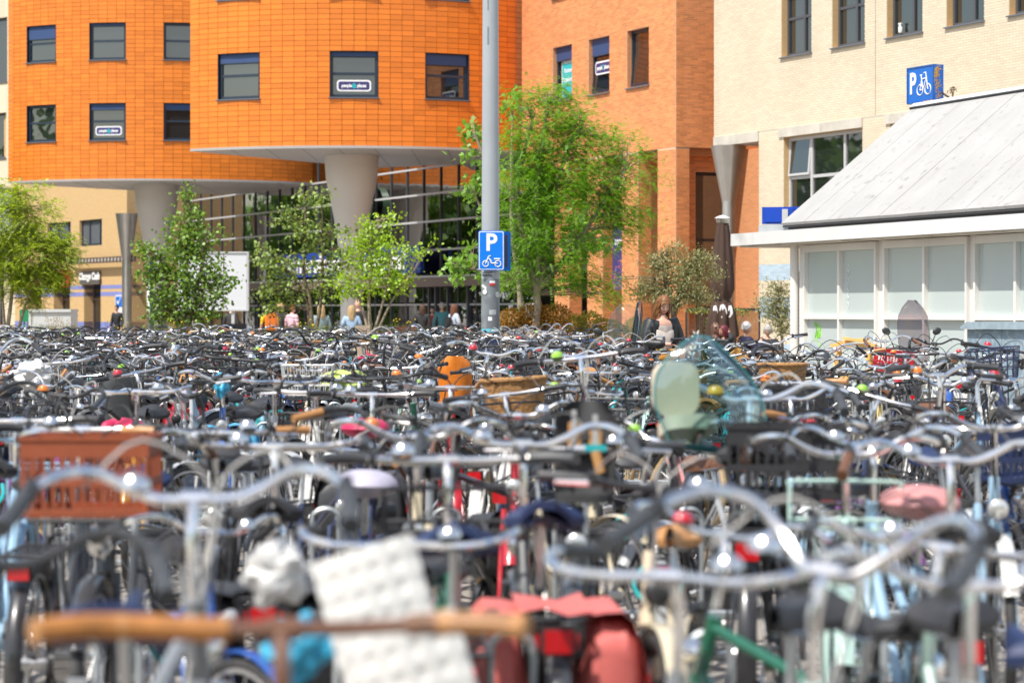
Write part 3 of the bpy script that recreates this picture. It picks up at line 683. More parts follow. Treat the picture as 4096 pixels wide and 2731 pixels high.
# flat canopy slab with a rounded left end, fascia and upstand
def slabpts(x0, x1, y0, y1, r, n=8):
    p = [(x1, y0), (x1, y1)]
    for k in range(n+1): a = pi/2+pi/2*k/n; p.append((x0+r+r*cos(a), y1-r+r*sin(a)))
    for k in range(n+1): a = pi+pi/2*k/n; p.append((x0+r+r*cos(a), y0+r+r*sin(a)))
    return p
MB().prism(slabpts(-1.95, KX1, -.42, 4.2, .35), .21, 0, Matrix.Translation((0, 0, 2.695))).build('fascia', CANOPYW, kiosk)
MB().prism(slabpts(-1.62, .15, -.02, 3.8, .3), .15, 0, Matrix.Translation((0, 0, 2.905))).build('upstand', mat('lead_grey', (.40, .42, .43), .5, var=.1), kiosk)
MB().prism(slabpts(-1.8, KX1, -.30, 4.1, .3), .02, 0, Matrix.Translation((0, 0, 2.672))).build('soffit', mat('soffit_paint', (.62, .57, .47), .7, var=.15, dirt=(.25, .2, .15), dscale=2), kiosk)
MB().box(.14, KX1, -.2, 2.5, 2.905, 2.985).build('gutter_gap', BLACKTRIM, kiosk, smooth=False)
# sloping roof: separate panels with seams
RD, RZ0, RZ1 = 2.25, 2.99, 5.02
ang = atan2(RZ1-RZ0, RD+.28); SL = sqrt((RZ1-RZ0)**2+(RD+.28)**2)
TR = Matrix.Translation((.10, -.28, RZ0)) @ Matrix.Rotation(ang, 4, 'X')
x = 0; pw = .86; i = 0
while x < KX1-.1:
    MB().box(x+.006, min(x+pw, KX1)-.006, 0, SL, 0, .055, 0, TR @ Matrix.Translation((0, 0, random.uniform(0, .004)))).build('roof_panel', ROOFW, kiosk, smooth=False); x += pw; i += 1
MB().box(-.0, KX1, -.012, SL, -.03, -.002, 0, TR).build('roof_deck', BLACKTRIM, kiosk, smooth=False)
MB().box(-.02, KX1, SL-.05, SL+.05, .06, .10, 0, TR).box(-.02, KX1, SL-.075, SL-.05, .05, .09, 1, TR).build('ridge_cap', [CANOPYW, BLACKTRIM], kiosk, smooth=False)
MB().prism([(-.1, 0), (2.3, 0), (2.3, 2.05)], .05, 0, Matrix.Translation((.12, 0, 2.99)) @ Matrix(((0, 0, 1, 0), (1, 0, 0, 0), (0, 1, 0, 0), (0, 0, 0, 1)))).build('gable', WHITE, kiosk, smooth=False)
MB().box(.1, KX1, RD, RD+.2, 2.99, 5.0).build('rear_wall', WHITE, kiosk, smooth=False)
# glazed front
MB().lathe([(.075, 0), (.075, 2.67)], 20, 0, Matrix.Translation((.02, -.02, 0))).build('corner_post', WHITE, kiosk)
MB().box(.12, .24, .02, .2, 0, 2.67).build('corner_board', WHITE, kiosk, smooth=False)
gr = [(kx(3211), kx(3502)), (kx(3530), kx(3866)), (kx(3892), kx(4235))]
for a, b in zip([.24]+[g[1] for g in gr], [g[0] for g in gr]+[KX1]):
    if b > a: MB().box(a, b, .06, .2, 0, 2.67).build('pier', WHITE, kiosk, smooth=False)
for a, b in gr:
    mb = MB(); m = (a+b)/2; f = .055
    for q in ((a, a+f), (m-f*.6, m+f*.6), (b-f, b)): mb.box(q[0], q[1], 0, .14, .25, 2.66)
    for q in ((a+f, m-f*.6), (m+f*.6, b-f)):
        for zz in ((.25, .32), (1.435, 1.495), (2.54, 2.66)): mb.box(q[0], q[1], .004, .14, zz[0], zz[1])
        mb.box(q[0]-.005, q[1]+.005, -.015, .003, 1.42, 1.437)
    fo = mb.build('window', WHITE, kiosk, smooth=False)
    for q in ((a+f, m-f*.6), (m+f*.6, b-f)):
        for zz in ((.32, 1.435), (1.495, 2.54)): MB().box(q[0], q[1], .075, .085, zz[0], zz[1]).build('pane', FROST, fo, smooth=False)
    MB().box(a, b, .0, .16, 0, .247).build('plinth', WHITE, kiosk, smooth=False)
MB().box(.14, KX1, .6, .7, 0, 2.66).build('inner_lining', mat('kiosk_inside', (.45, .46, .44), .9), kiosk, smooth=False)
# graffiti
def scribble(name, pts, r, m, x, z, sx, sz, y=.070):
    MB().tube(spline([(x+p[0]*sx, y, z+p[1]*sz) for p in pts], 5), r, 5, 0, True, False, .4).build(name, m, kiosk)
GRN = mat('graffiti_green', (.30, .75, .05), .5); GWH = mat('graffiti_white', (.75, .78, .78), .5)
xg = kx(3243)
zz = 1.0
for pts in ([(0, 1), (.25, .78), (.5, .95), (.3, .5), (.1, .3), (.4, .42)], [(.55, .6), (.45, .35), (.62, .3), (.75, .62), (.72, .3)], [(.85, .9), (.84, .35), (1.0, .33)], [(1.0, .75), (1.25, .35)], [(1.25, .8), (1.0, .3)], [(.05, .22), (.6, .18), (1.1, -.12)]):
    scribble('graffiti', pts, .011, GRN, xg, zz+.0, .19, .38)
xw = kx(3370); z0 = 1.55
for pts in ([(.5, 1), (.2, .93), (.5, .86), (.8, .93), (.5, 1)], [(.2, .85), (.35, .76), (.6, .85), (.8, .75)], [(.2, .70), (.5, .55), (.7, .72), (.65, .5)], [(.25, .5), (.7, .44), (.3, .36), (.6, .30), (.25, .26)], [(.3, .2), (.65, .16), (.4, .05)]):
    scribble('graffiti', pts, .008, GWH, xw, z0, .13, .75)
# blue P box on the ridge
pb = thing('parking_sign_box', 'blue box sign with P and bicycle pictogram on the pale roof ridge', 'sign')
pY = 41.2; pc = P(3735, 405, pY); pb.location = pc; pb.rotation_euler = (0, 0, atan2(-.908, .418))
MB().box(-.80, 0, 0, .20, 0, .63).build('box', mat('box_blue', (.008, .13, .52), .35, var=.06), pb, smooth=False)
mb = MB()
for q in ((-.80, 0, .0, .022), (-.80, 0, .608, .63), (-.80, -.778, .022, .608), (-.022, 0, .022, .608)): mb.box(q[0], q[1], -.012, -.001, q[2], q[3])
mb.build('rim', mat('rim_blue', (.01, .10, .36), .5, dirt=(.35, .33, .2), dscale=14, dthr=.62), pb, smooth=False)
txt('P', .50, SIGNWHITE, pb, at(I4, -.62, .33, -.006), .002, .014, sx=.78)
def ring(mb, x, z, r, w, y=-.007, n=28, m=0):
    pts = [(x+r*cos(2*pi*k/n), y, z+r*sin(2*pi*k/n)) for k in range(n)]; mb.tube(pts, w, 4, m, False, True)
def strokes(mb, segs, w, y=-.007):
    for s in segs:
        for p, q in zip(s, s[1:]): mb.tube([(p[0], y, p[1]), (q[0], y, q[1])], w, 6, 0)
mb = MB(); ring(mb, -.40, .22, .088, .010); ring(mb, -.165, .22, .088, .010)
strokes(mb, [[(-.40, .22), (-.345, .40), (-.21, .42), (-.31, .22), (-.40, .22)], [(-.31, .22), (-.365, .47)], [(-.395, .475), (-.33, .475)], [(-.165, .22), (-.225, .50), (-.245, .515), (-.285, .505)]], .010)
mb.build('bicycle_pictogram', SIGNWHITE, pb)
lich = mat('lichen', (.62, .34, .01), .95, var=.4, vscale=60, bump=.6); mb = MB()
for k in range(260):
    z = random.random()**.8*.6+.01; y = min(max(random.gauss(.075+.02*sin(z*12), .035), .01), .19); r = random.uniform(.003, .011)*(1.6 if .45 < z < .53 and y < .07 else 1)
    mb.ell((.001, y, z), (.004, r, r), 6, 3)
for k in range(50): mb.ell((random.uniform(-.3, 0), -.013, random.uniform(.0, .03)), (random.uniform(.004, .01), .003, .006), 6, 3)
tag(mb.build('lichen_growth', lich, pb), kind='stuff')
MB().tube([(0.02, .15, .15), (.42, .25, -.1)], .018, 6).box(-.5, -.4, .02, .18, -.12, 0).box(-.2, -.1, .02, .18, -.10, 0).build('bracket', BLACKTRIM, pb)
bs = thing('blue_panel_sign', 'blue metal sign box seen from behind on the flat canopy of the kiosk', 'sign', tuple(P(3048, 897, 41.2)), atan2(-.30, .95))
MB().box(0, 1.15, 0, .05, 0, .29).box(.06, .55, -.05, -.001, .035, .25).build('panel', mat('panel_blue', (.006, .055, .42), .3), bs, smooth=False)
MB().box(.36, .46, -.07, -.052, -.05, .25).build('support', LGREY, bs, smooth=False); MB().tube([(.55, -.03, .01), (.555, -.03, .2), (.53, -.03, .22)], .01, 6).build('conduit', SIGNWHITE, bs)
dw = thing('dry_weed', 'dry brown weed growing on the kiosk ridge right of the blue box', 'weed', tuple(P(3812, 392, 42)))
mb = MB()
for k in range(9):
    a = random.uniform(-.6, .6); l = random.uniform(.12, .2); mb.tube([(0, 0, -.05), (a*.05, 0, l*.5), (a*.16, 0, l)], .0025, 4)
    for j in range(4): mb.ell((a*.16+random.gauss(0, .02), random.gauss(0, .02), l+random.gauss(0, .02)), (.008, .008, .012), 5, 4)
mb.build('stalk', mat('dry_brown', (.14, .07, .03), .9), dw)

# ------------------------------------------------------------------ lamp post with the moped parking sign
pp = P(1962, 1245, 37.8); px0 = pp.x
pole = thing('lamp_post', 'tall grey steel lamp post with stickers on its darker foot', 'lamp post', (px0, 37.8, 0))
MB().lathe([(.150, 0), (.147, 1.0), (.143, 2.05)], 40).build('foot', POLEDARK, pole)
MB().lathe([(.143, 2.052), (.132, 4.4), (.122, 6.9)], 40).build('shaft', POLEPAINT, pole)
def cyl_patch(name, a0, a1, z0, z1, m, r=.152, n=8):
    mb = MB(); rows = []
    for zz in (z0, z1): rows.append([(r*sin(a0+(a1-a0)*k/n), -r*cos(a0+(a1-a0)*k/n), zz) for k in range(n+1)])
    mb.grid(rows); return mb.build(name, m, pole)
def zp(py): return ZP(py, 37.8-.15)
R_ = radians
cyl_patch('hatch_door', R_(-25), R_(60), zp(1425), zp(1260), mat('hatch_grey', (.17, .185, .20), .5, var=.1), .1495)
cyl_patch('sticker', R_(-62), R_(55), zp(1328), zp(1315), mat('sticker_cyan', (.14, .55, .68), .4), .1515)
cyl_patch('sticker', R_(6), R_(52), zp(1325), zp(1318), SIGNWHITE, .1525)
cyl_patch('sticker', R_(-28), R_(-2), zp(1350), zp(1329), mat('sticker_blue', (.15, .42, .62), .4), .1515)
cyl_patch('sticker', R_(-27), R_(-3), zp(1346), zp(1338), mat('sticker_sand', (.60, .52, .36), .4), .1525)
cyl_patch('sticker', R_(-14), R_(10), zp(1283), zp(1267), SIGNWHITE, .1515)
cyl_patch('sticker', R_(-8), R_(36), zp(1259), zp(1239), mat('sticker_pale', (.45, .47, .48), .5, var=.3, vscale=40), .1515)
cyl_patch('sticker', R_(-5), R_(28), zp(1142), zp(1132), SIGNWHITE, .1515); cyl_patch('sticker', R_(-5), R_(28), zp(1133), zp(1123), SIGNWHITE, .1515)
cyl_patch('sticker', R_(-5), R_(28), zp(1142), zp(1132.5), RED, .1520)
cyl_patch('sticker', R_(-56), R_(10), zp(1103), zp(1090), BLACK, .1515)
mb = MB(); e = txt('EINDHOVEN', .035, SIGNWHITE, pole, at(Matrix.Translation((-.05, -.1525, zp(1096))), 0, 0), .001, .001, sx=1.0)
for a, py, rr, mt in ((-36, 1167, .04, SIGNWHITE), (47, 1178, .045, mat('sticker_ivory', (.60, .60, .56), .5))):
    MB().lathe([(rr, 0), (rr, .003)], 20, 0, Matrix.Translation((.149*sin(R_(a)), -.149*cos(R_(a)), zp(py))) @ Matrix.Rotation(R_(a), 4, 'Z') @ RX).build('round_sticker', mt, pole)
MB().box(-.06, .03, -.004, .004, -.02, .02, 0, Matrix.Translation((-.085, -.125, zp(1150))) @ Matrix.Rotation(R_(40), 4, 'Y')).build('sticker', SIGNWHITE, pole)
scratch = mat('worn_paint', (.20, .24, .25), .7)
for py0, py1 in ((0, 42), (108, 178)): cyl_patch('scratch', R_(-22), R_(-12), ZP(py1, 37.7), ZP(py0, 37.7), scratch, .1335 if py0 else .1275)
ps = thing('parking_sign', 'blue parking sign with a white P and moped pictogram on the lamp post', 'sign', (P(1965, 1002, 37.6).x, 37.62, P(1965, 1002, 37.6).z))
Wp, Hp = .405, .615
mb = MB(); plate(mb, Wp, Hp, .03, .02, I4, 0); plate(mb, Wp-.022, Hp-.022, .025, .0225, I4, 1); plate(mb, Wp-.046, Hp-.046, .02, .0245, I4, 0)
mb.build('plate', [PBLUE, SIGNWHITE], ps)
txt('P', .37, SIGNWHITE, ps, at(I4, -.0, .115, -.0265), .001, .010, sx=.95)
mb = MB(); ring(mb, -.088, -.205, .044, .007, -.0275); ring(mb, .103, -.205, .047, .007, -.0275)
strokes(mb, [[(-.088, -.205), (-.045, -.10), (-.03, -.085), (-.01, -.085)], [(-.05, -.125), (-.02, -.13), (.0, -.195), (.1, -.2)], [(.05, -.13), (.14, -.13)], [(-.035, -.135), (.005, -.165)]], .009, -.0275)
mb.box(.045, .14, -.029, -.025, -.142, -.12); mb.build('moped_pictogram', SIGNWHITE, ps)
MB().box(-.06, .06, -.001, .05, .12, .15).box(-.06, .06, -.001, .05, -.2, -.17).build('clamp', GALV, ps, smooth=False)
p2 = thing('parking_sign', 'second blue sign plate facing away behind the moped parking sign', 'sign', (P(1992, 1004, 38.0).x, 38.03, P(1992, 1004, 38).z), radians(180+9))
mb = MB(); plate(mb, Wp, Hp, .03, .02, I4); mb.build('plate', PBLUE, p2); MB().box(-.15, .15, -.0, .012, -.25, .25).build('back_rail', DGREY, p2, smooth=False)

# ------------------------------------------------------------------ cabinet, boxes, boards
cab = thing('electrical_cabinet', 'weathered blue grey electrical cabinet in front of the kiosk windows at the right', 'cabinet', (P(3868, 1300, 33.6).x, 33.6, 0), atan2(-.90, .42))
mb = MB(); xs = (0, .80, 1.62, 2.4)
for a, b in zip(xs, xs[1:]): MB().box(a+.006, b-.006, 0, .55, .1, 1.30).build('door_panel', CABBLUE, cab, smooth=False)
MB().box(-.0, 2.4, .03, .6, .02, 1.29).build('carcass', mat('cabinet_dark', (.14, .18, .21), .6), cab, smooth=False)
M_ = MB().prism([(-.05, 0), (2.45, 0), (2.45, .03), (2.3, .10), (.1, .10), (-.05, .03)], .70, 0, Matrix.Translation((0, .62, 1.305)) @ RX); M_.build('lid', mat('cabinet_lid', (.30, .38, .43), .5, var=.2, vscale=8, dirt=(.45, .48, .48), dscale=12, dthr=.6), cab, smooth=False)
MB().box(1.3, 1.5, -.008, -.001, 1.08, 1.16).build('warning_sticker', SIGNWHITE, cab, smooth=False)
ub = thing('utility_box', 'large pale grey utility box behind the bicycles at the left', 'box', (P(115, 1245, 58).x, 58, 0), radians(-3))
MB().box(.06, 1.02, 0, .7, 0, 1.53).box(0, .06, -.02, .7, 0, 1.53).build('casing', GREYCAB, ub, smooth=False); MB().box(0, 1.03, -.05, .75, 1.532, 1.60).build('lid', GREYCAB, ub, smooth=False)
wb = thing('display_board', 'white display board with three panels behind the conical green tree', 'board', (P(712, 1245, 63).x, 63, 0), radians(-4))
x0 = 0
for w in (.62, .58, .62):
    MB().box(x0+.012, x0+w-.012, 0, .1, 1.60, 3.06).build('panel', mat('board_white', (.62, .63, .65), .45) if x0 == 0 else bpy.data.materials['board_white'], wb, smooth=False); x0 += w
MB().box(-.03, 1.86, -.03, .12, 3.062, 3.10).box(-.03, 1.86, -.03, .12, 1.56, 1.598).box(1.82, 1.86, -.03, .12, 1.6, 3.06).box(.3, .38, .02, .1, 0, 1.56).box(1.4, 1.48, .02, .1, 0, 1.56).build('frame', LGREY, wb, smooth=False)
bb = thing('departure_board', 'black framed outdoor board standing at the left edge above the tree', 'board', (P(-60, 1245, 64).x, 64, 0), radians(8))
MB().box(0, .85, 0, .18, 3.0, 4.82).box(.38, .48, .05, .15, 0, 3.0).build('frame', BLACKTRIM, bb, smooth=False); MB().box(.07, .70, -.012, -.001, 3.1, 4.7).build('face', mat('board_face', (.42, .45, .48), .3), bb, smooth=False)
for zz in (4.45, 4.05, 3.6): MB().box(.42, .45, -.02, -.013, zz-.04, zz+.04).build('latch', BLACKTRIM, bb, smooth=False)
sp_ = thing('traffic_post', 'thin dark green traffic post with a red lamp before the left column', 'post', (P(607, 1245, 61).x, 61, 0))
MB().lathe([(.045, 0), (.045, 3.2)], 12).build('pole', mat('dark_green_paint', (.02, .06, .06), .5), sp_); MB().ell((0, -.06, 3.0), (.05, .05, .1), 10, 6).build('red_lamp', RED, sp_)
MB().box(-.12, -.05, -.03, .0, 1.5, 2.3).build('side_plate', SIGNWHITE, sp_, smooth=False)
gs = thing('green_sign', 'small green sign with white text behind the left tree', 'sign', (P(78, 1245, 66).x, 66, 0))
MB().box(0, .26*1.0, 0, .03, 1.27, 1.6).box(.1, .14, .031, .06, 0, 1.6).build('plate', GREENP, gs, smooth=False)

# ------------------------------------------------------------------ raised timber planters
def planter(label, x0, x1, y0, y1, h, m, rows, soil_in=.06):
    t = thing('planter', label, 'planter', (0, 0, 0), 0, 'raised timber planters behind the bicycles'); g = .008
    for k in range(rows):
        x = x0
        while x < x1:
            l = min(random.uniform(1.6, 2.4), x1-x)
            MB().box(x+g/2, x+l-g/2, y0, y0+.05, h*k/rows+g, h*(k+1)/rows-.002, 0, Matrix.Translation((0, random.uniform(-.004, .004), 0))).build('plank', m, t, smooth=False); x += l
    MB().box(x0, x0+.05, y0+.06, y1, .005, h).box(x1-.05, x1, y0+.06, y1, .005, h).box(x0, x1, y1, y1+.05, .005, h).build('side', m, t, smooth=False)
    MB().box(x0+.05, x1-.05, y0+.06, y1, .004, h-soil_in).build('soil', mat('soil', (.09, .065, .04), .95, bump=.6, bscale=20) if 'soil' not in bpy.data.materials else bpy.data.materials['soil'], t, smooth=False); return t
planter('long grey timber planter at the left holding trees and tall weeds', P(-250, 0, 49.5).x, P(1760, 0, 49.5).x, 49.5, 54.0, .86, WOOD, 4)
planter('shorter weathered timber planter right of the lamp post holding the big tree', P(1985, 0, 44).x, P(2262, 0, 44).x, 44.0, 46.4, 1.19, WOOD, 6)

# ------------------------------------------------------------------ terrace
ty = 50.0
par = thing('parasol', 'closed dark brown parasol with white motifs beside the steel column', 'parasol', (P(2890, 0, ty).x, ty, 0))
mb = MB(); n = 26; prof = [(.11, 3.37), (.15, 3.1), (.19, 2.7), (.225, 2.3), (.235, 2.0), (.17, 1.82), (.155, 1.77), (.20, 1.7), (.25, 1.45), (.29, 1.1), (.285, .95)]
rows = []
for r, z in prof:
    row = []
    for k in range(n*2+1):
        a = 2*pi*k/(n*2); rr = r*(1+(.10+.12*(z < 1.7))*cos(a*8+sin(z*3)*.6)+.05*cos(a*3+z*2)); row.append((rr*cos(a), rr*sin(a), z+(.09*cos(a*4) if z < 1 else 0)))
    rows.append(row)
mb.grid(rows); mb.build('canvas', BROWNCLOTH, par, angle=80)
MB().lathe([(.16, 3.47), (.15, 3.49), (.05, 3.53), (.01, 3.54)], 20).build('cap', WHITEG, par); MB().lathe([(.12, 3.38), (.14, 3.45)], 16).build('hub', STEEL, par); MB().lathe([(.035, 0), (.035, 3.4)], 10).build('pole', STEEL, par)
MB().lathe([(.163, 1.78), (.165, 1.81)], 24).build('strap', BLACK, par); MB().box(-.3, .3, -.3, .3, .0, .08).build('base', CONCRETE, par, smooth=False)
for dx, s in ((-.17, .6), (-.02, 1.1), (.14, .6)):
    mb = MB(); pts = spline([(dx-.02, -.245+abs(dx)*.35, 1.42), (dx+.05*s, -.25+abs(dx)*.35, 1.5), (dx+.0*s, -.24+abs(dx)*.35, 1.66), (dx-.05*s, -.245+abs(dx)*.35, 1.56)], 6); mb.tube(pts, [.012+.028*s*sin(pi*k/(len(pts)-1)) for k in range(len(pts))], 6, 0, True, False, .35); mb.build('white_motif', SIGNWHITE, par)
sc = thing('terrace_screen', 'glass terrace screen with black rails and etched leaf motifs behind the seated people', 'screen', (P(2745, 0, 51.5).x, 51.5, 0), radians(-6))
sw = 1.55
mb = MB(); mb.box(0, sw, -.02, .02, 1.56, 1.62).box(0, sw, -.02, .02, .15, .2)
for x in (0, .52, 1.04, sw): mb.box(x-.02, x+.02, -.019, .019, 0, 1.559)
mb.build('rail', BLACKTRIM, sc, smooth=False)
for a, b in ((.02, .5), (.54, 1.02), (1.06, sw-.02)): MB().box(a, b, -.004, .004, .2, 1.56).build('pane', SCREENGLASS, sc, smooth=False)
ETCH = mat('etched_white', (.62, .62, .58), .6)
for bx, bz, s in ((.10, .55, 1.0), (.75, .5, .9)):
    mb = MB()
    for k in range(6):
        for sg in (-1, 1): mb.ell((bx+k*.022+sg*.04, -.008, bz+k*.11), (.028*s, .003, .055*s), 8, 5, 0, Matrix.Rotation(radians(sg*28), 3, 'Y'))
    mb.tube(spline([(bx-.25, -.008, bz-.25), (bx-.05, -.008, bz-.14), (bx+.2, -.008, bz-.1)], 5), [.02]*11, 5, 0, True, False, .3); mb.build('etched_leaf', ETCH, sc)
br = thing('bistro_table', 'brown cafe table with a glass between the two grey haired guests', 'table', (P(3075, 0, 49).x, 49, 0))
MB().box(-.42, .42, -.35, .35, .72, .75).build('tabletop', mat('table_brown', (.30, .16, .08), .5, var=.2), br, smooth=False)
for a in (0, 1, 2, 3): mb = MB(); d = Vector((cos(a*pi/2+.7), sin(a*pi/2+.7), 0)); mb.tube(spline([d*.28+Vector((0, 0, 0.01)), d*.2+Vector((0, 0, .3)), d*.08+Vector((0, 0, .55)), d*.25+Vector((0, 0, .715))], 5), .014, 6); mb.build('leg', BLACKTRIM, br)
gl = thing('drinking_glass', 'clear drinking glass on the brown cafe table', 'glass', (P(3096, 0, 49).x, 48.8, .752)); MB().lathe([(.028, 0), (.034, .14), (.031, .14), (.026, .01)], 14, 0, None, False).build('tumbler', CLEARSCR, gl)
def cafe_chair(label, X, Y, rz, m=RATTAN):
    t = thing('cafe_chair', label, 'chair', (X, Y, 0), rz, 'rattan cafe chairs on the terrace')
    MB().prism(roundrect(.44, .42, .12), .05, 0, Matrix.Translation((0, 0, .42))).build('seat', m, t)
    rows = []
    for k in range(6):
        z = .46+.40*k/5; rows.append([((.23+.02*k/5)*sin(a), -.20*cos(a)*1.05-.03*k/5, z-.16*abs(a/1.9)**2*(k/5)) for a in [(-1.9+3.8*j/12) for j in range(13)]])
    mb = MB(); mb.grid(rows); bo_ = mb.build('backrest', m, t); md = bo_.modifiers.new('thick', 'SOLIDIFY'); md.thickness = .022
    MB().tube(rows[-1], .018, 6).build('arm_rim', m, t)
    for sx in (-1, 1):
        for sy in (-1, 1): MB().tube([(sx*.17, sy*.16, .42), (sx*.20, sy*.19, 0)], .016, 6).build('leg', m, t)
    return t
# ------------------------------------------------------------------ wooden trestle, scooters, car
tr_ = thing('wooden_trestle', 'yellow wooden trestle of rough planks before the kiosk windows', 'trestle', (P(3415, 0, 35.5).x, 35.5, 0), radians(-25))
for sx in (-1, 1):
    for sy in (-1, 1): MB().tube([(sx*.22, sy*.02, 1.10), (sx*.30, sy*.30, 0)], .030, 4).build('leg', YWOOD, tr_, smooth=False)
MB().box(-.32, .02, -.09, -.01, 1.10, 1.14, 0, Matrix.Rotation(radians(9), 4, 'Y')).build('plank', YWOOD, tr_, smooth=False)
MB().box(-.04, .36, -.0, .1, 1.09, 1.13, 0, Matrix.Rotation(radians(-8), 4, 'Y')).build('plank', YWOOD, tr_, smooth=False)
MB().box(-.34, .34, -.05, .04, 1.02, 1.075).build('plank', YWOOD, tr_, smooth=False)
MB().box(-.28, .30, -.19, -.15, .55, .65).build('plank', YWOOD, tr_, smooth=False)
def scooter(label, X, Y, rz, body, scr, hscr=.78, mirrors=1):
    t = thing('scooter', label, 'scooter', (X, Y, 0), rz, 'scooters parked among the bicycles')
    ym = .60
    for y in (-.55, .62):
        MB().tube([(0, y+.17*cos(2*pi*k/24), .22+.17*sin(2*pi*k/24)) for k in range(24)], .055, 8, 0, False, True).build('tyre', BLACK, t)
        MB().lathe([(.12, -.03), (.12, .03)], 16, 0, Matrix.Translation((0, y, .22)) @ Matrix.Rotation(pi/2, 4, 'Y')).build('rim', STEEL, t)
    rows = []
    for y, w, zb, zt in ((-.85, .08, .55, .70), (-.7, .16, .40, .78), (-.4, .18, .32, .76), (-.1, .17, .26, .72), (.05, .16, .22, .36), (.28, .17, .22, .34), (.36, .20, .24, .80), (.46, .17, .30, .95), (.52, .10, .40, 1.0)):
        rows.append([(w*cos(a), y, (zb+zt)/2+(zt-zb)/2*sin(a)) for a in [2*pi*k/16 for k in range(17)]])
    mb = MB(); mb.grid(rows); mb.v += []; mb.build('body', body, t, angle=60)
    MB().prism(roundrect(.27, .62, .11), .09, 0, Matrix.Translation((0, -.42, .74))).build('seat', BLACK, t)
    MB().tube([(0, .42, .95), (0, .40, 1.04)], .04, 8).tube(spline([(-.34, .28, 1.04), (-.2, .36, 1.05), (0, .40, 1.04), (.2, .36, 1.05), (.34, .28, 1.04)], 4), .017, 8).build('handlebar', BLACK, t)
    for s in (-1, 1): MB().tube([(s*.34, .28, 1.04), (s*.42, .23, 1.035)], .021, 8).build('grip', BLACK, t)
    MB().ell((0, .53, .93), (.11, .06, .09), 14, 8).build('headlight', mat('lens', (.6, .6, .6), .1, metal=.5) if 'lens' not in bpy.data.materials else bpy.data.materials['lens'], t)
    MB().tube([(0, .50, .55), (0, .62, .22)], .035, 8).build('fork', BLACK, t)
    mb = MB(); rows = []
    for k in range(9):
        f = k/8; z = .86+hscr*f; w = (.20+.03*sin(f*pi))*(1-.72*max(0, (f-.62)/.38)**2.2); rows.append([(w*u, .55-.13*f-.05*u*u, z) for u in [-1+2*j/8 for j in range(9)]])
    mb.grid(rows); so2 = mb.build('windscreen', scr, t, angle=80); md = so2.modifiers.new('thick', 'SOLIDIFY'); md.thickness = .006
    for s in ((-1, 1) if mirrors else ()):
        MB().tube([(s*.24, .34, 1.05), (s*.30, .38, 1.16), (s*.34, .36, 1.24)], .007, 6).build('mirror_stem', BLACK, t)
        mb = MB(); mb.ell((s*.36, .36, 1.28), (.065, .022, .048), 14, 8, 0, Matrix.Rotation(s*radians(-25), 3, 'Y')); mb.build('mirror', BLACK, t)
    return t
scooter('black scooter with a tall clear windscreen left of the woman with a phone', P(2515, 0, 32.4).x, 32.8, radians(172), BLACK, CLEARSCR, .78)
scooter('scooter with a narrow clear windscreen right in front of the woman with a phone', P(2690, 0, 29.6).x, 30.0, radians(100), mat('scooter_grey', (.05, .055, .06), .3, coat=.5), CLEARSCR, .80)
scooter('scooter with a smoked violet windscreen in front of the kiosk windows', P(3640, 0, 32.6).x, 33.2, radians(190), mat('scooter_cream', (.50, .44, .34), .3, coat=.5), SMOKESCR, .84)
car = thing('car', 'white car at the left edge behind pale tree stems, facing the grey box', 'car', (P(-170, 0, 62).x, 62.6, 0), radians(-4))
rows = []
for x, zb, zt, w in ((-2.3, .45, .95, .70), (-2.15, .30, 1.15, .82), (-1.3, .22, 1.45, .86), (-.2, .22, 1.52, .86), (.5, .22, 1.38, .87), (1.0, .22, 1.08, .87), (1.5, .22, 1.02, .86), (1.85, .24, .94, .80), (2.02, .30, .80, .70), (2.08, .40, .66, .60)):
    rows.append([(x, -w*(1 if abs(s) < .99 else .0)*cos(t_), (zb+zt)/2+(zt-zb)/2*sin(t_)) for t_, s in [(2*pi*k/20, 0) for k in range(21)]])
def boxy(x, zb, zt, w):
    c = .16; return [(x, -w, zb+.1), (x, -w, zb+.45*(zt-zb)), (x, -w+.03, min(zt, .95)-.05), (x, -w+.05+max(0, zt-.95)*.35, zt-.08), (x, -w+.2+max(0, zt-.95)*.35, zt), (x, w-.2-max(0, zt-.95)*.35, zt), (x, w-.05-max(0, zt-.95)*.35, zt-.08), (x, w-.03, min(zt, .95)-.05), (x, w, zb+.45*(zt-zb)), (x, w, zb+.1), (x, w-.15, zb), (x, -w+.15, zb), (x, -w, zb+.1)]
mb = MB(); mb.grid([boxy(*q[:1], q[1], q[2], q[3]) for q in ((-2.3, .45, .95, .70), (-2.15, .30, 1.15, .82), (-1.3, .22, 1.48, .86), (-.2, .22, 1.54, .86), (.5, .22, 1.40, .87), (1.05, .22, 1.08, .87), (1.5, .22, 1.02, .86), (1.85, .24, .93, .80), (2.02, .30, .80, .70), (2.08, .40, .66, .60))])
mb.build('body', mat('car_white', (.74, .74, .74), .25, coat=.8), car, angle=35)
for x in (-1.4, 1.32):
    for s in (-1, 1):
        w_ = MB().lathe([(.20, -.1), (.32, -.1), (.335, -.05), (.335, .05), (.32, .1), (.20, .1)], 24, 0, Matrix.Translation((x, s*.80, .33)) @ Matrix.Rotation(pi/2, 4, 'X')).build('wheel', BLACK, car)
        MB().lathe([(.02, -.11), (.2, -.105), (.2, .105), (.02, .11)], 16, 0, Matrix.Translation((x, s*.80, .33)) @ Matrix.Rotation(pi/2, 4, 'X')).build('rim', STEEL, w_)
for s in (-1, 1): MB().ell((1.80, s*.66, .78), (.22, .14, .075), 14, 8, 0, Matrix.Rotation(s*.35, 3, 'Z') @ Matrix.Rotation(radians(12), 3, 'Y')).build('headlight', bpy.data.materials['lens'], car)
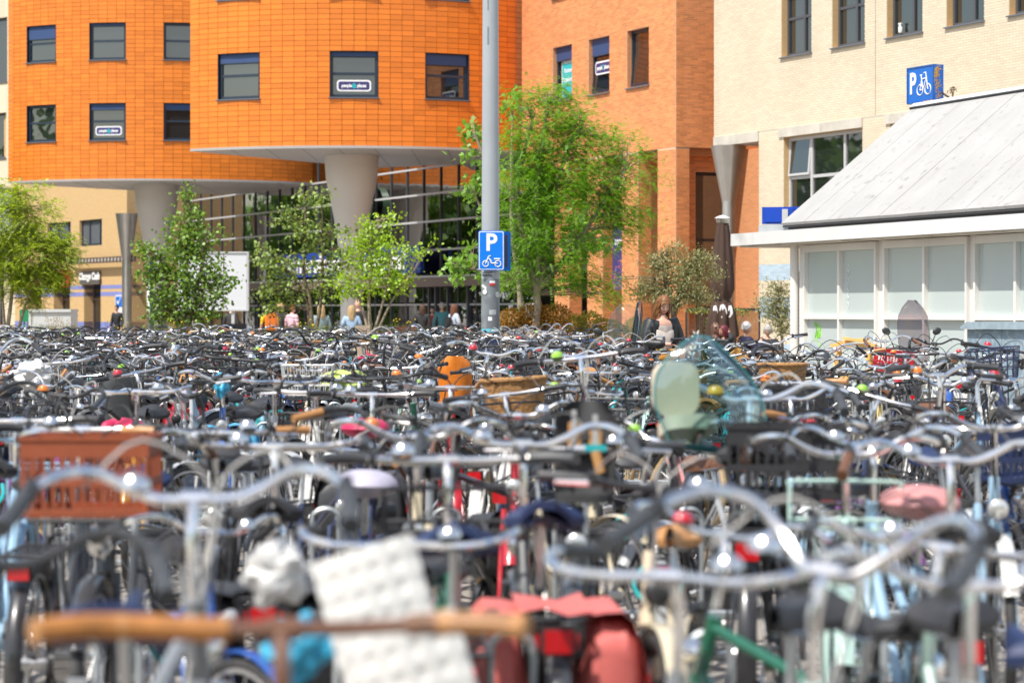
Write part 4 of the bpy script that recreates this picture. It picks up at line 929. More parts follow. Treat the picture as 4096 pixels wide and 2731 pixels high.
MB().box(2.03, 2.11, -.5, .5, .58, .70).box(2.02, 2.10, -.6, .6, .28, .42).build('grille', BLACK, car, smooth=False)
MB().box(2.10, 2.115, -.26, .26, .44, .55).build('number_plate', mat('plate_yellow', (.75, .42, .02), .5), car, smooth=False)
MB().grid([[(1.02, -.66, 1.10), (1.02, .66, 1.10)], [(.48, -.58, 1.43), (.48, .58, 1.43)]]).build('windscreen', DGLASS, car); 
for s in (-1, 1): MB().grid([[(.85, s*.875, 1.02), (-1.5, s*.865, 1.02)], [(.42, s*.70, 1.40), (-1.3, s*.70, 1.44)]]).build('side_window', DGLASS, car)
# ------------------------------------------------------------------ bicycles
PAINT = mat('bike_paint', objcol=True, rough=.28, coat=.6, var=.08, vscale=12, dirt=(.10, .09, .08), dscale=9, dthr=.70)
PLAST = mat('bike_grip_and_saddle', objcol=True, rough=.5, var=.12, vscale=20)
CHROME = mat('chrome', (.84, .83, .82), .16, metal=1., var=.10, vscale=14, dirt=(.20, .17, .14), dscale=22, dthr=.66)
ALU = mat('dull_aluminium', (.58, .58, .58), .32, metal=.9, var=.15, vscale=14)
RUBBER = mat('tyre_rubber', (.042, .041, .040), .65, var=.3, vscale=30)
GUM = mat('gum_tyre', (.42, .30, .16), .7, var=.15, vscale=30)
LENS = mat('lamp_lens', (.75, .75, .72), .08, metal=.6)
REDL = mat('red_lens', (.55, .01, .015), .15, coat=.5)
CABLE = mat('cable_black', (.02, .02, .02), .5); CABLEG = mat('cable_grey', (.45, .44, .42), .5)
WICK = mat('wicker', (.42, .22, .08), .7, var=.4, vscale=60, bump=.6, bscale=90)
STEERP = Vector((0, .445, .82)); STEERA = Vector((0, -.28, .96)).normalized()
CL = Vector((0, .455, 1.10))                              # handlebar clamp

def mirror(pts): return [Vector((-p[0], p[1], p[2])) for p in reversed(pts[1:])]+[Vector(p) for p in pts]
BARS = {
 'gull': [(0, 0, 0), (.07, 0, 0), (.13, .005, .022), (.19, .0, .052), (.245, -.022, .054), (.285, -.07, .036), (.307, -.14, .008), (.32, -.24, -.03)],
 'riser': [(0, 0, 0), (.05, 0, 0), (.10, .002, .026), (.155, -.003, .046), (.23, -.025, .050), (.325, -.065, .046)],
 'flat': [(0, 0, 0), (.10, 0, 0), (.20, -.008, .006), (.28, -.03, .010), (.335, -.06, .008)],
 'dutch': [(0, 0, 0), (.06, .012, 0), (.16, .035, .0), (.24, .02, .012), (.285, -.05, .028), (.295, -.15, .025), (.29, -.27, .012)],
 'swan': [(0, 0, -.01), (.05, .02, .0), (.11, .05, .05), (.17, .05, .10), (.24, .01, .115), (.285, -.07, .09), (.30, -.16, .055), (.305, -.25, .03)],
}
BARPTS = {k: [CL+p for p in spline(mirror(v), 4)] for k, v in BARS.items()}
def parts_lib(lod):
    D = {}; n6 = 8 if lod == 0 else 4; nb = 9 if lod == 0 else 5
    def frame(kind):
        mb = MB(); t = .0165
        ht, hb = (0, .42, .91), (0, .47, .735); bb = (0, 0, .285); st = (0, -.175, .76); ax = (0, -.48, .345)
        mb.tube([ht, hb], .021, n6); mb.tube([bb, st], t, n6)
        if kind == 'diamond':
            mb.tube([(0, .425, .88), (0, -.165, .735)], t, n6); mb.tube([(0, .465, .75), bb], .018, n6)
        elif kind == 'swan':
            mb.tube(spline([(0, .462, .76), (0, .36, .62), (0, .20, .40), bb], 5 if lod == 0 else 2), .019, n6)
            mb.tube(spline([(0, .445, .83), (0, .32, .66), (0, .10, .46), (0, -.07, .47)], 5 if lod == 0 else 2), .014, n6)
        else:
            mb.tube([(0, .465, .75), bb], .021, n6); mb.tube([(0, .435, .85), (0, -.10, .55)], .016, n6)
        for s in (-1, 1):
            mb.tube([(s*.02, -.02, .285), (s*.06, -.48, .345)], .009, n6); mb.tube([(s*.012, -.175, .74), (s*.06, -.48, .345)], .008, n6)
        return mb
    for k in ('diamond', 'swan', 'mixte'): D['frame_'+k] = frame(k).data('frame', PAINT)
    mb = MB(); mb.tube([(0, .468, .74), (0, .478, .70)], .026, n6)
    for s in (-1, 1): mb.tube(spline([(s*.045, .482, .70), (s*.055, .55, .52), (s*.058, .60, .42), (s*.06, .67, .345)], 3 if lod == 0 else 1), [.014, .013, .013, .012, .012, .012, .011, .010, .009, .009][:10] if lod == 0 else .012, n6)
    D['fork'] = mb.data('fork', PAINT)
    def tyre(m, r=.345, w=.021):
        mb = MB(); nn = 36 if lod == 0 else 18
        mb.tube([(0, (r-w)*cos(2*pi*k/nn), (r-w)*sin(2*pi*k/nn)) for k in range(nn)], w, 8 if lod == 0 else 4, 0, False, True); return mb.data('tyre', m)
    D['tyre_black'] = tyre(RUBBER); D['tyre_gum'] = tyre(GUM); D['tyre_fat'] = tyre(RUBBER, .35, .028)
    mb = MB(); nn = 32 if lod == 0 else 16
    mb.lathe([(.295, -.014), (.313, -.015), (.313, .015), (.295, .014)], nn, 0, Matrix.Rotation(pi/2, 4, 'Y'), False)
    mb.lathe([(.018, -.05), (.022, -.03), (.014, 0), (.022, .03), (.018, .05)], 8, 0, Matrix.Rotation(pi/2, 4, 'Y'))
    for k in range(20 if lod == 0 else 8):
        a = 2*pi*k/(20 if lod == 0 else 8); b = a+(.25 if k % 2 else -.25)
        mb.tube([((.025 if k % 2 else -.025), .02*cos(b), .02*sin(b)), (0, .297*cos(a), .297*sin(a))], .0016 if lod == 0 else .002, 3, 0, False)
    D['wheel'] = mb.data('wheel', ALU)
    def guard(a0, a1):
        rows = []; nn = 16 if lod == 0 else 8
        for k in range(nn+1):
            a = a0+(a1-a0)*k/nn; row = []
            for j in range(5):
                u = -1+2*j/4; r = .372-.012*u*u; row.append((.030*u, r*cos(a), r*sin(a)))
            rows.append(row)
        mb = MB(); mb.grid(rows); return mb
    mb = guard(radians(25), radians(205)); D['guard_rear'] = mb.data('mudguard', PAINT)
    mb = guard(radians(28), radians(150)); D['guard_front'] = mb.data('mudguard', PAINT)
    mb = MB(); c = []
    for k in range(9): a = pi/2+pi*k/8; c.append((-.48+.055*cos(a), .345+.055*sin(a)))
    for k in range(9): a = -pi/2+pi*k/8; c.append((.01+.105*cos(a), .285+.10*sin(a)))
    M = Matrix(((0, 0, 1, .055), (1, 0, 0, 0), (0, 1, 0, 0), (0, 0, 0, 1)))
    mb.prism(c, .022, 0, M); D['chain_guard'] = mb.data('chain_guard', PAINT)
    for k, pts in BARPTS.items():
        pp_ = pts if lod == 0 else pts[::2]+([pts[-1]] if len(pts) % 2 == 0 else [])
        mb = MB(); mb.tube(pp_, .0115, nb)
        mb.lathe([(.018, -.028), (.018, .028)], 8, 0, Matrix.Translation(CL) @ Matrix.Rotation(pi/2, 4, 'Y'))
        mb.tube([(0, .422, .90), (0, .408, 1.03), (0, .425, 1.075), CL], .0125, n6)
        D['bar_'+k] = mb.data('handlebar', CHROME); me = D['bar_'+k].copy(); me.materials.clear(); me.materials.append(BLACK); D['barb_'+k] = me
        me = D['bar_'+k].copy(); me.materials.clear(); me.materials.append(PAINT); D['barp_'+k] = me
        for s, nm in ((1, 'R'), (-1, 'L')):
            e = [p for p in (pts if s > 0 else pts[::-1])]
            L = 0; g = [e[-1]]
            for a, b in zip(e[::-1], e[::-1][1:]):
                L += (a-b).length; g.append(b)
                if L > .12: break
            g[0] = g[0]+(g[0]-g[1]).normalized()*.008
            mb = MB(); mb.tube(g, [.0185]+[.0165]*(len(g)-2)+[.0185], nb); D['grip_%s_%s' % (k, nm)] = mb.data('grip', PLAST)
            q = g[-1]; d = (g[0]-g[-1]).normalized(); f = Vector((0, .035, -.012))
            mb = MB(); mb.tube([q+f*.2-d*.02, q+f*.8-d*.01, q+f+d*.04, q+f*1.1+d*.09], [.008, .008, .007, .006], 5); mb.tube([q-d*.035, q-d*.005], .018, 7, 1); mb.tube([q-d*.02, q-d*.02+Vector((0, .02, .022))], .011, 6, 1); D['lever_%s_%s' % (k, nm)] = mb.data('brake_lever', [CHROME, BLACK])
    def saddle(w, l, h):
        rows = []
        for k in range(11):
            v = k/10; y = -.14+l*v; ww = w*(.5+.5*cos(min(v/.55, 1)*pi))*.82+.022 if v > 0.03 else w*.6
            if v > .97: ww *= .6
            zt = .022-.02*sin(pi*min(v*1.1, 1))*.6+.012*(v < .2); row = []
            for j in range(9):
                u = -1+2*j/8; row.append((ww*u, -.22+y, .955+zt+.012-(abs(u)**2.4)*h*.6))
            rows.append(row)
        mb = MB(); mb.grid(rows); mb.grid([[(p[0]*.96, p[1], p[2]-.022-(.02 if j not in (0, 8) else 0)) for j, p in enumerate(r)] for r in rows[::-1]])
        for a, b in ((0, 8),):
            mb.grid([[r[0] for r in rows], [(r[0][0]*.96, r[0][1], r[0][2]-.022) for r in rows]]); mb.grid([[(r[8][0]*.96, r[8][1], r[8][2]-.022) for r in rows], [r[8] for r in rows]])
        mb.grid([[(p[0]*.96, p[1], p[2]-.022) for p in rows[0]], rows[0]])
        return mb
    D['saddle_wide'] = saddle(.115, .27, .07).data('saddle', PLAST); D['saddle_slim'] = saddle(.085, .28, .05).data('saddle', PLAST)
    mb = MB(); mb.ell((0, -.20, .955), (.125, .165, .055), 14, 8); mb.ell((0, -.06, .955), (.05, .08, .045), 10, 6); D['saddle_cover'] = mb.data('saddle_cover', PLAST)
    mb = MB(); mb.tube([(0, -.172, .75), (0, -.205, .945)], .0125, n6)
    for s in (-1, 1): mb.tube([(s*.03, -.33, .935), (s*.035, -.22, .915), (s*.012, -.10, .925)], .004, 4)
    D['seat_post'] = mb.data('seat_post', ALU)
    mb = MB()
    for s in (-1, 1):
        mb.tube(spline([(s*.03, -.20, .70), (s*.06, -.26, .735), (s*.065, -.70, .735)], 3), .006, 5); mb.tube([(s*.065, -.62, .73), (s*.062, -.48, .36)], .005, 5)
    for y in (-.30, -.42, -.54, -.66): mb.tube([(-.063, y, .735), (.063, y, .735)], .005, 5)
    mb.tube([(-.065, -.70, .735), (.065, -.70, .735)], .006, 5); D['rear_rack'] = mb.data('rear_rack', BLACK)
    me = D['rear_rack'].copy(); me.materials.clear(); me.materials.append(PAINT); D['rear_rack_p'] = me
    mb = MB(); mb.lathe([(.012, -.075), (.03, -.055), (.038, -.01), (.040, .0)], 14, 0, Matrix.Translation((0, .57, .80)) @ Matrix.Rotation(-pi/2, 4, 'X')); mb.lathe([(.037, .001), (.030, .008), (.012, .014)], 14, 1, Matrix.Translation((0, .57, .80)) @ Matrix.Rotation(-pi/2, 4, 'X')); mb.tube([(0, .49, .74), (0, .53, .80)], .006, 4)
    D['headlight'] = mb.data('headlight', [CHROME, LENS]); me = D['headlight'].copy(); me.materials.clear(); me.materials.append(BLACK); me.materials.append(LENS); D['headlight_b'] = me
    mb = MB(); mb.box(-.035, .035, -.745, -.725, .66, .715); mb.box(-.045, .045, -.724, -.715, .655, .72, 1); D['rear_light'] = mb.data('rear_light', [REDL, BLACK], False)
    mb = MB(); mb.lathe([(.033, 0), (.031, .012), (.022, .024), (.004, .029)], 12, 0, Matrix.Translation(CL+Vector((-.12, .0, .022)))); D['bell'] = mb.data('bell', CHROME)
    me = D['bell'].copy(); me.materials.clear(); me.materials.append(PAINT); D['bell_p'] = me
    mb = MB(); mb.lathe([(.085, .048), (.085, .053)], 14, 0, Matrix.Translation((0, 0, .285)) @ Matrix.Rotation(pi/2, 4, 'Y'))
    for s in (-1, 1):
        mb.tube([(s*.07, 0, .285), (s*.085, s*.12, .285-s*.11)], .009, 5); mb.tube([(-.07, 0, .285), (.07, 0, .285)], .014, 6) if s > 0 else None
    D['crank'] = mb.data('crank', ALU)
    for s in (-1, 1): D['pedal%d' % s] = MB().cbox((s*.135, s*.12, .285-s*.11), (.09, .06, .022)).data('pedal', BLACK, False)
    mb = MB(); mb.tube([(-.03, -.40, .32), (-.10, -.40, .02), (-.12, -.37, .01)], .009, 5); D['kickstand'] = mb.data('kickstand', ALU)
    for i, m in enumerate((CABLE, CABLEG)):
        mb = MB(); q = 4 if lod == 0 else 2
        mb.tube(spline([(.20, .46, 1.12), (.14, .54, 1.19), (.03, .58, 1.12), (.01, .52, .92), (.02, .48, .76)], q), .0036, 4, 0, False)
        mb.tube(spline([(-.22, .45, 1.12), (-.12, .56, 1.21), (.02, .585, 1.10), (.0, .50, .90), (-.02, .40, .72)], q), .0036, 4, 0, False); D['cable_%d' % i] = mb.data('brake_cable', m)
    mb = MB(); mb.tube(spline([(.05, -.40, .66), (.10, -.52, .60), (.02, -.60, .50), (-.10, -.50, .58), (-.05, -.38, .66)], 4), .010, 6, 0, False, False); D['lock'] = mb.data('chain_lock', PLAST)
    # front carriers, crate, basket
    mb = MB()
    for z in (.90, ): mb.tube([(-.17, .52, z), (-.17, .86, z), (.17, .86, z), (.17, .52, z)], .008, 5, 0, False, True)
    for x in (-.10, -.03, .04, .11): mb.tube([(x, .52, .90), (x, .86, .90)], .005, 5)
    mb.tube(spline([(-.17, .54, .90), (-.17, .53, 1.00), (-.15, .525, 1.02), (.15, .525, 1.02), (.17, .53, 1.00), (.17, .54, .90)], 2), .007, 5)
    for s in (-1, 1): mb.tube([(s*.09, .80, .90), (s*.06, .67, .36)], .006, 5)
    mb.tube([(0, .47, .80), (0, .56, .90)], .010, 5); D['front_carrier'] = mb.data('front_carrier', BLACK); me = D['front_carrier'].copy(); me.materials.clear(); me.materials.append(PAINT); D['front_carrier_p'] = me
    mb = MB(); X, Y0, Y1, Z0, Z1 = .20, .54, .84, .915, 1.15; t = .006
    for z0, z1 in ((Z0, Z0+.02), (Z0+.09, Z0+.115), (Z1-.055, Z1)):
        mb.box(-X, X, Y0, Y0+t, z0, z1).box(-X, X, Y1-t, Y1, z0, z1).box(-X, -X+t, Y0+t, Y1-t, z0, z1).box(X-t, X, Y0+t, Y1-t, z0, z1)
    mb.box(-X-.006, X+.006, Y0-.006, Y1+.006, Z1, Z1+.01, skip=('b', 't'))
    nx = 13 if lod == 0 else 7
    for k in range(nx):
        x = -X+.008+(2*X-.016)*k/(nx-1); mb.box(x-.005, x+.005, Y0+.001, Y0+t-.001, Z0+.02, Z1-.055).box(x-.005, x+.005, Y1-t+.001, Y1-.001, Z0+.02, Z1-.055)
    for k in range(9): y = Y0+.01+(Y1-Y0-.02)*k/8; mb.box(-X+.001, -X+t-.001, y-.005, y+.005, Z0+.02, Z1-.055).box(X-t+.001, X-.001, y-.005, y+.005, Z0+.02, Z1-.055)
    mb.box(-X, X, Y0, Y1, Z0-.006, Z0-.001); D['crate'] = mb.data('crate', PLAST, False)
    mb = MB(); rows = []
    for k in range(11):
        f = k/10; row = []
        for j in range(25):
            a = 2*pi*j/24; w = (1+.012*(1 if (k+j) % 2 else -1)); row.append(((.15+.04*f)*cos(a)*w, .70+(.11+.03*f)*sin(a)*w, .93+.22*f))
        rows.append(row)
    mb.grid(rows); mb.tube(rows[-1][:-1], .012, 6, 0, False, True); mb.tube([tuple(p) for p in rows[0][:-1]], .010, 5, 0, False, True); D['basket'] = mb.data('wicker_basket', WICK)
    # wire basket
    mb = MB()
    for z, s in ((.93, .9), (1.0, .95), (1.07, 1.0), (1.15, 1.05)):
        mb.tube([(-.18*s, .70-.13*s, z), (.18*s, .70-.13*s, z), (.18*s, .70+.13*s, z), (-.18*s, .70+.13*s, z)], .004 if z < 1.1 else .006, 4, 0, False, True)
    for k in range(9):
        x = -1+k/4
        for sy in (-1, 1): mb.tube([(.18*.9*x, .70+sy*.117, .93), (.18*1.05*x, .70+sy*.1365, 1.15)], .003, 4, 0, False)
    for k in range(6):
        y = -1+2*k/5
        for sx in (-1, 1): mb.tube([(sx*.162, .70+.117*y, .93), (sx*.189, .70+.1365*y, 1.15)], .003, 4, 0, False)
    D['wire_basket'] = mb.data('wire_basket', PAINT)
    # panniers, bag, child seats
    mb = MB(); from mathutils import noise as _nz
    sg_ = lambda v, e: math.copysign(abs(v)**e, v)
    for s in (-1, 1):
        rows = []; q_ = 14 if lod == 0 else 6
        for a_ in range(q_+1):
            a = -pi/2+pi*a_/q_; row = []
            for b_ in range(2*q_+1):
                b = 2*pi*(b_ % (2*q_))/(2*q_); d = Vector((sg_(cos(a), .45)*sg_(cos(b), .5), sg_(cos(a), .45)*sg_(sin(b), .5), sg_(sin(a), .5)))
                k_ = 1+.10*_nz.noise(d*2.3+Vector((s*3, 0, 0))); row.append((s*.145+d.x*.075*k_*(1.1-.2*d.z), -.50+d.y*.165*k_, .575+d.z*.15*k_))
            rows.append(row)
        mb.grid(rows)
        mb.grid([[(s*(.075+.15*u), -.50+y_*(.16+.01*u), .738+.012*sin(u*3)-max(0, u-.75)*.5) for y_ in (-1, -.3, .4, 1)] for u in (0, .3, .6, .8, 1, 1.2)])
        for y in (-.60, -.42): mb.box(s*.222-.004, s*.222+.004, y-.016, y+.016, .50, .70, 1); mb.box(s*.232-.005, s*.232+.005, y-.022, y+.022, .56, .59, 2)
    mb.grid([[(-.09+.06*u, -.67+.33*v, .752+.012*sin(u*2.1+v)) for u in range(4)] for v in (0, .5, 1)])
    mb.box(-.055, .055, -.690, -.672, .66, .70, 2); mb.box(-.07, .07, -.671, -.664, .64, .72, 1)
    D['pannier'] = mb.data('pannier', [PLAST, BLACK, REDL])
    def shell(w, h, y0, tilt, z0, dpt):
        mb = MB(); rows = []
        for k in range(9):
            f = k/8; ww = w*(.88+.18*sin(f*pi*.8))*(1-.55*max(0, (f-.7)/.3)**2.5); row = []
            for j in range(9):
                u = -1+2*j/8; row.append((ww*u, y0-tilt*f+dpt*abs(u)**3, z0+h*f))
            rows.append(row)
        mb.grid(rows); mb.grid([[(p[0]*1.01, p[1]-.018, p[2]) for p in r] for r in rows[::-1]])
        mb.grid([[r[0] for r in rows], [(r[0][0]*1.01, r[0][1]-.018, r[0][2]) for r in rows]]); mb.grid([[(r[8][0]*1.01, r[8][1]-.018, r[8][2]) for r in rows], [r[8] for r in rows]]); mb.grid([[(p[0]*1.01, p[1]-.018, p[2]) for p in rows[8]], rows[8]])
        # seat pan and foot wings
        mb.prism(roundrect(w*1.9, .24, .07), .05, 0, Matrix.Translation((0, y0+.13, z0-.02)))
        for s in (-1, 1): mb.prism([(0, 0), (.10, 0), (.13, -.26), (.06, -.30), (.0, -.2)], .02, 0, Matrix.Translation((s*w-.01, y0+.12, z0)) @ Matrix(((0, 0, 1, 0), (1, 0, 0, 0), (0, 1, 0, 0), (0, 0, 0, 1))))
        return mb
    D['child_seat_rear'] = shell(.155, .44, -.66, .05, .80, .09).data('child_seat', PLAST)
    D['child_seat_front'] = shell(.13, .33, .08, .05, .98, .07).data('child_seat', PLAST)
    if lod == 0:
        rows = []
        for k in range(12):
            f = k/11; w = .215*(1-.80*max(0, (f-.45)/.55)**2.3)*(.86+.14*min(f*4, 1)); rows.append([(w*u, .50+.10*f*.3-.13*u*u-.08*f, 1.10+.42*f) for u in [-1+2*j/12 for j in range(13)]])
        mb = MB(); mb.grid(rows); mb.grid([[(p[0], p[1]-.005, p[2]) for p in r] for r in rows[::-1]]); me = mb.data('windscreen', TEALGLASS, angle=80); D['windscreen_teal'] = me
        me = me.copy(); me.materials.clear(); me.materials.append(CLEARSCR); D['windscreen_clear'] = me
    return D
LIB = parts_lib(0)

BLK = (.034, .034, .037); COLS = {
 'black': BLK, 'charcoal': (.055, .058, .062), 'silver': (.42, .43, .44), 'white': (.70, .69, .65), 'cream': (.66, .57, .40), 'pale blue': (.30, .47, .62), 'blue': (.025, .09, .34),
 'navy': (.02, .035, .10), 'mint': (.43, .60, .54), 'green': (.02, .13, .075), 'red': (.52, .015, .03), 'yellow': (.66, .36, .02), 'pale yellow': (.72, .58, .24), 'turquoise': (.03, .42, .44),
 'brown': (.16, .07, .035), 'pink': (.62, .28, .27), 'purple': (.20, .06, .26), 'grey': (.20, .21, .22), 'tan': (.48, .23, .08), 'orange': (.72, .20, .015), 'salmon': (.68, .16, .14), 'grey white': (.62, .60, .57), 'rust': (.30, .075, .03), 'crimson': (.58, .02, .09), 'beige': (.50, .40, .27), 'lilac': (.48, .45, .55), 'lime': (.30, .60, .05), 'sky blue': (.10, .42, .68)}
def col4(n): return (*COLS[n], 1)
GROUP = 'bicycles parked in rows on the square'
def part(name, key, parent, col, mx=None):
    o = bpy.data.objects.new(name, LIB[key]); o.parent = parent; o.color = col; C.objects.link(o)
    if mx is not None: o.matrix_local = mx
    return o
def bike(X, Y, rz, label, frame='swan', color='black', bar='gull', barm='bar', grip='black', saddle='saddle_wide', scol='black', steer=0., lean=0., lift=0., rack=True, guard=None, light=True,
         carrier=None, ccol='black', rear=None, rcol='black', tyre='tyre_black', rise=0., barcol=None, scale=1., cable=0, lock=None, bell=True, bellcol=None, levers=True, cover=None, windscreen=None, fine=True, chain=True):
    """(X, Y) is where the handlebar clamp stands on the ground; rz = heading (0: facing away from the camera)"""
    t = bpy.data.objects.new('bicycle', None); t.empty_display_size = .2; C.objects.link(t); tag(t, label, 'bicycle', GROUP)
    Mz = Matrix.Rotation(rz, 4, 'Z') @ Matrix.Rotation(lean, 4, 'Y')
    if lift:                                              # front wheel held up in the rack
        Mz = Mz @ Matrix.Translation((0, -.48, 0)) @ Matrix.Rotation(lift, 4, 'X') @ Matrix.Translation((0, .48, 0))
    q = Mz @ Vector((0, CL.y*scale, 0)); t.matrix_world = Matrix.Translation((X-q.x, Y-q.y, 0)) @ Mz @ Matrix.Scale(scale, 4)
    c = col4(color); St = Matrix.Translation(STEERP) @ Matrix.Rotation(steer, 4, STEERA) @ Matrix.Translation(-STEERP)
    part('frame', 'frame_'+frame, t, c); part('fork', 'fork', t, c, St)
    for y, mx in ((-.48, Matrix()), (.67, St)):
        w = part('wheel', 'wheel', t, c, mx @ Matrix.Translation((0, y, .345)) @ Matrix.Rotation(random.random()*6, 4, 'X')); part('tyre', tyre, w, c)
    gc = col4(guard) if guard else c
    part('mudguard', 'guard_rear', t, gc, Matrix.Translation((0, -.48, .345)))
    part('mudguard', 'guard_front', t, gc, St @ Matrix.Translation((0, .67, .345)))
    if chain: part('chain_guard', 'chain_guard', t, gc)
    hb = part('handlebar', barm+'_'+bar, t, col4(barcol or grip) if barm == 'barp' else c, St @ Matrix.Translation((0, 0, rise)))
    for s in 'RL':
        part('grip', 'grip_%s_%s' % (bar, s), hb, col4(grip))
        if levers: part('brake_lever', 'lever_%s_%s' % (bar, s), hb, c)
    if bell:
        part('bell', 'bell_p' if bellcol else 'bell', hb, col4(bellcol) if bellcol else c)
    sp = part('seat_post', 'seat_post', t, c)
    if cover: lab(part('saddle_cover', 'saddle_cover', t, col4(cover)), cover+' saddle cover')
    else: part('saddle', saddle, t, col4(scol))
    if cable is not None: part('brake_cable', 'cable_%d' % cable, t, c, St @ Matrix.Translation((0, 0, rise)))
    part('crank', 'crank', t, c); part('pedal', 'pedal1', t, c); part('pedal', 'pedal-1', t, c)
    if fine: part('kickstand', 'kickstand', t, c)
    if rack: part('rear_rack', 'rear_rack', t, c); part('rear_light', 'rear_light', t, c)
    if light: part('headlight', 'headlight' if barm == 'bar' else 'headlight_b', t, c, St)
    if lock: part('chain_lock', 'lock', t, col4(lock))
    if carrier:
        if carrier != 'front_carrier_p': part('front_carrier', 'front_carrier', t, c)
        else: part('front_carrier', 'front_carrier_p', t, c)
        if carrier in ('crate', 'basket', 'wire_basket'): part({'crate': 'crate', 'basket': 'wicker_basket', 'wire_basket': 'wire_basket'}[carrier], carrier, t, col4(ccol))
    if rear: part({'pannier': 'pannier', 'child_seat_rear': 'child_seat', 'child_seat_front': 'child_seat'}[rear], rear, t, col4(rcol))
    if windscreen: part('windscreen', 'windscreen_'+windscreen, t, c, Matrix.Translation((0, .03, -.0)))
    return t
PLACED = []
def fg(px, py, rz, label, z=1.105, Yset=None, **k):
    Y = Yset or FPX*(CAMZ-z*k.get('scale', 1.))/(py-HY); X = (px-CXP)/FPX*Y
    PLACED.append((X, Y, rz)); return bike(X, Y, radians(rz), label, **k)

# --- hand placed bicycles, nearest first
b1 = fg(1130, 2500, 4, 'nearest bicycle with a straight rusty brown bar across the lower left', bar='flat', barm='barp', barcol='brown', grip='tan', color='charcoal', scale=1., levers=False, bell=False, cable=None)
fg(3255, 2420, -14, 'very near bicycle at the lower right with a gleaming high arched chrome bar', Yset=4.2, bar='swan', color='mint', grip='charcoal', frame='mixte', saddle='saddle_slim', steer=radians(-16), cable=1)
fg(2680, 2200, 152, 'near grey bicycle with a curved bar before the mint bicycles', bar='dutch', color='grey', grip='charcoal', frame='diamond', tyre='tyre_gum', Yset=4.5, scale=.96, cable=None)
fg(-60, 2250, 8, 'near black bicycle cut by the left edge of the picture', bar='gull', barm='barb', color='black', grip='charcoal', cable=None)
fg(3880, 2330, 172, 'near silver bicycle in the lower right corner', bar='gull', color='silver', grip='charcoal', frame='mixte', scale=.96, cable=None)
fg(790, 1985, -3, 'bicycle with a wide silver gull wing bar before the rust coloured crate', bar='gull', color='grey', grip='charcoal', frame='diamond', scale=1.06, cable=1, scol='navy', steer=radians(2))
fg(1620, 2170, 176, 'dark bicycle facing the camera left of the salmon panniers', bar='dutch', color='navy', grip='charcoal', frame='swan', scale=.9, levers=False)
fg(3700, 2110, 10, 'mint green lady bicycle with a mint rear rack at the right', bar='dutch', color='mint', grip='charcoal', frame='swan', Yset=5.4, rack=False, steer=radians(-25), scale=.93, saddle='saddle_wide', scol='navy')
fg(1790, 1835, 3, 'dark green bicycle with a long straight silver bar and black saddle', bar='flat', color='green', grip='charcoal', frame='diamond', scale=1.03, scol='navy', carrier='front_carrier')
fg(2090, 1835, 4, 'bicycle carrying salmon panniers with a red rear light under a blue black saddle', bar='gull', color='charcoal', grip='charcoal', rear='pannier', rcol='salmon', scol='navy', Yset=7.35, scale=1.04)
fg(2310, 1830, 176, 'bicycle with a dark grey front child seat showing tan straps', bar='flat', color='charcoal', grip='charcoal', rear=None, Yset=7.9, scale=1.0)
fg(3000, 1545, -6, 'bicycle with a teal windscreen and a beige child seat', bar='gull', color='black', grip='charcoal', frame='mixte', scale=1.1, Yset=9.3, bellcol='yellow', cable=1)
fg(420, 2040, 180, 'bicycle facing the camera with a large rust coloured crate', bar='gull', color='charcoal', grip='brown', carrier='crate', ccol='rust', Yset=7.9, scale=1., scol='navy')
fg(330, 1790, 0, 'black bicycle with a long flat bar over the crate at the left', bar='flat', color='black', grip='black', Yset=9.2, carrier='front_carrier')
fg(70, 1720, 4, 'pale blue bicycle at the left edge with a pale blue front tube', bar='flat', color='pale blue', grip='black', frame='mixte', Yset=9.9, carrier='front_carrier_p')
fg(3140, 1770, 174, 'dark bicycle with a deep black crate facing the camera', bar='gull', color='black', grip='charcoal', carrier='crate', ccol='black', Yset=8.6, light=False)
fg(3380, 1800, 172, 'mint green bicycle with a mint front carrier frame and white bar', bar='gull', color='mint', grip='brown', frame='mixte', Yset=7.6, carrier='front_carrier_p', scale=1.0)
fg(3480, 1775, 5, 'bicycle with a silver bar above the salmon pink saddle cover', bar='gull', color='pale blue', grip='charcoal', Yset=8.2, cover='pink', frame='mixte')
fg(3800, 1850, -8, 'black bicycle with a brown grip at the right of the silver bar', bar='gull', color='black', grip='brown', Yset=7.3)
fg(3980, 1690, 175, 'blue bicycle near the right edge with grey white wheels', bar='gull', color='pale blue', grip='charcoal', Yset=9.3, frame='mixte', guard='white')
fg(1665, 1765, 178, 'cream bicycle facing the camera with a silver M shaped bar', bar='gull', color='cream', grip='charcoal', Yset=8.2, frame='swan', scale=1.02)
fg(1100, 1850, 4, 'black bicycle with a black saddle and red rear light left of centre', bar='dutch', color='black', grip='black', Yset=8.0, rear='pannier', rcol='black')
fg(860, 1775, 184, 'black bicycle facing the camera with a big round headlight', bar='flat', color='black', grip='tan', Yset=8.9, carrier='front_carrier', tyre='tyre_fat')
fg(1260, 1560, 178, 'bright silver bicycle with a straight chrome bar before red covers', bar='flat', color='white', grip='black', Yset=13.4)
fg(545, 1545, 182, 'yellow bicycle facing the camera with a tall black stem', bar='dutch', color='yellow', grip='black', Yset=13.5, frame='mixte')
fg(3520, 1490, 177, 'pale yellow bicycle with a chrome headlight and orange bell', bar='gull', color='pale yellow', grip='black', Yset=16.5, frame='mixte', bellcol='orange', guard='black')
fg(1800, 1575, 3, 'red bicycle with a black saddle below the orange child seat', bar='dutch', color='red', grip='black', Yset=14.2, frame='mixte', scol='black')
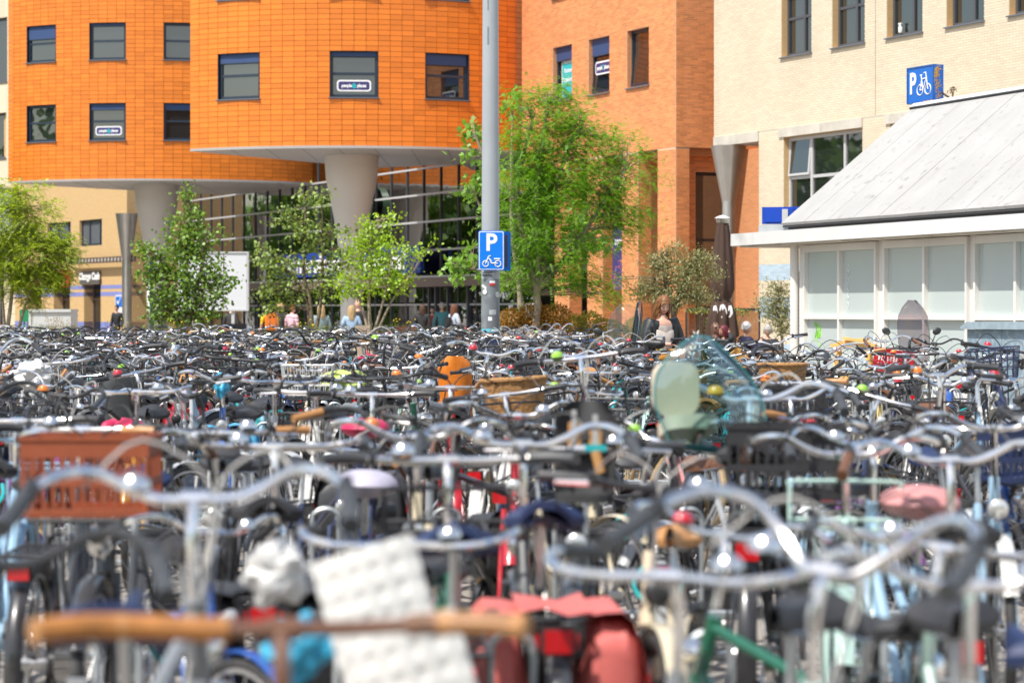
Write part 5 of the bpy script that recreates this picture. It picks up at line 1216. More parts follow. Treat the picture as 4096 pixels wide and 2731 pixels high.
fg(1830, 1462, 0, 'bicycle with an orange child seat and a clear windscreen', bar='flat', color='black', grip='black', rear='child_seat_rear', rcol='orange', Yset=22.5, scale=.93, windscreen='clear', frame='mixte')
fg(2060, 1690, 178, 'red bicycle with a red frame lock right of the pannier bicycle', bar='gull', color='red', grip='black', Yset=10.4, frame='swan')
fg(570, 1480, 0, 'bicycle with a large grey rear child seat at the left', bar='gull', color='grey', grip='black', rear='child_seat_rear', rcol='charcoal', Yset=18.6, scale=.9)
fg(2400, 1610, 182, 'blue bicycle with bright blue fork right of the brown saddle', bar='flat', color='blue', grip='black', Yset=17.6, frame='diamond')
fg(3160, 1590, 2, 'pale blue bicycle with a black crate between teal screen and yellow bicycle', bar='gull', color='pale blue', grip='charcoal', Yset=12.4, carrier='crate', ccol='black', frame='mixte')
fg(3120, 1480, 178, 'bicycle with a wicker basket right of the teal windscreen', bar='gull', color='black', grip='black', Yset=18.5, carrier='basket')
fg(1240, 1480, 181, 'white bicycle with a tall white wire carrier left of centre', bar='gull', color='white', grip='tan', Yset=18.2, carrier='wire_basket', ccol='white', frame='mixte')
fg(1490, 1700, 0, 'bicycle with a crimson saddle cover over a grey saddlebag', bar='flat', color='black', grip='black', Yset=13.0, cover='crimson', rear='pannier', rcol='charcoal')
fg(890, 1480, 184, 'bright blue bicycle with a sky blue bag left of the white carrier', bar='gull', color='blue', grip='black', Yset=16.0, rear='pannier', rcol='sky blue')
fg(700, 1440, 181, 'red bicycle with a tan saddle and red panniers at the left', bar='gull', color='red', grip='black', Yset=20.5, scol='tan', rear='pannier', rcol='red')
fg(2290, 1355, 180, 'bicycle with a blue striped bar before the yellow shrub', bar='flat', color='blue', barm='barp', grip='blue', Yset=36.5)
fg(3620, 1410, -5, 'bicycle with an orange bell before the smoked windscreen', bar='flat', color='black', grip='black', Yset=25.2, bellcol='orange')
fg(3790, 1400, 172, 'bicycle with a red bell before the cabinet', bar='gull', color='blue', grip='black', Yset=25.6, bellcol='red')

# accessories that need shapes of their own on particular bicycles
def sub(px, py, Y, rz):
    return Matrix.Translation(P(px, py, Y)) @ Matrix.Rotation(radians(rz), 4, 'Z')
def attach(o, parent):
    mw = o.matrix_world.copy(); o.parent = parent; o.matrix_parent_inverse = parent.matrix_world.inverted()
byl = {o['label']: o for o in C.objects if o.get('category') == 'bicycle'}
def find(s): return next(o for l, o in byl.items() if s in l)
# dark grey front child seat with straps
cs = find('dark grey front child seat'); w0 = P(2345, 1605, 7.9); mb = MB(); rows = []
for k in range(13):
    f = k/12; w = .105*(.86+.28*f)*(1-.50*max(0, (f-.72)/.28)**2.4); w = .145-.05*abs(f-.5)*0-.03*max(0, (.35-f)) if f < .72 else .145*(1-.45*((f-.72)/.28)**2.4)
    rows.append([(w*u, .09*abs(u)**3*-1+.10*f, .46*f-.46) for u in [-1+2*j/12 for j in range(13)]])
mb.grid(rows); mb.grid([[(p[0], p[1]+.02, p[2]) for p in r] for r in rows[::-1]])
mb.prism(roundrect(.24, .22, .06), .04, 0, Matrix.Translation((0, -.10, -.46)))
o = mb.build('child_seat', mat('seat_grey', (.045, .045, .046), .55), None, angle=70); o.matrix_world = Matrix.Translation(w0) @ Matrix.Rotation(radians(-10), 4, 'Z') @ Matrix.Scale(.70, 4); bpy.context.view_layer.update(); attach(o, cs)
for sx, l, dz in ((-.055, .13, 0), (.045, .09, -.02)):
    mb = MB(); mb.box(sx-.012, sx+.012, -.022, -.012, -.075+dz, -.04+dz, 1); mb.tube([(sx-.02, -.0, -.10+dz), (sx-.022, -.012, -.10-l+dz), (sx+.022, -.012, -.10-l+dz), (sx+.02, 0, -.10+dz)], .010, 6, 0, False, True); mb.box(sx-.012, sx+.012, -.018, -.008, -.10-l+dz, -.07+dz, 1)
    lab(mb.build('strap', [bpy.data.materials['bike_grip_and_saddle'] if False else mat('strap_tan', (.50, .26, .09), .7), mat('buckle_grey', (.42, .42, .42), .5)], o), 'tan shoulder strap')
MB().box(.0, .10, -.04, -.02, -.23, -.20).build('buckle', mat('buckle_teal', (.02, .38, .42), .5), o, smooth=False)
MB().tube([(.05, -.04, -.23), (.075, -.05, -.33)], .024, 8).build('crotch_pad', bpy.data.materials['strap_tan'], o)
# teal windscreen and beige child seat
tsb = find('teal windscreen'); base = P(2870, 1700, 8.5); mb = MB(); rows = []
for k in range(29):
    f = k/28; w = .205*(.80+.20*min(f*3, 1))*(1-.88*max(0, (f-.40)/.60)**2.1); rows.append([(w*u-.09*f*1.0+.02, .045*abs(u)**2.0+.06*f, .40*f-.10) for u in [-1+2*j/14 for j in range(15)]])
mb.grid(rows); mb.grid([[(p[0], p[1]+.006, p[2]) for p in r] for r in rows[::-1]])
edge = [r[0] for r in rows]+[r[-1] for r in rows[::-1]]; mb.tube(edge, .004, 5, 1, False, True); mb.tube([(-.16, .05, -.09), (.18, .05, -.09)], .012, 6, 1)
o = mb.build('windscreen', [TEALGLASS, mat('teal_edge', (.05, .26, .28), .3)], None, angle=80); o.matrix_world = Matrix.Translation(base) @ Matrix.Rotation(radians(8), 4, 'Y') @ Matrix.Rotation(radians(12), 4, 'Z'); attach(o, tsb)
be = mat('seat_beige', (.66, .56, .42), .6); mb = MB()
mb.prism(roundrect(.17, .20, .06), .05, 0, RX); o = mb.build('child_seat', be, None); o.matrix_world = Matrix.Translation(P(2695, 1555, 8.9)) @ Matrix.Rotation(radians(10), 4, 'Z'); attach(o, tsb)
mb = MB(); mb.prism(roundrect(.19, .24, .06), .05, 0); o2 = mb.build('seat_pan', be, o); o2.matrix_local = Matrix.Translation((.02, -.13, -.16)) @ Matrix.Rotation(radians(-14), 4, 'X')
mb = MB(); pts = BARPTS['flat']; e = [p for p in pts if p[0] < -.07]; e2 = [p for p in pts if p[0] > .16]
hbn = next(c for c in b1.children if c.name.startswith('handlebar')); mb.tube(e, .0175, 9).build('leather_grip', mat('worn_tan_leather', (.42, .17, .04), .6, var=.35, vscale=25), hbn); MB().tube(e2, .0165, 9).build('leather_grip', mat('worn_brown_leather', (.20, .10, .055), .6, var=.35, vscale=25), hbn)
# white quilted double pannier hanging before the nearest bar
QW = mat('quilted_white', (.74, .73, .70), .8, var=.05, vscale=6, bump=.2, bscale=30)
def quilt(w, h, nx, nz):
    mb = MB(); N_ = 6; rows = []
    for i in range(nz*N_+1):
        row = []
        for j in range(nx*N_+1):
            u, v = j/(nx*N_)*w, i/(nz*N_)*h
            d = .008-.007*math.exp(-(min(j % N_, N_-j % N_)**2+min(i % N_, N_-i % N_)**2)/1.6)+.005*sin(u*17+v*11)-.0025*(j % N_ == 0); row.append((u-w/2, -d-.02*sin(pi*u/w), -v))
        rows.append(row)
    mb.grid(rows[::-1]); mb.grid([[(p[0], .03, p[2]) for p in r] for r in (rows[0], rows[-1])]); return mb
o = quilt(.19, .30, 5, 7).build('quilted_bag', QW, None, angle=70); o.matrix_world = Matrix.Translation(P(1440, 2195, 4.35)) @ Matrix.Rotation(radians(-17), 4, 'Y') @ Matrix.Rotation(radians(-6), 4, 'X'); attach(o, b1); lab(o, 'white quilted bag above the bar')
o = quilt(.20, .42, 5, 9).build('quilted_bag', QW, None, angle=70); o.matrix_world = Matrix.Translation(P(1590, 2495, 4.15)) @ Matrix.Rotation(radians(-17), 4, 'Y') @ Matrix.Rotation(radians(-4), 4, 'X'); attach(o, b1); lab(o, 'white quilted bag below the bar')
# crumpled white bag, lilac saddle, turquoise cylinder lock
def lump(name, label, cat, loc, r, m, n=9, seed=1):
    rr = random.Random(seed); t = thing(name, label, cat, loc); mb = MB()
    pts = []
    nu, nv = 40, 26; rows = []
    from mathutils import noise
    for i in range(nv+1):
        a = -pi/2+pi*i/nv; row = []
        for j in range(nu+1):
            b = 2*pi*(j % nu)/nu; d = Vector((cos(a)*cos(b), cos(a)*sin(b), sin(a))); k = 1+.42*noise.noise(d*2.0+Vector((seed, 0, 0)))-.30*abs(noise.noise(d*3.6+Vector((0, seed, 0))))+.10*noise.noise(d*8)
            row.append((d.x*r[0]*k, d.y*r[1]*k, d.z*r[2]*k))
        rows.append(row)
    mb.grid(rows); mb.build('bag_body', m, t, angle=50); return t
lump('plastic_bag', 'crumpled white plastic bag on a carrier left of the white quilted bags', 'bag', tuple(P(1090, 2290, 5.0)), (.07, .06, .065), mat('bag_white', (.74, .73, .71), .5), seed=3)
lump('plastic_bag', 'bright sky blue plastic bag wrapped over a saddle at the left', 'bag', tuple(P(885, 1540, 15.2)), (.045, .06, .075), mat('bag_blue', (.05, .42, .66), .4), seed=5)
lump('plastic_bag', 'blue plastic bag low at the bottom left below the brown bar', 'bag', tuple(P(1190, 2590, 4.4)), (.06, .05, .06), bpy.data.materials['bag_blue'], seed=8)
lump('plastic_bag', 'lime and white plastic bag on a carrier left of the orange child seat', 'bag', tuple(P(1385, 1525, 19.0)), (.20, .12, .09), mat('bag_lime', (.48, .58, .16), .45), seed=9)
lump('plastic_bag', 'wrinkled white cover over a saddle at the left below the wooden grip', 'bag', tuple(P(130, 1505, 18.5)), (.15, .12, .12), bpy.data.materials['bag_white'], seed=11)
wc = thing('wooden_crate', 'small grey slatted wooden crate on a far bicycle beside the denim woman', 'crate', tuple(P(1452, 1368, 42)))
for z in (-.02, .09, .20): MB().box(-.13, .13, -.12, -.105, z, z+.09).box(-.13, .13, .105, .12, z, z+.09).box(-.13, -.115, -.104, .104, z, z+.09).box(.115, .13, -.104, .104, z, z+.09).build('slat', WOOD, wc, smooth=False)

# --- rows of bicycles behind
ORD = ['first', 'second', 'third', 'fourth', 'fifth', 'sixth', 'seventh', 'eighth', 'ninth', 'tenth', 'eleventh', 'twelfth', '13th', '14th', '15th', '16th', '17th', '18th', '19th', '20th', '21st', '22nd', '23rd', '24th', '25th', '26th', '27th', '28th', '29th', '30th', '31st', '32nd', '33rd', '34th', '35th', '36th', '37th', '38th', '39th', '40th', '41st', '42nd', '43rd', '44th', '45th']
CW = [('black', 31), ('charcoal', 9), ('silver', 14), ('white', 10), ('cream', 4), ('pale blue', 6), ('blue', 4), ('navy', 6), ('mint', 3), ('green', 4), ('red', 3), ('yellow', 2), ('turquoise', 2), ('brown', 3), ('purple', 2), ('grey', 9), ('pink', .3)]
def pick(w, r): 
    t = r.random()*sum(x[1] for x in w)
    for k, v in w:
        t -= v
        if t <= 0: return k
    return w[-1][0]
def maxY(px):
    return 46.5 if px < 2310 else 41 if px < 2480 else 31.0 if px < 2800 else 27.0 if px < 3200 else 28.5
KEEP = [(px0, 37.8, .42), (P(2650, 0, 31).x, 31.0, .75), (P(2515, 0, 32.4).x, 32.6, .9), (P(2690, 0, 29.6).x, 30.0, .9), (P(3640, 0, 32.6).x, 33.2, 1.0)]
rr = random.Random(21); rows_Y = []; y = 5.5
while y < 47.2:
    rows_Y.append((y, 0)); rows_Y.append((y+1.15, 180)); y += 3.85
spec = []; racks = []
for ri, (ry, face) in enumerate(rows_Y):
    x = -.2118*ry-.14; xe = .2118*ry+.14; lift = rr.random() < .5; racks.append((ry, face))
    while x < xe:
        Y = ry+rr.gauss(0, .25); X = x+rr.uniform(-.07, .07); px = CXP+FPX*X/Y; x += .47*rr.uniform(.7, 1.3); lift = not lift
        if Y > maxY(px): continue
        if px > 3190:
            kl = kO[1]+(X-kO[0])/ku.x*ku.y            # kiosk front line
            if Y > kl-2.6: continue
        if px > 3780 and Y > 30.5: continue
        if any((X-a)**2+(Y-b)**2 < c*c for a, b, c in KEEP): continue
        if Y < 8 and (Y < 4.6 or 1880 < px < 2420 and Y < 6.9 or px < 640 and Y < 7.5): continue
        if 2170 < px < 2560 and 5.2 < Y < 8.4 or 1750 < px < 1930 and 15 < Y < 22.6 or 2590 < px < 3100 and 6.4 < Y < 9.6: continue
        if any(abs(X-a) < .28 and abs(Y-b) < .9 for a, b, c in PLACED): continue
        spec.append([X, Y, face, lift, ri])
spec.sort(key=lambda s: s[1])
NI = 300-len(PLACED); rowcount = {}
byrow = {}
for s in spec[:NI]: byrow.setdefault(s[4], []).append(s)
rows_used = sorted(byrow)
made = []
for k, ri in enumerate(rows_used):
    L = sorted(byrow[ri], key=lambda s: s[0])
    for j, (X, Y, face, lift, _) in enumerate(L):
        color = pick(CW, rr); bar = pick([('gull', 36), ('flat', 20), ('dutch', 16), ('swan', 6), ('riser', 22)], rr); barm = 'bar' if rr.random() < .66 else 'barb'
        grip = pick([('black', 78), ('brown', 9), ('tan', 6), ('charcoal', 10), ('beige', 2)], rr); sc = pick([('black', 74), ('brown', 10), ('tan', 4), ('navy', 4), ('grey', 5)], rr)
        cov = pick([(None, 88), ('crimson', 4), ('red', 2), ('lilac', 2), ('charcoal', 4)], rr)
        acc = pick([(None, 66), ('front_carrier', 18), ('crate', 6), ('basket', 1.5), ('wire_basket', 5)], rr); ac = pick([('black', 70), ('grey', 8), ('white', 8), ('red', 6), ('navy', 4)], rr)
        rear = pick([(None, 83), ('pannier', 13), ('child_seat_rear', 1)], rr); rc = pick([('black', 55), ('grey', 12), ('red', 8), ('crimson', 6), ('navy', 8), ('turquoise', 4), ('orange', 3)], rr)
        extra = (cov+' saddle cover') if cov else {'crate': ac+' crate', 'basket': 'wicker basket', 'wire_basket': ac+' wire basket'}.get(acc) or {'pannier': rc+' panniers', 'child_seat_rear': rc+' child seat'}.get(rear) or sc+' saddle'
        label = '%s bicycle with %s bar and %s, %s from left, %s row' % (color, 'chrome' if barm == 'bar' else 'black', extra, ORD[min(j, len(ORD)-1)], ORD[k])
        bike(X, Y, radians(face+(180 if rr.random() < .12 else 0)+rr.gauss(0, 21 if Y < 15 else 13)), label, rr.choice(('swan', 'swan', 'mixte', 'diamond')), color, rr.choice(('flat', 'dutch', 'riser', 'gull')) if Y < 11 else bar, barm, grip, rr.choice(('saddle_wide', 'saddle_wide', 'saddle_slim')), sc,
             steer=radians(rr.gauss(0, 20)), lean=radians(rr.gauss(0, 5)), lift=radians(rr.uniform(2, 8)) if lift and rr.random() < .7 else 0, rack=rr.random() < .85, guard='black' if rr.random() < .5 else None,
             carrier=acc, ccol=ac, rear=rear, rcol=rc, scale=rr.uniform(.84, .99) if Y < 11 else rr.uniform(.88, 1.05), rise=rr.gauss(0, .035), cable=rr.choice((0, 0, 1)), lock=rr.choice((None, 'black', 'grey', 'turquoise', 'navy')), cover=cov, fine=Y < 20,
             bellcol=rr.choice((None, None, None, 'red', 'orange', 'lime', 'black')), tyre=rr.choice(('tyre_black', 'tyre_black', 'tyre_black', 'tyre_gum', 'tyre_fat')))
# the farthest ones: one joined mesh
far = spec[NI:]
if far:
    LIB0 = LIB; LIB = parts_lib(1); NP = {}
    FM = [mat('far_'+n.replace(' ', '_'), COLS[n], .35) for n in ('black', 'silver', 'pale blue', 'navy', 'red', 'cream', 'brown', 'green')]; FIX = [CHROME, BLACK, ALU, RUBBER, REDL, LENS, CABLE]
    matsF = FM+FIX; idx = {m.name: i+len(FM) for i, m in enumerate(FIX)}
    def arr(me):
        if me.name not in NP:
            me.calc_loop_triangles(); V = np.zeros(len(me.vertices)*3); me.vertices.foreach_get('co', V); T = np.zeros(len(me.loop_triangles)*3, int); me.loop_triangles.foreach_get('vertices', T)
            mi = np.zeros(len(me.loop_triangles), int); me.loop_triangles.foreach_get('material_index', mi); NP[me.name] = (V.reshape(-1, 3), T.reshape(-1, 3), mi, [m.name for m in me.materials])
        return NP[me.name]
    VV = []; FF = []; MM = []; off = 0
    for X, Y, face, lift, _ in far:
        ci = rr.choice((0, 0, 0, 0, 1, 2, 3, 4, 5, 6, 7)); bar = rr.choice(('gull', 'gull', 'flat', 'riser', 'dutch', 'swan')); bm_ = rr.choice(('bar', 'bar', 'barb')); rz = radians(face+rr.gauss(0, 11))
        Mz = Matrix.Rotation(rz, 4, 'Z') @ Matrix.Rotation(radians(rr.gauss(0, 3)), 4, 'Y')
        if lift: Mz = Mz @ Matrix.Translation((0, -.48, 0)) @ Matrix.Rotation(radians(rr.uniform(3, 8)), 4, 'X') @ Matrix.Translation((0, .48, 0))
        q = Mz @ CL; Mw = Matrix.Translation((X-q.x, Y-q.y, 0)) @ Mz; st = Matrix.Translation(STEERP) @ Matrix.Rotation(radians(rr.gauss(0, 12)), 4, STEERA) @ Matrix.Translation(-STEERP)
        ks = [('frame_'+rr.choice(('swan', 'mixte', 'diamond')), None), ('fork', st), ('guard_rear', Matrix.Translation((0, -.48, .345))), ('guard_front', st @ Matrix.Translation((0, .67, .345))), (bm_+'_'+bar, st), ('grip_%s_R' % bar, st), ('grip_%s_L' % bar, st), ('lever_%s_R' % bar, st), ('lever_%s_L' % bar, st),
              ('saddle_wide', None), ('seat_post', None), ('rear_rack', None), ('rear_light', None), ('headlight', st), ('bell', st), ('cable_0', st)]
        for y_, m_ in ((-.48, Matrix()), (.67, st)): ks += [('wheel', m_ @ Matrix.Translation((0, y_, .345))), ('tyre_black', m_ @ Matrix.Translation((0, y_, .345)))]
        a_ = rr.random()
        if a_ < .25: ks.append(('front_carrier', None))
        elif a_ < .38: ks += [('front_carrier', None), ('crate', None)]
        gi = rr.choice((0, 0, 0, 0, 6))
        for k_, m_ in ks:
            V, T, mi, mn = arr(LIB[k_]); A = np.array(Mw @ m_ if m_ is not None else Mw)
            VV.append(V @ A[:3, :3].T+A[:3, 3]); FF.append(T+off); off += len(V)
            mm = np.array([idx.get(n, gi if 'grip' in n else ci) for n in mn]); MM.append(mm[mi])
    fo_ = npmesh('far_bicycles', np.concatenate(VV), np.concatenate(FF), matsF, None, np.concatenate(MM), True)
    fo_.data.set_sharp_from_angle(angle=radians(40))
    tag(fo_, 'packed farthest rows of bicycles behind the lamp post', 'bicycles', kind='stuff'); LIB = LIB0
# galvanised racks under the rows
def rack_unit(x0, x1, Y, label):
    t = thing('bicycle_rack', label, 'bicycle rack', (0, 0, 0), 0, 'galvanised bicycle racks between the rows')
    MB().tube([(x0, Y, .30), (x1, Y, .30)], .020, 6).tube([(x0, Y+.5, .06), (x1, Y+.5, .06)], .02, 6).build('rail', GALV, t)
    x = x0+.1; hoop = MB().tube(spline([(-.05, 0, .30), (-.055, .02, .66), (-.04, .02, .72), (0, .02, .735), (.04, .02, .72), (.055, .02, .66), (.05, 0, .30)], 3), .011, 6).data('hoop', GALV)
    while x < x1:
        o = bpy.data.objects.new('hoop', hoop); o.parent = t; o.location = (x, Y, 0); C.objects.link(o); x += .5
    for xx in (x0, x1): MB().box(xx-.025, xx+.025, Y-.02, Y+.02, 0, .62).build('post', GALV, t, smooth=False)
for i, ry in enumerate([r for r, f in rows_Y[::2] if r < 26]):
    w = .2*ry; rack_unit(-w, w, ry+.62, 'galvanised rack with hoops under bicycles, %s one from the camera' % ORD[i])
# ------------------------------------------------------------------ trees and plants
def rot_rand(n, up=.0):
    q = rng.normal(size=(n, 4)); q /= np.linalg.norm(q, axis=1)[:, None]; w, x, y, z = q.T
    return np.stack([1-2*(y*y+z*z), 2*(x*y-z*w), 2*(x*z+y*w), 2*(x*y+z*w), 1-2*(x*x+z*z), 2*(y*z-x*w), 2*(x*z-y*w), 2*(y*z+x*w), 1-2*(x*x+y*y)], 1).reshape(n, 3, 3)
LEAF = {'round': [(0, 0), (.42, .25), (.48, .62), (0, 1), (-.48, .62), (-.42, .25)], 'lance': [(0, 0), (.16, .4), (.1, .75), (0, 1), (-.1, .75), (-.16, .4)],
        'lobed': [(0, 0), (.30, .10), (.62, .30), (.30, .45), (.55, .85), (.12, .72), (-.12, .72), (-.55, .85), (-.30, .45), (-.62, .30), (-.30, .10)], 'oval': [(0, 0), (.26, .3), (.26, .65), (0, 1), (-.26, .65), (-.26, .3)]}
def leaves(name, pts, kind, s0, s1, m, parent, droop=.3):
    t = np.array([(x, y, 0) for x, y in LEAF[kind]]); n = len(pts); R = rot_rand(n); sc = rng.uniform(s0, s1, n)
    V = np.einsum('nij,kj->nki', R, t)*sc[:, None, None]; V[:, :, 2] -= droop*np.linalg.norm(V[:, :, :2], axis=2)*.5
    V += pts[:, None, :]; k = len(t); F = np.arange(n*k).reshape(n, k); return npmesh(name, V.reshape(-1, 3), F, m, parent)
def fronds(name, pts, dirs, L, nl, lw, m, parent):
    """drooping compound leaves: each with nl pairs of leaflets"""
    n = len(pts); d = dirs/np.linalg.norm(dirs, axis=1)[:, None]; side = np.cross(d, [0, 0, 1]); side /= (np.linalg.norm(side, axis=1)[:, None]+1e-6); up = np.cross(side, d)
    LL = L*rng.uniform(.6, 1.15, n); Vs = []
    for j in range(nl):
        f = (j+.6)/nl; c = pts+d*(LL*f)[:, None]; c[:, 2] -= LL*f*f*.55
        for sg in (-1, 1):
            o = side*sg*.85+d*.45+up*rng.uniform(-.35, .15, n)[:, None]-np.array([0, 0, .35]); o /= np.linalg.norm(o, axis=1)[:, None]; l = lw*2.6*rng.uniform(.8, 1.1, n)*(1-.35*f)
            w = np.cross(o, up); w /= (np.linalg.norm(w, axis=1)[:, None]+1e-6)
            p0 = c; p2 = c+o*l[:, None]; mid = c+o*(l*.5)[:, None]
            Vs.append(np.stack([p0, mid+w*lw*.5, p2, mid-w*lw*.5], 1))
    V = np.concatenate(Vs, 0); F = np.arange(len(V)*4).reshape(-1, 4); return npmesh(name, V.reshape(-1, 3), F, m, parent)
def tree(label, Y, lumps, stems, kind, nclus, nleaf, size, lm, bark=None, r0=.05, spread=.13, depth=.75, name='tree', frond=None, group=None, cat='tree', cap=1.):
    """lumps: (px, py, rx, ry) as read off the photograph; stems: lists of (px, py)"""
    s = FPX/Y; b0 = stems[0][0]; base = P(b0[0], b0[1], Y)
    t = thing(name, label, cat, (base.x, Y, base.z if base.z > 0.2 else 0), 0, group); o = Vector(t.location)
    mb = MB(); SP = []
    for i, st in enumerate(stems):
        yo = random.uniform(-.25, .25) if i else 0
        pts = [P(px, py, Y)-o+Vector((0, yo*k/max(len(st)-1, 1), 0)) for k, (px, py) in enumerate(st)]; sp = spline(pts, 5)
        rr_ = r0*(.8 if i else 1); mb.tube(sp, [rr_*(1-.75*k/len(sp))+.004 for k in range(len(sp))], 7); SP += sp[len(sp)//4:]
    SPa = np.array([tuple(p) for p in SP])
    w = np.array([l[2]*l[3] for l in lumps], float); w = w/w.sum(); ci = rng.choice(len(lumps), nclus, p=w); cl = []
    for i in ci:
        px, py, rx, ry = lumps[i]; v = rng.normal(size=3); v /= np.linalg.norm(v); r = rng.uniform(.25, 1)**.5
        c = P(px, py, Y)-o; cl.append((c.x+v[0]*r*rx/s, c.y+v[1]*r*depth*.5*(rx+ry)/s*1.1, c.z+v[2]*r*ry/s))
    cl = np.array(cl); tips = []; dirs = []; first = True
    for c in cl:
        d = np.linalg.norm(SPa-c, axis=1)+np.maximum(SPa[:, 2]-c[2], 0)*1.5; a = SPa[d.argmin()]; mid = (a+c)/2+np.array([0, 0, .06])+rng.normal(size=3)*.04
        mb.tube([Vector(a), Vector(mid), Vector(c)], [.010, .006, .003], 4, 0, False)
        v = c-a; v = v/(np.linalg.norm(v)+1e-6); dirs.append(v)
    mb.build('trunk', bark or BARK, t, angle=80)
    n = nclus*nleaf; dirs = np.repeat(np.array(dirs), nleaf, 0); f = rng.normal(size=(n, 1)); pts = np.repeat(cl, nleaf, 0)+rng.normal(size=(n, 3))*spread*np.array([1, 1, .7])+dirs*f*spread*.6
    if frond:
        dd = dirs*.7+rng.normal(size=(n, 3))*.7; dd[:, 2] *= .5; fronds('crown', pts, dd, frond[0], frond[1], frond[2], lm, t)
    else: leaves('crown', pts, kind, size[0], size[1], lm, t)
    return t
LM_LOC = leafmat('locust_leaf', (.22, .45, .02), .35, .45, .05); LM_TUL = leafmat('tulip_leaf', (.22, .42, .04), .3, .45, .10); LM_ROB = leafmat('feathery_leaf', (.30, .46, .03), .4, .48, .06, (.44, .54, .03))
LM_ALD = leafmat('alder_leaf', (.12, .25, .03), .45, .42, .06, (.22, .36, .04)); LM_HAZ = leafmat('round_leaf', (.17, .28, .05), .45, .42, .06, (.30, .40, .10)); LM_YEL = leafmat('yellow_green_leaf', (.36, .56, .015), .3, .45, .06)
LM_OLV = leafmat('olive_leaf', (.25, .26, .10), .35, .3, .06, (.36, .36, .16)); LM_ORS = leafmat('orange_shrub_leaf', (.28, .25, .035), .45, .4, .05, (.50, .22, .03)); LM_YES = leafmat('yellow_shrub_leaf', (.40, .34, .035), .35, .4, .05)
LM_FAR = leafmat('far_leaf', (.11, .21, .03), .5, .35, .05); LM_GRS = leafmat('grass_blade', (.22, .27, .05), .5, .4, .03); LM_IVY = leafmat('ivy_leaf', (.14, .22, .04), .4, .4, .08, (.30, .30, .05))
TG = 'trees in the planters'
tree('small tree at the left edge with feathery yellow green leaves and two pale stems', 51, [(40, 900, 110, 110), (170, 950, 110, 80), (90, 1030, 160, 90), (235, 1000, 70, 80), (20, 1110, 100, 80), (150, 1120, 110, 60), (215, 1080, 70, 50), (70, 800, 80, 60), (160, 745, 30, 22), (10, 760, 30, 30), (200, 840, 35, 30), (120, 1195, 60, 30)],
     [[(28, 1335), (45, 1200), (60, 1050), (80, 900), (70, 780)], [(70, 1340), (100, 1230), (150, 1100), (190, 980)], [(20, 1330), (5, 1150), (-30, 950)]], 'oval', 520, 13, (.03, .05), LM_ROB, BARKP, .045, .11, frond=(.17, 6, .021), group=TG)
tree('mid green conical tree in front of the white display board', 51.5, [(738, 790, 22, 45), (770, 870, 50, 55), (715, 930, 80, 70), (800, 960, 75, 70), (670, 1030, 110, 70), (780, 1070, 130, 85), (690, 1150, 110, 80), (810, 1180, 120, 90), (560, 985, 40, 20), (600, 1100, 50, 40), (880, 930, 35, 25), (730, 1260, 130, 50), (900, 1130, 50, 30), (640, 1240, 60, 50)],
     [[(735, 1340), (742, 1180), (748, 1000), (740, 780)], [(750, 1340), (790, 1160), (820, 980)], [(725, 1335), (690, 1180), (640, 1040)]], 'round', 390, 14, (.05, .085), LM_ALD, BARK, .05, .10, group=TG)
tree('multi stemmed tree with rounded grey green leaves left of the near column', 52, [(1222, 780, 28, 45), (1285, 800, 25, 40), (1190, 880, 75, 60), (1100, 880, 40, 22), (1260, 940, 100, 70), (1060, 1010, 50, 35), (1120, 1050, 110, 60), (1290, 1070, 110, 70), (1390, 930, 35, 25), (1050, 1170, 50, 35), (1180, 1150, 130, 60), (1330, 1160, 60, 40), (1080, 1230, 70, 30), (1370, 1030, 40, 40)],
     [[(1250, 1335), (1240, 1200), (1215, 1080), (1225, 800)], [(1262, 1335), (1285, 1190), (1290, 980), (1285, 800)], [(1240, 1335), (1215, 1170), (1120, 1050)]], 'round', 220, 12, (.05, .09), LM_HAZ, BARK, .05, .10, group=TG)
tree('yellow green tree right of the near column in front of the blue board', 51, [(1480, 890, 30, 30), (1490, 950, 70, 50), (1565, 890, 30, 40), (1450, 1010, 80, 50), (1565, 1020, 90, 60), (1670, 1010, 45, 25), (1725, 980, 22, 20), (1490, 1100, 120, 50), (1385, 1130, 60, 40), (1610, 1110, 80, 40), (1430, 1170, 90, 35), (1560, 1160, 70, 30)],
     [[(1482, 1335), (1476, 1200), (1480, 1050), (1485, 900)], [(1495, 1335), (1540, 1180), (1570, 1030)], [(1505, 1335), (1570, 1200), (1650, 1090)], [(1475, 1335), (1440, 1200), (1400, 1120)]], 'round', 230, 12, (.045, .075), LM_YEL, BARKP, .04, .10, group=TG)
tree('tall bright green feathery tree right of the lamp post, in the short planter', 45, [(2165, 400, 90, 60), (2240, 370, 60, 35), (2090, 390, 70, 40), (2270, 470, 110, 70), (2340, 560, 110, 60), (2150, 560, 140, 110), (2440, 560, 100, 45), (2510, 640, 90, 50), (2590, 720, 50, 35), (2250, 680, 190, 110), (2430, 720, 140, 90), (2130, 760, 150, 120), (2300, 850, 180, 110), (2470, 850, 110, 70), (2110, 930, 110, 120), (2250, 1000, 150, 90), (2500, 950, 60, 60), (2090, 1090, 90, 80), (2260, 1120, 90, 60), (2380, 1140, 90, 40), (2440, 1190, 40, 25), (2560, 870, 30, 50)],
     [[(2143, 1310), (2148, 1180), (2105, 1000), (2070, 760), (2130, 480)], [(2143, 1200), (2155, 1000), (2150, 760), (2190, 420)], [(2150, 1175), (2190, 1020), (2205, 850), (2270, 600), (2330, 500)], [(2160, 1150), (2290, 1000), (2420, 800), (2500, 680)]], 'oval', 820, 16, (.03, .05), LM_LOC, BARKP, .075, .15, frond=(.19, 7, .0165), group=TG)
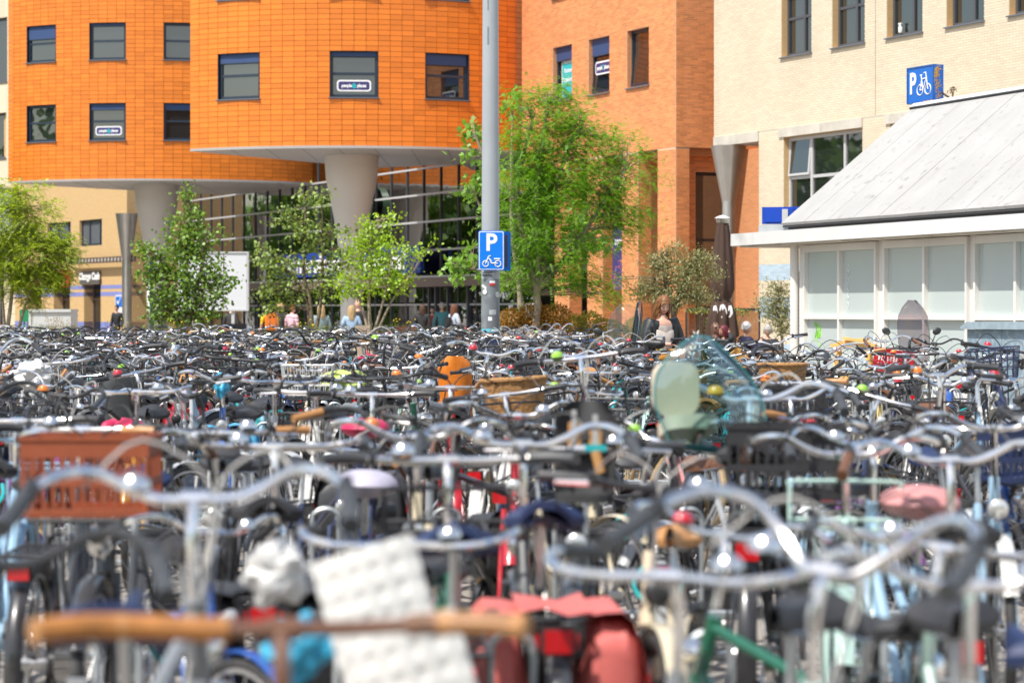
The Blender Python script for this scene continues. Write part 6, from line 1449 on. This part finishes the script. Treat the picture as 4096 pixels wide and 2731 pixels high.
tree('slender tree with large lobed leaves behind the lamp post', 47.5, [(1900, 530, 40, 40), (1890, 610, 35, 35), (1950, 700, 45, 60), (1890, 760, 30, 40), (1950, 870, 40, 50), (1850, 1060, 60, 40), (1910, 1010, 60, 45), (2050, 430, 50, 40), (2320, 900, 70, 70), (2390, 980, 45, 30), (2300, 980, 60, 50), (1960, 1110, 40, 40), (1860, 1110, 30, 20)],
     [[(2082, 1310), (2075, 1130), (2045, 900), (2050, 430)], [(2070, 1000), (1960, 900), (1900, 780)], [(2060, 1100), (1980, 1090), (1850, 1070)], [(2055, 800), (1960, 680), (1900, 540)], [(2075, 1100), (2200, 1000), (2330, 900)]], 'lobed', 120, 9, (.08, .13), LM_TUL, BARKP, .055, .11, group=TG)
tree('grey green olive tree behind the woman with a phone', 48, [(2690, 1000, 40, 28), (2610, 1045, 55, 40), (2700, 1070, 80, 55), (2770, 1030, 45, 30), (2630, 1130, 85, 55), (2750, 1120, 80, 55), (2825, 1030, 35, 22), (2850, 1090, 30, 25), (2700, 1190, 100, 35), (2560, 1170, 35, 35), (2500, 1120, 22, 20), (2800, 1190, 50, 25)],
     [[(2700, 1330), (2690, 1235), (2660, 1120), (2640, 1040)], [(2695, 1260), (2730, 1150), (2790, 1040)]], 'lance', 300, 26, (.05, .075), LM_OLV, BARK, .07, .10, group='olive trees on the terrace')
tree('small olive bush in a dark pot left of the kiosk corner', 46.5, [(3110, 1160, 50, 35), (3130, 1230, 45, 45), (3060, 1210, 40, 25), (3135, 1300, 35, 45), (3085, 1260, 40, 35)], [[(3130, 1420), (3125, 1300), (3115, 1170)]], 'lance', 120, 24, (.045, .07), LM_OLV, BARK, .03, .09, group='olive trees on the terrace', name='olive_bush')
pt_ = thing('plant_pot', 'dark blue grey plant pot under the small olive bush', 'pot', (P(3130, 0, 46.5).x, 46.5, 0)); MB().lathe([(.24, 0), (.30, .72), (.27, .72), (.25, .66)], 24).build('pot_body', mat('pot_blue', (.06, .09, .12), .5), pt_)
def shrub(label, Y, lumps, n, size, lm, kind='oval', base=None):
    s = FPX/Y; t = thing('shrub', label, 'shrub', (P(lumps[0][0], 0, Y).x, Y, 0)); o = Vector(t.location); Q = []
    w = np.array([l[2]*l[3] for l in lumps], float); w /= w.sum()
    for i in rng.choice(len(lumps), n, p=w):
        px, py, rx, ry = lumps[i]; v = rng.normal(size=3); v /= np.linalg.norm(v); r = rng.uniform(.2, 1)**.45; c = P(px, py, Y)-o; Q.append((c.x+v[0]*r*rx/s, c.y+v[1]*r*.45, c.z+v[2]*r*ry/s))
    leaves('foliage', np.array(Q), kind, size[0], size[1], lm, t); mb = MB()
    for k in range(26):
        q = Q[k]; mb.tube([(q[0]*.6, q[1]*.5, base or .9), (q[0]*.85, q[1]*.8, (q[2]+(base or .9))/2), q], [.008, .006, .003], 4)
    mb.build('stems', BARK, t); return t
shrub('orange and green shrub in the short planter beside the lamp post', 45.3, [(2050, 1270, 60, 45), (2130, 1255, 80, 45), (2220, 1260, 70, 50), (2180, 1290, 110, 30)], 5200, (.03, .055), LM_ORS)
shrub('yellow shrub right of the short planter', 46.5, [(2300, 1300, 50, 45), (2360, 1285, 60, 45), (2430, 1310, 60, 45), (2480, 1330, 40, 40), (2340, 1350, 90, 50)], 4600, (.03, .06), LM_YES, base=.3)
shrub('small bright green conifer bush behind the clear windscreen', 47, [(2530, 1310, 35, 45), (2575, 1320, 30, 40)], 1500, (.03, .05), LM_LOC, 'lance', base=.3)
# climbing leaves on the terrace screen
shrub('thin ivy climbing on the terrace screen behind the parasol', 51.2, [(2790, 1240, 50, 14), (2950, 1245, 55, 16), (2840, 1300, 20, 40), (2935, 1290, 16, 30)], 420, (.04, .07), LM_IVY, base=.9)
# weeds in the planter: grass tufts, stalks, yellow flowers
def weeds(name, label, spans, n, h0, h1, z0, Y0, Y1, m, flowers=0):
    V = []; F = []
    for i in range(n):
        a, b = random.choice(spans); Y = random.uniform(Y0, Y1); x = P(random.uniform(a, b), 0, Y).x; h = random.uniform(h0, h1); lean = random.gauss(0, .22)*h; ly = random.gauss(0, .15)*h; w = random.uniform(.004, .009); an = random.random()*pi
        wx, wy = w*cos(an), w*sin(an); k = len(V)
        V += [(x-wx, Y-wy, z0), (x+wx, Y+wy, z0), (x+lean*.4+wx*.7, Y+ly*.4, z0+h*.6), (x+lean*.4-wx*.7, Y+ly*.4, z0+h*.6), (x+lean, Y+ly, z0+h), (x+lean+.002, Y+ly, z0+h)]
        F += [(k, k+1, k+2, k+3), (k+3, k+2, k+5, k+4)]
    o = npmesh(name, np.array(V), np.array(F), m); return tag(o, label, 'grass', kind='stuff')
weeds('planter_grass', 'wild grass growing in the long planter', [(600, 880), (560, 900), (1150, 1330), (1530, 1660), (1050, 1760), (160, 320), (0, 300)], 4200, .16, .50, .80, 49.7, 53, LM_GRS)
mb = MB()
for i in range(70):
    a, b = random.choice([(430, 520), (640, 860), (1180, 1300), (1540, 1650)]); Y = random.uniform(49.7, 51); p = P(random.uniform(a, b), 0, Y); z = random.uniform(1.0, 1.4)
    mb.tube([(p.x, Y, .8), (p.x+random.gauss(0, .03), Y, z)], .004, 4, 0); mb.ell((p.x+random.gauss(0, .03), Y, z), (.016, .016, .014), 6, 4, 1)
tag(mb.build('wild_flowers', [LM_GRS, mat('flower_yellow', (.75, .55, .02), .6)]), 'small yellow wild flowers in the long planter', 'flowers', kind='stuff')
mb = MB()
for i in range(60):
    Y = random.uniform(49.6, 50.2); p = P(random.uniform(195, 290), 0, Y); z = random.uniform(1.0, 1.5); q = random.gauss(0, .08)
    mb.tube([(p.x, Y, .8), (p.x+q*.5, Y, (z+.8)/2), (p.x+q, Y, z)], .0025, 3, 0, False)
    for k in range(3): mb.ell((p.x+q+random.gauss(0, .03), Y, z-random.random()*.12), (.010, .010, .010), 5, 3)
tag(mb.build('dry_stalks', mat('dry_straw', (.36, .27, .15), .9)), 'dry straw coloured stalks in front of the grey utility box', 'stalks', kind='stuff')
# green mass beyond the left edge of the picture: mirrored in the hall glass and the windows
n = 24000; th = rng.uniform(0, 1, n); ph = rng.normal(size=(n, 3)); ph /= np.linalg.norm(ph, axis=1)[:, None]; ctr = np.array([(-34-26*t+random.uniform(-3, 3), 92+60*t, 5.5+random.uniform(-1, 2.5)) for t in [k/15 for k in range(16)]])
pts = ctr[rng.integers(0, 16, n)]+ph*rng.uniform(.5, 1, (n, 1))*np.array([5, 5, 5.5])
tag(leaves('far_trees', pts, 'round', .35, .75, LM_FAR, None), 'row of green trees across the road at the far left', 'trees', kind='stuff')
n = 16000; ph = rng.normal(size=(n, 3)); ph /= np.linalg.norm(ph, axis=1)[:, None]; ctr = np.array([(-30+5.5*k+random.uniform(-2, 2), -22+random.uniform(-4, 4), 6+random.uniform(-1, 2)) for k in range(12)])
pts = ctr[rng.integers(0, 12, n)]+ph*rng.uniform(.5, 1, (n, 1))*np.array([4.5, 4.5, 5])
tag(leaves('trees_across_square', pts, 'round', .4, .8, LM_FAR, None), 'row of green trees across the square behind the viewer', 'trees', kind='stuff')
ob = MB()
for k, (x, h, w) in enumerate(((-34, 13, 16), (-16, 16, 17), (4, 14, 18), (24, 17, 20))):
    ob.box(x, x+w, -52, -42, 0, h, 0)
    for i in range(int(w/3)):
        for j in range(int(h/3.3)): ob.box(x+.8+i*3, x+2.4+i*3, -41.99, -41.95, 1.2+j*3.3, 3.0+j*3.3, 1)
tag(ob.build('opposite_houses', [B_BRICKT, NAVY], smooth=False), kind='structure')
# ------------------------------------------------------------------ people
def skinmesh(name, J, E, mt, parent, sub=1, root=0):
    """J: {name: (pos, radius)}; edges grown into one continuous surface"""
    ks = list(J); ix = {k: i for i, k in enumerate(ks)}
    me = bpy.data.meshes.new(name); me.from_pydata([tuple(J[k][0]) for k in ks], [(ix[a], ix[b]) for a, b in E], [])
    o = bpy.data.objects.new(name, me); C.objects.link(o); md = o.modifiers.new('skin', 'SKIN'); md.use_smooth_shade = True
    if not me.skin_vertices: 
        bpy.context.view_layer.objects.active = o
    sv = me.skin_vertices[0].data
    for k in ks:
        r = J[k][1]; sv[ix[k]].radius = r if isinstance(r, tuple) else (r, r); sv[ix[k]].use_root = (ix[k] == root)
    s = o.modifiers.new('sub', 'SUBSURF'); s.levels = sub; s.render_levels = sub
    dg = bpy.context.evaluated_depsgraph_get(); m2 = bpy.data.meshes.new_from_object(o.evaluated_get(dg)); m2.name = name
    m2.materials.clear(); m2.materials.append(mt); m2.polygons.foreach_set('use_smooth', [True]*len(m2.polygons))
    bpy.data.objects.remove(o); bpy.data.meshes.remove(me); r = bpy.data.objects.new(name, m2); return link(r, parent)
PM = {}
def pm(n, c, rough=.75, **k):
    if n not in PM: PM[n] = mat('cloth_'+n, c, rough, var=.15, vscale=14, bump=.15, bscale=30, **k)
    return PM[n]
SKIN = mat('skin', (.62, .36, .26), .5, var=.06, vscale=20); SKIND = mat('skin_tan', (.46, .25, .17), .5); LIP = mat('lips', (.45, .13, .12), .5); EYE = mat('eye_dark', (.03, .02, .02), .3)
def V3(*a): return Vector(a)
def person(label, X, Y, rz, H=1.70, top='black', topc=(.03, .03, .03), legs='black', legc=(.03, .03, .035), hair='brown', hairc=(.16, .09, .045), long=0., sleeves='long', arms=None, sit=False, skin=None, headturn=0., headtilt=0., shorts=False, z0=0., width=1., bald=False, coat=0.):
    skin = skin or SKIN; k = H/1.70; t = thing('person', label, 'person', (X, Y, z0), rz, None)
    S_ = lambda *p: V3(*p)*k
    hipz = .48 if sit else .92; dz = hipz-.92
    pel = S_(0, 0, hipz); sp = S_(0, .005, 1.12+dz); ch = S_(0, .0, 1.32+dz); nk = S_(0, -.005, 1.46+dz); hb = S_(0, .01, 1.53+dz)
    arms = arms or {}
    J = {'pel': (pel, (.125*k, .095*k)), 'sp': (sp, (.115*k, .09*k)), 'ch': (ch, (.14*k*width, .10*k)), 'nk': (nk, .055*k), 'hb': (hb, .058*k)}
    E = [('pel', 'sp'), ('sp', 'ch'), ('ch', 'nk'), ('nk', 'hb')]; Arm = {}; Leg = {}
    for s, n in ((1, 'R'), (-1, 'L')):
        a = arms.get(n, ((.25, -.02, 1.13), (.27, .06, .88)))
        sh = S_(s*.175*width, 0, 1.40+dz); el = S_(s*a[0][0], a[0][1], a[0][2]+dz); wr = S_(s*a[1][0], a[1][1], a[1][2]+dz)
        J['sh'+n] = (sh, .062*k); J['el'+n] = (el, .044*k); J['wr'+n] = (wr, .029*k); E += [('ch', 'sh'+n), ('sh'+n, 'el'+n), ('el'+n, 'wr'+n)]; Arm[n] = (sh, el, wr)
        if sit: hp, kn, an, to = S_(s*.10, .02, hipz-.01), S_(s*.13, .44, hipz), S_(s*.13, .42, .09), S_(s*.14, .57, .045)
        else: hp, kn, an, to = S_(s*.092, 0, .88), S_(s*.10, .015+.03*s, .49), S_(s*.105, -.02+.04*s, .09), S_(s*.12, .12+.04*s, .04)
        J['hp'+n] = (hp, .088*k); J['kn'+n] = (kn, .058*k); J['an'+n] = (an, .040*k); J['to'+n] = (to, .034*k); E += [('pel', 'hp'+n), ('hp'+n, 'kn'+n), ('kn'+n, 'an'+n), ('an'+n, 'to'+n)]; Leg[n] = (hp, kn, an, to)
        # hand: palm, four unequal bent fingers, thumb
        d = (wr-el).normalized(); sd_ = Vector((s, .2, 0)); sd_ = (sd_-d*sd_.dot(d)).normalized(); nn = d.cross(sd_).normalized(); pa = wr+d*.055*k
        J['pa'+n] = (pa, (.034*k, .018*k)); E.append(('wr'+n, 'pa'+n))
        for q, (off, ln) in enumerate(((-.026, .070), (-.009, .080), (.009, .076), (.026, .060))):
            p1 = pa+d*.035*k+sd_*off*k; p2 = p1+(d*.8+nn*.35).normalized()*ln*.55*k; p3 = p2+(d*.5+nn*.8).normalized()*ln*.45*k
            for w_, p_ in (('a', p1), ('b', p2), ('c', p3)): J['f%d%s%s' % (q, w_, n)] = (p_, .0088*k)
            E += [('pa'+n, 'f%da%s' % (q, n)), ('f%da%s' % (q, n), 'f%db%s' % (q, n)), ('f%db%s' % (q, n), 'f%dc%s' % (q, n))]
        p1 = pa-sd_*.036*k-d*.01*k; p2 = p1+(d*.6-sd_*.6+nn*.3).normalized()*.035*k; J['tha'+n] = (p1, .011*k); J['thb'+n] = (p2, .0095*k); E += [('pa'+n, 'tha'+n), ('tha'+n, 'thb'+n)]
    body = skinmesh('body', J, E, skin, t, 1)
    bm_ = body.data; tmat = pm(top, topc); bm_.materials.append(tmat); over = {'none': pm('black_jacket', (.022, .024, .026), .45)}.get(sleeves); bm_.materials.append(over or tmat)
    for p in bm_.polygons:                                # skin under the clothes takes the cloth
        c_ = p.center; hand = min(min((c_-Arm[n][2]).length, (c_-J['pa'+n][0]).length-.03) for n in 'RL'); fore = min((c_-(Arm[n][1]+Arm[n][2])/2).length for n in 'RL')
        if hipz*k < c_.z < (1.445+dz)*k and hand > .085*k:
            if sleeves == 'short' and fore < .14*k and abs(c_.x) > .17*k: continue
            if over: p.material_index = 2 if abs(c_.x) > .105 or c_.y < -.01 else (1 if c_.z < (1.385-.25*abs(c_.x))*k else 0)
            else: p.material_index = 1
    # head: shaped surface with brow, nose, lips, chin, ears
    hc = S_(0, .025, 1.625+dz); Rh = Matrix.Rotation(headturn, 3, 'Z') @ Matrix.Rotation(headtilt, 3, 'X'); nu, nv = 24, 18; rows = []; mb = MB()
    for i in range(nv+1):
        a = -pi/2+pi*i/nv; row = []
        for j in range(nu+1):
            b = 2*pi*(j % nu)/nu; x, y, z = cos(a)*sin(b), cos(a)*cos(b), sin(a)
            rx, ry, rz_ = .074, .094, .118
            if z < 0: rx *= 1-.30*z*z; ry *= 1-.08*z*z
            p = V3(x*rx, y*ry, z*rz_)
            if y > .3:
                f = (y-.3)/.7
                p.y += .022*f*math.exp(-((x/.16)**2+((z+.16)/.16)**2))+.008*f*math.exp(-((x/.3)**2+((z+.52)/.1)**2))+.010*f*math.exp(-((x/.3)**2+((z+.85)/.16)**2))
                p.y -= .010*f*(math.exp(-(((x-.36)/.17)**2+((z-.08)/.13)**2))+math.exp(-(((x+.36)/.17)**2+((z-.08)/.13)**2)))
                p.y += .005*f*math.exp(-((z-.27)/.1)**2)
            row.append(tuple(hc+Rh @ p*k))
        rows.append(row)
    mb.grid(rows); Rm = lambda v: tuple(hc+Rh @ Vector(v)*k)
    for s in (-1, 1):
        mb.ell(Rm((s*.076, -.005, -.005)), (.010*k, .022*k, .032*k), 8, 6, 0, Rh)
        mb.ell(Rm((s*.030, .080, .008)), (.011*k, .006*k, .006*k), 8, 5, 2, Rh); mb.ell(Rm((s*.030, .088, .026)), (.017*k, .004*k, .004*k), 8, 4, 3, Rh)
    mb.ell(Rm((0, .093, -.062)), (.022*k, .006*k, .007*k), 10, 5, 1, Rh)
    hm = pm('hair_'+hair, hairc, .5); mb.build('head', [skin, LIP, EYE, hm], body, angle=80)
    if not bald:
        mb = MB(); rows = []
        for i in range(13):
            a = -.25+(pi/2+.25)*i/12; row = []
            for j in range(29):
                b = 2*pi*(j % 28)/28; x, y, z = cos(a)*sin(b), cos(a)*cos(b), sin(a)
                zz_ = z if y < .25 else max(z, .30+.25*(y-.25)); w = 1.06+(.02 if long else .02)*sin(j*5+i*1.7)+.03*sin(j*2.2+i*.6)*bool(long); zz_ = zz_ if y < .25 or abs(x) < .62 else max(z, .12); row.append(tuple(hc+Rh @ V3(x*.080*w, y*.098*w-.010, zz_*.128+.006)*k))
            rows.append(row)
        mb.grid(rows)
        if long:
            hr = random.Random(label)
            for q in range(150):
                b = radians(hr.uniform(48, 312)); a0 = hr.uniform(.25, 1.25); pts = []; wv = hr.random()*6; amp = hr.uniform(.003, .010); l = long*hr.uniform(.75, 1.1)
                for i in range(7):
                    f = i/6; a = a0*(1-min(f*2.2, 1))
                    if f < .45: p = V3(cos(a)*sin(b)*.083, cos(a)*cos(b)*.102-.010, sin(a)*.128+.004)
                    else: p = V3(sin(b)*(.086+.02*(f-.45)), cos(b)*(.100+.01*f)-.012-.01*f, .004-(f-.45)/.55*l)
                    p += V3(sin(f*7+wv)*amp*(1+f), cos(f*6+wv)*amp*.6, 0); pts.append(tuple(hc+Rh @ p*k))
                mb.tube(pts, [.009*k, .010*k, .010*k, .010*k, .009*k, .007*k, .003*k], 5, 0)
        mb.build('hair', hm, body, angle=80)
    # clothes
    c = .016*k; tm = pm(top, topc)
    JT = {'pel': (pel+S_(0, 0, .02), (.135*k+c, .105*k+c)), 'sp': (sp, (.120*k+c, .10*k+c)), 'ch': (ch, (.145*k*width+c, .108*k+c)), 'nk': (nk-S_(0, 0, .03), .066*k)}; ET = [('pel', 'sp'), ('sp', 'ch'), ('ch', 'nk')]
    if coat and not sit: JT['hem'] = (S_(0, 0, .92-coat), (.16*k+c, .12*k+c)); ET.append(('pel', 'hem'))
    for n in ('RL' if sleeves != 'none' else ''):
        sh, el, wr = Arm[n]; JT['sh'+n] = (sh, .066*k+c); e2 = el if sleeves == 'long' else sh+(el-sh)*.8; JT['el'+n] = (e2, .050*k+c if sleeves == 'long' else .058*k+c); ET += [('ch', 'sh'+n), ('sh'+n, 'el'+n)]
        if sleeves == 'long': JT['wr'+n] = (wr-(wr-el).normalized()*.01*k, .036*k+c*.7); ET.append(('el'+n, 'wr'+n))
    if sleeves == 'none':
        for s_, n in ((1, 'R'), (-1, 'L')): JT['st'+n] = (V3(s_*.125, .0, 1.395)*k, .078*k); ET.append(('ch', 'st'+n))
    skinmesh('top', JT, ET, tm, t, 1)
    JL = {'pel': (pel, (.130*k+.008, .10*k+.008))}; EL = []
    for n in 'RL':
        hp, kn, an, to = Leg[n]; JL['hp'+n] = (hp, .094*k); k2 = kn+(hp-kn)*.12 if shorts else kn; JL['kn'+n] = (k2, .072*k); EL += [('pel', 'hp'+n), ('hp'+n, 'kn'+n)]
        if not shorts: JL['an'+n] = (an+V3(0, 0, .03), .056*k); EL.append(('kn'+n, 'an'+n))
    skinmesh('trousers', JL, EL, pm(legs, legc), t, 1)
    for n in 'RL':
        an, to = Leg[n][2], Leg[n][3]; MB().ell(tuple((an+to)/2-V3(0, .02, .02)), (.047*k, .13*k, .05*k), 12, 7, 0).build('shoe', pm('shoe', (.06, .055, .05)), t)
    t['_hc'] = tuple(hc); return t, Arm, k, hc, Rh
def pxy(px, Y): return P(px, 0, Y).x, Y
# the woman with a phone, standing between the scooters
x, y = pxy(2650, 31.0); t, A, k, hc, Rh = person('woman in a black jacket and pale top looking down at her phone behind the bicycles', x, y, radians(205), 1.70, 'pale_top', (.66, .58, .52), 'light_jeans', (.34, .46, .58), 'auburn', (.24, .105, .035), .19, 'none',
    {'R': ((.27, .02, 1.14), (.07, .27, 1.13)), 'L': ((.27, .0, 1.12), (.10, .26, 1.05))}, headtilt=radians(-24), headturn=radians(-6), width=1.1)
jm = pm('black_jacket', (.022, .024, .026), .45)
J = {}; E = []
for s, n in ((1, 'R'), (-1, 'L')):
    sh, el, wr = A[n]; J.update({'c'+n: (V3(s*.13, -.035, 1.33), (.085, .115)), 'w'+n: (V3(s*.14, -.03, 1.05), (.085, .12)), 'h'+n: (V3(s*.15, -.02, .80), (.085, .125)), 'sh'+n: (sh, .094), 'el'+n: (el, .078), 'wr'+n: (wr-(wr-el).normalized()*.03, .056)})
    E += [('c'+n, 'w'+n), ('w'+n, 'h'+n), ('c'+n, 'sh'+n), ('sh'+n, 'el'+n), ('el'+n, 'wr'+n)]
J['b'] = (V3(0, -.085, 1.36), (.10, .06)); E += [('cR', 'b'), ('b', 'cL')]; skinmesh('jacket', J, E, jm, t, 1)
ph_ = thing('phone', 'dark smartphone in the hand of the woman in the black jacket', 'phone', tuple(t.matrix_basis @ (A['R'][2]+V3(-.05, .10, .03))), radians(205)); MB().prism(roundrect(.075, .15, .01), .009, 0, Matrix.Rotation(radians(35), 4, 'X')).build('phone_body', mat('phone_black', (.02, .02, .03), .2), ph_)
bg_ = thing('hip_bag', 'mustard yellow hip bag across the front of the woman with a phone', 'bag', tuple(t.matrix_basis @ V3(.0, .20, .99)), radians(205)); mb = MB(); mb.ell((0, 0, 0), (.17, .06, .075), 18, 10, 0, Matrix.Rotation(radians(16), 3, 'Y')); mb.build('pouch', mat('mustard', (.50, .22, .02), .8, bump=.2), bg_); MB().tube(spline([(.16, 0, .03), (.2, -.12, .2), (.12, -.2, .36)], 4), .012, 6).build('strap', bpy.data.materials['mustard'], bg_)
# people before the hall
def hallp(px, off): 
    xx = gx(px); q = hall.matrix_basis @ V3(xx, -off, 0); return q.x, q.y
def far(px, Y, label, rz, **kw):
    x, y = pxy(px, Y); return person(label, x, y, radians(rz), **kw)
t, A, k, hc, _ = far(1078, 74, 'cyclist in a yellow shirt with an orange backpack seen from behind', 20, H=1.75, top='yellow_shirt', topc=(.75, .55, .02), legs='black_shorts', hair='dark', hairc=(.03, .025, .02), sleeves='short', shorts=True)
bp_ = thing('backpack', 'orange backpack on the cyclist in the yellow shirt', 'backpack', tuple(t.matrix_basis @ V3(0, -.21, 1.24)), radians(20)); om = mat('pack_orange', (.78, .20, .02), .7, bump=.2)
MB().prism(roundrect(.34, .54, .10), .20, 0, Matrix.Translation((0, .1, 0)) @ RX).build('main_pack', om, bp_); MB().prism(roundrect(.26, .26, .07), .08, 0, Matrix.Translation((0, -.1, -.1)) @ RX).build('pocket', om, bp_); MB().box(-.11, -.09, -.19, -.181, -.25, .2).box(.09, .11, -.19, -.181, -.25, .2).build('compression_strap', pm('grey_strap', (.2, .17, .16)), bp_, smooth=False)
far(1122, 75, 'blonde person in a dark vest carrying a beige jacket next to the cyclist', 10, H=1.78, top='dark_vest', topc=(.05, .05, .055), legs='grey_trousers', legc=(.20, .20, .21), hair='blonde', hairc=(.55, .38, .18), long=.15, sleeves='short')
far(1168, 74, 'red haired woman in a pink blouse and black trousers', -40, H=1.70, top='pink_blouse', topc=(.72, .48, .56), hair='ginger', hairc=(.50, .16, .03), sleeves='short', headturn=radians(-50), headtilt=radians(15))
far(1285, 66, 'blonde woman in a pale teal padded jacket between the tree stems', 30, H=1.68, top='padded_teal', topc=(.26, .35, .36), hair='blonde', hairc=(.62, .42, .17), long=.26, width=1.1)
far(1406, 64, 'blonde woman in a light denim shirt seen from behind, under the yellow green tree', 8, H=1.66, top='denim', topc=(.32, .45, .60), legs='denim_legs', legc=(.28, .40, .55), hair='ash_blonde', hairc=(.48, .33, .16), long=.28, sleeves='short', arms={'L': ((.27, -.02, 1.13), (.36, .0, .90)), 'R': ((.26, -.02, 1.13), (.30, .05, .90))})
far(1432, 67, 'bald man in a black jacket beside the denim woman', 12, H=1.82, top='black_coat', topc=(.035, .034, .033), bald=True, width=1.1, coat=.15)
far(1690, 76, 'dark haired person in a loose black coat at the hall doors', -15, H=1.72, top='loose_black', topc=(.02, .02, .022), hair='dark_brown', hairc=(.07, .035, .02), long=.22, width=1.15, coat=.3)
far(1768, 81, 'person in a teal jacket walking into the hall', 5, H=1.80, top='teal_jacket', topc=(.06, .22, .25), legs='pale_jeans', legc=(.20, .28, .36), hair='grey', hairc=(.35, .33, .30))
t, A, k, hc, _ = far(1815, 76, 'woman in a pale blue hooded top with crossed arms and a small black backpack', -55, H=1.72, top='pale_hoodie', topc=(.50, .57, .66), legs='blue_jeans', legc=(.10, .20, .36), hair='chestnut', hairc=(.16, .06, .03), long=.26, arms={'R': ((.26, .04, 1.14), (.02, .20, 1.14)), 'L': ((.26, .03, 1.13), (.02, .23, 1.10))})
b2 = thing('backpack', 'small black backpack of the woman in the pale hooded top', 'backpack', tuple(t.matrix_basis @ V3(0, -.20, 1.2)), radians(-55)); MB().prism(roundrect(.24, .34, .08), .11, 0, Matrix.Translation((0, .05, 0)) @ RX).build('main_pack', pm('black_pack', (.02, .02, .025)), b2); MB().prism(roundrect(.18, .16, .05), .04, 0, Matrix.Translation((0, -.06, -.06)) @ RX).build('pocket', pm('black_pack', (.02, .02, .025)), b2)
far(1730, 83, 'person with a red vest just inside the hall doors', 175, H=1.66, top='dark_red_vest', topc=(.42, .03, .02), hair='dark', hairc=(.03, .025, .02))
far(925, 80, 'person in a long black coat in front of the blue panels', -20, H=1.75, top='black_coat', topc=(.035, .034, .033), hair='dark', hairc=(.03, .025, .02), coat=.45)
far(468, 96, 'person in dark clothes beside the steel funnel column at the left', 150, H=1.75, top='loose_black', topc=(.02, .02, .022), hair='dark', hairc=(.03, .025, .02))
# terrace guests
ch1 = cafe_chair('rattan chair under the white haired man in the navy blazer', *pxy(2982, 48.6), radians(-70))
t, A, k, hc, Rh = person('white haired man in a navy blazer sitting on a rattan chair', *pxy(2982, 48.6), radians(-70), 1.74, 'navy_blazer', (.025, .022, .06), 'khaki', (.36, .30, .20), 'white', (.62, .60, .57), 0, 'long', {'R': ((.26, .14, 1.12), (.14, .26, 1.36)), 'L': ((.26, .16, 1.10), (.20, .38, 1.10))}, sit=True, width=1.12)
ch2 = cafe_chair('rattan chair under the grey haired guest facing the camera', *pxy(3072, 50.2), radians(165))
person('grey haired guest in a black jacket and white scarf holding a cup', *pxy(3072, 50.2), radians(165), 1.64, 'black_jacket2', (.03, .03, .035), 'khaki', (.36, .30, .20), 'silver', (.48, .47, .45), .05, 'long', {'R': ((.26, .08, 1.12), (.06, .26, 1.16)), 'L': ((.26, .08, 1.12), (.10, .25, 1.10))}, sit=True, headtilt=radians(-20))
ch3 = cafe_chair('rattan chair under the bald man with sunglasses', *pxy(2858, 48.2), radians(195))
t, A, k, hc, Rh = person('bald man with sunglasses leaning to the red haired woman', *pxy(2858, 48.2), radians(195), 1.74, 'dark_grey_shirt', (.05, .05, .055), 'black_jeans', (.03, .03, .035), 'none', (.1, .06, .04), 0, 'long', {'R': ((.30, .10, 1.16), (.12, .22, 1.36)), 'L': ((.27, .06, 1.14), (.10, .26, 1.12))}, sit=True, skin=SKIND, bald=True, headturn=radians(20))
sg = thing('sunglasses', 'dark sunglasses on the bald man', 'sunglasses', tuple(t.matrix_basis @ (hc+Rh @ V3(0, .085, .008))), radians(195+20)); MB().ell((-.033, 0, 0), (.027, .008, .02), 10, 6).ell((.033, 0, 0), (.027, .008, .02), 10, 6).tube([(-.07, -.08, .005), (-.062, 0, .008), (.062, 0, .008), (.07, -.08, .005)], .004, 5).build('lens_frame', BLACK, sg)
ch4 = cafe_chair('rattan chair under the red haired woman with a raised arm', *pxy(2897, 47.9), radians(120))
person('woman with dark red hair and a black top raising her arm behind her head', *pxy(2897, 47.9), radians(120), 1.66, 'black_top', (.03, .03, .035), 'brown_trousers', (.12, .075, .05), 'wine_red', (.14, .012, .025), .12, 'long', {'L': ((.30, .02, 1.50), (.12, -.04, 1.60)), 'R': ((.26, .10, 1.14), (.06, .30, 1.10))}, sit=True, skin=SKIND)
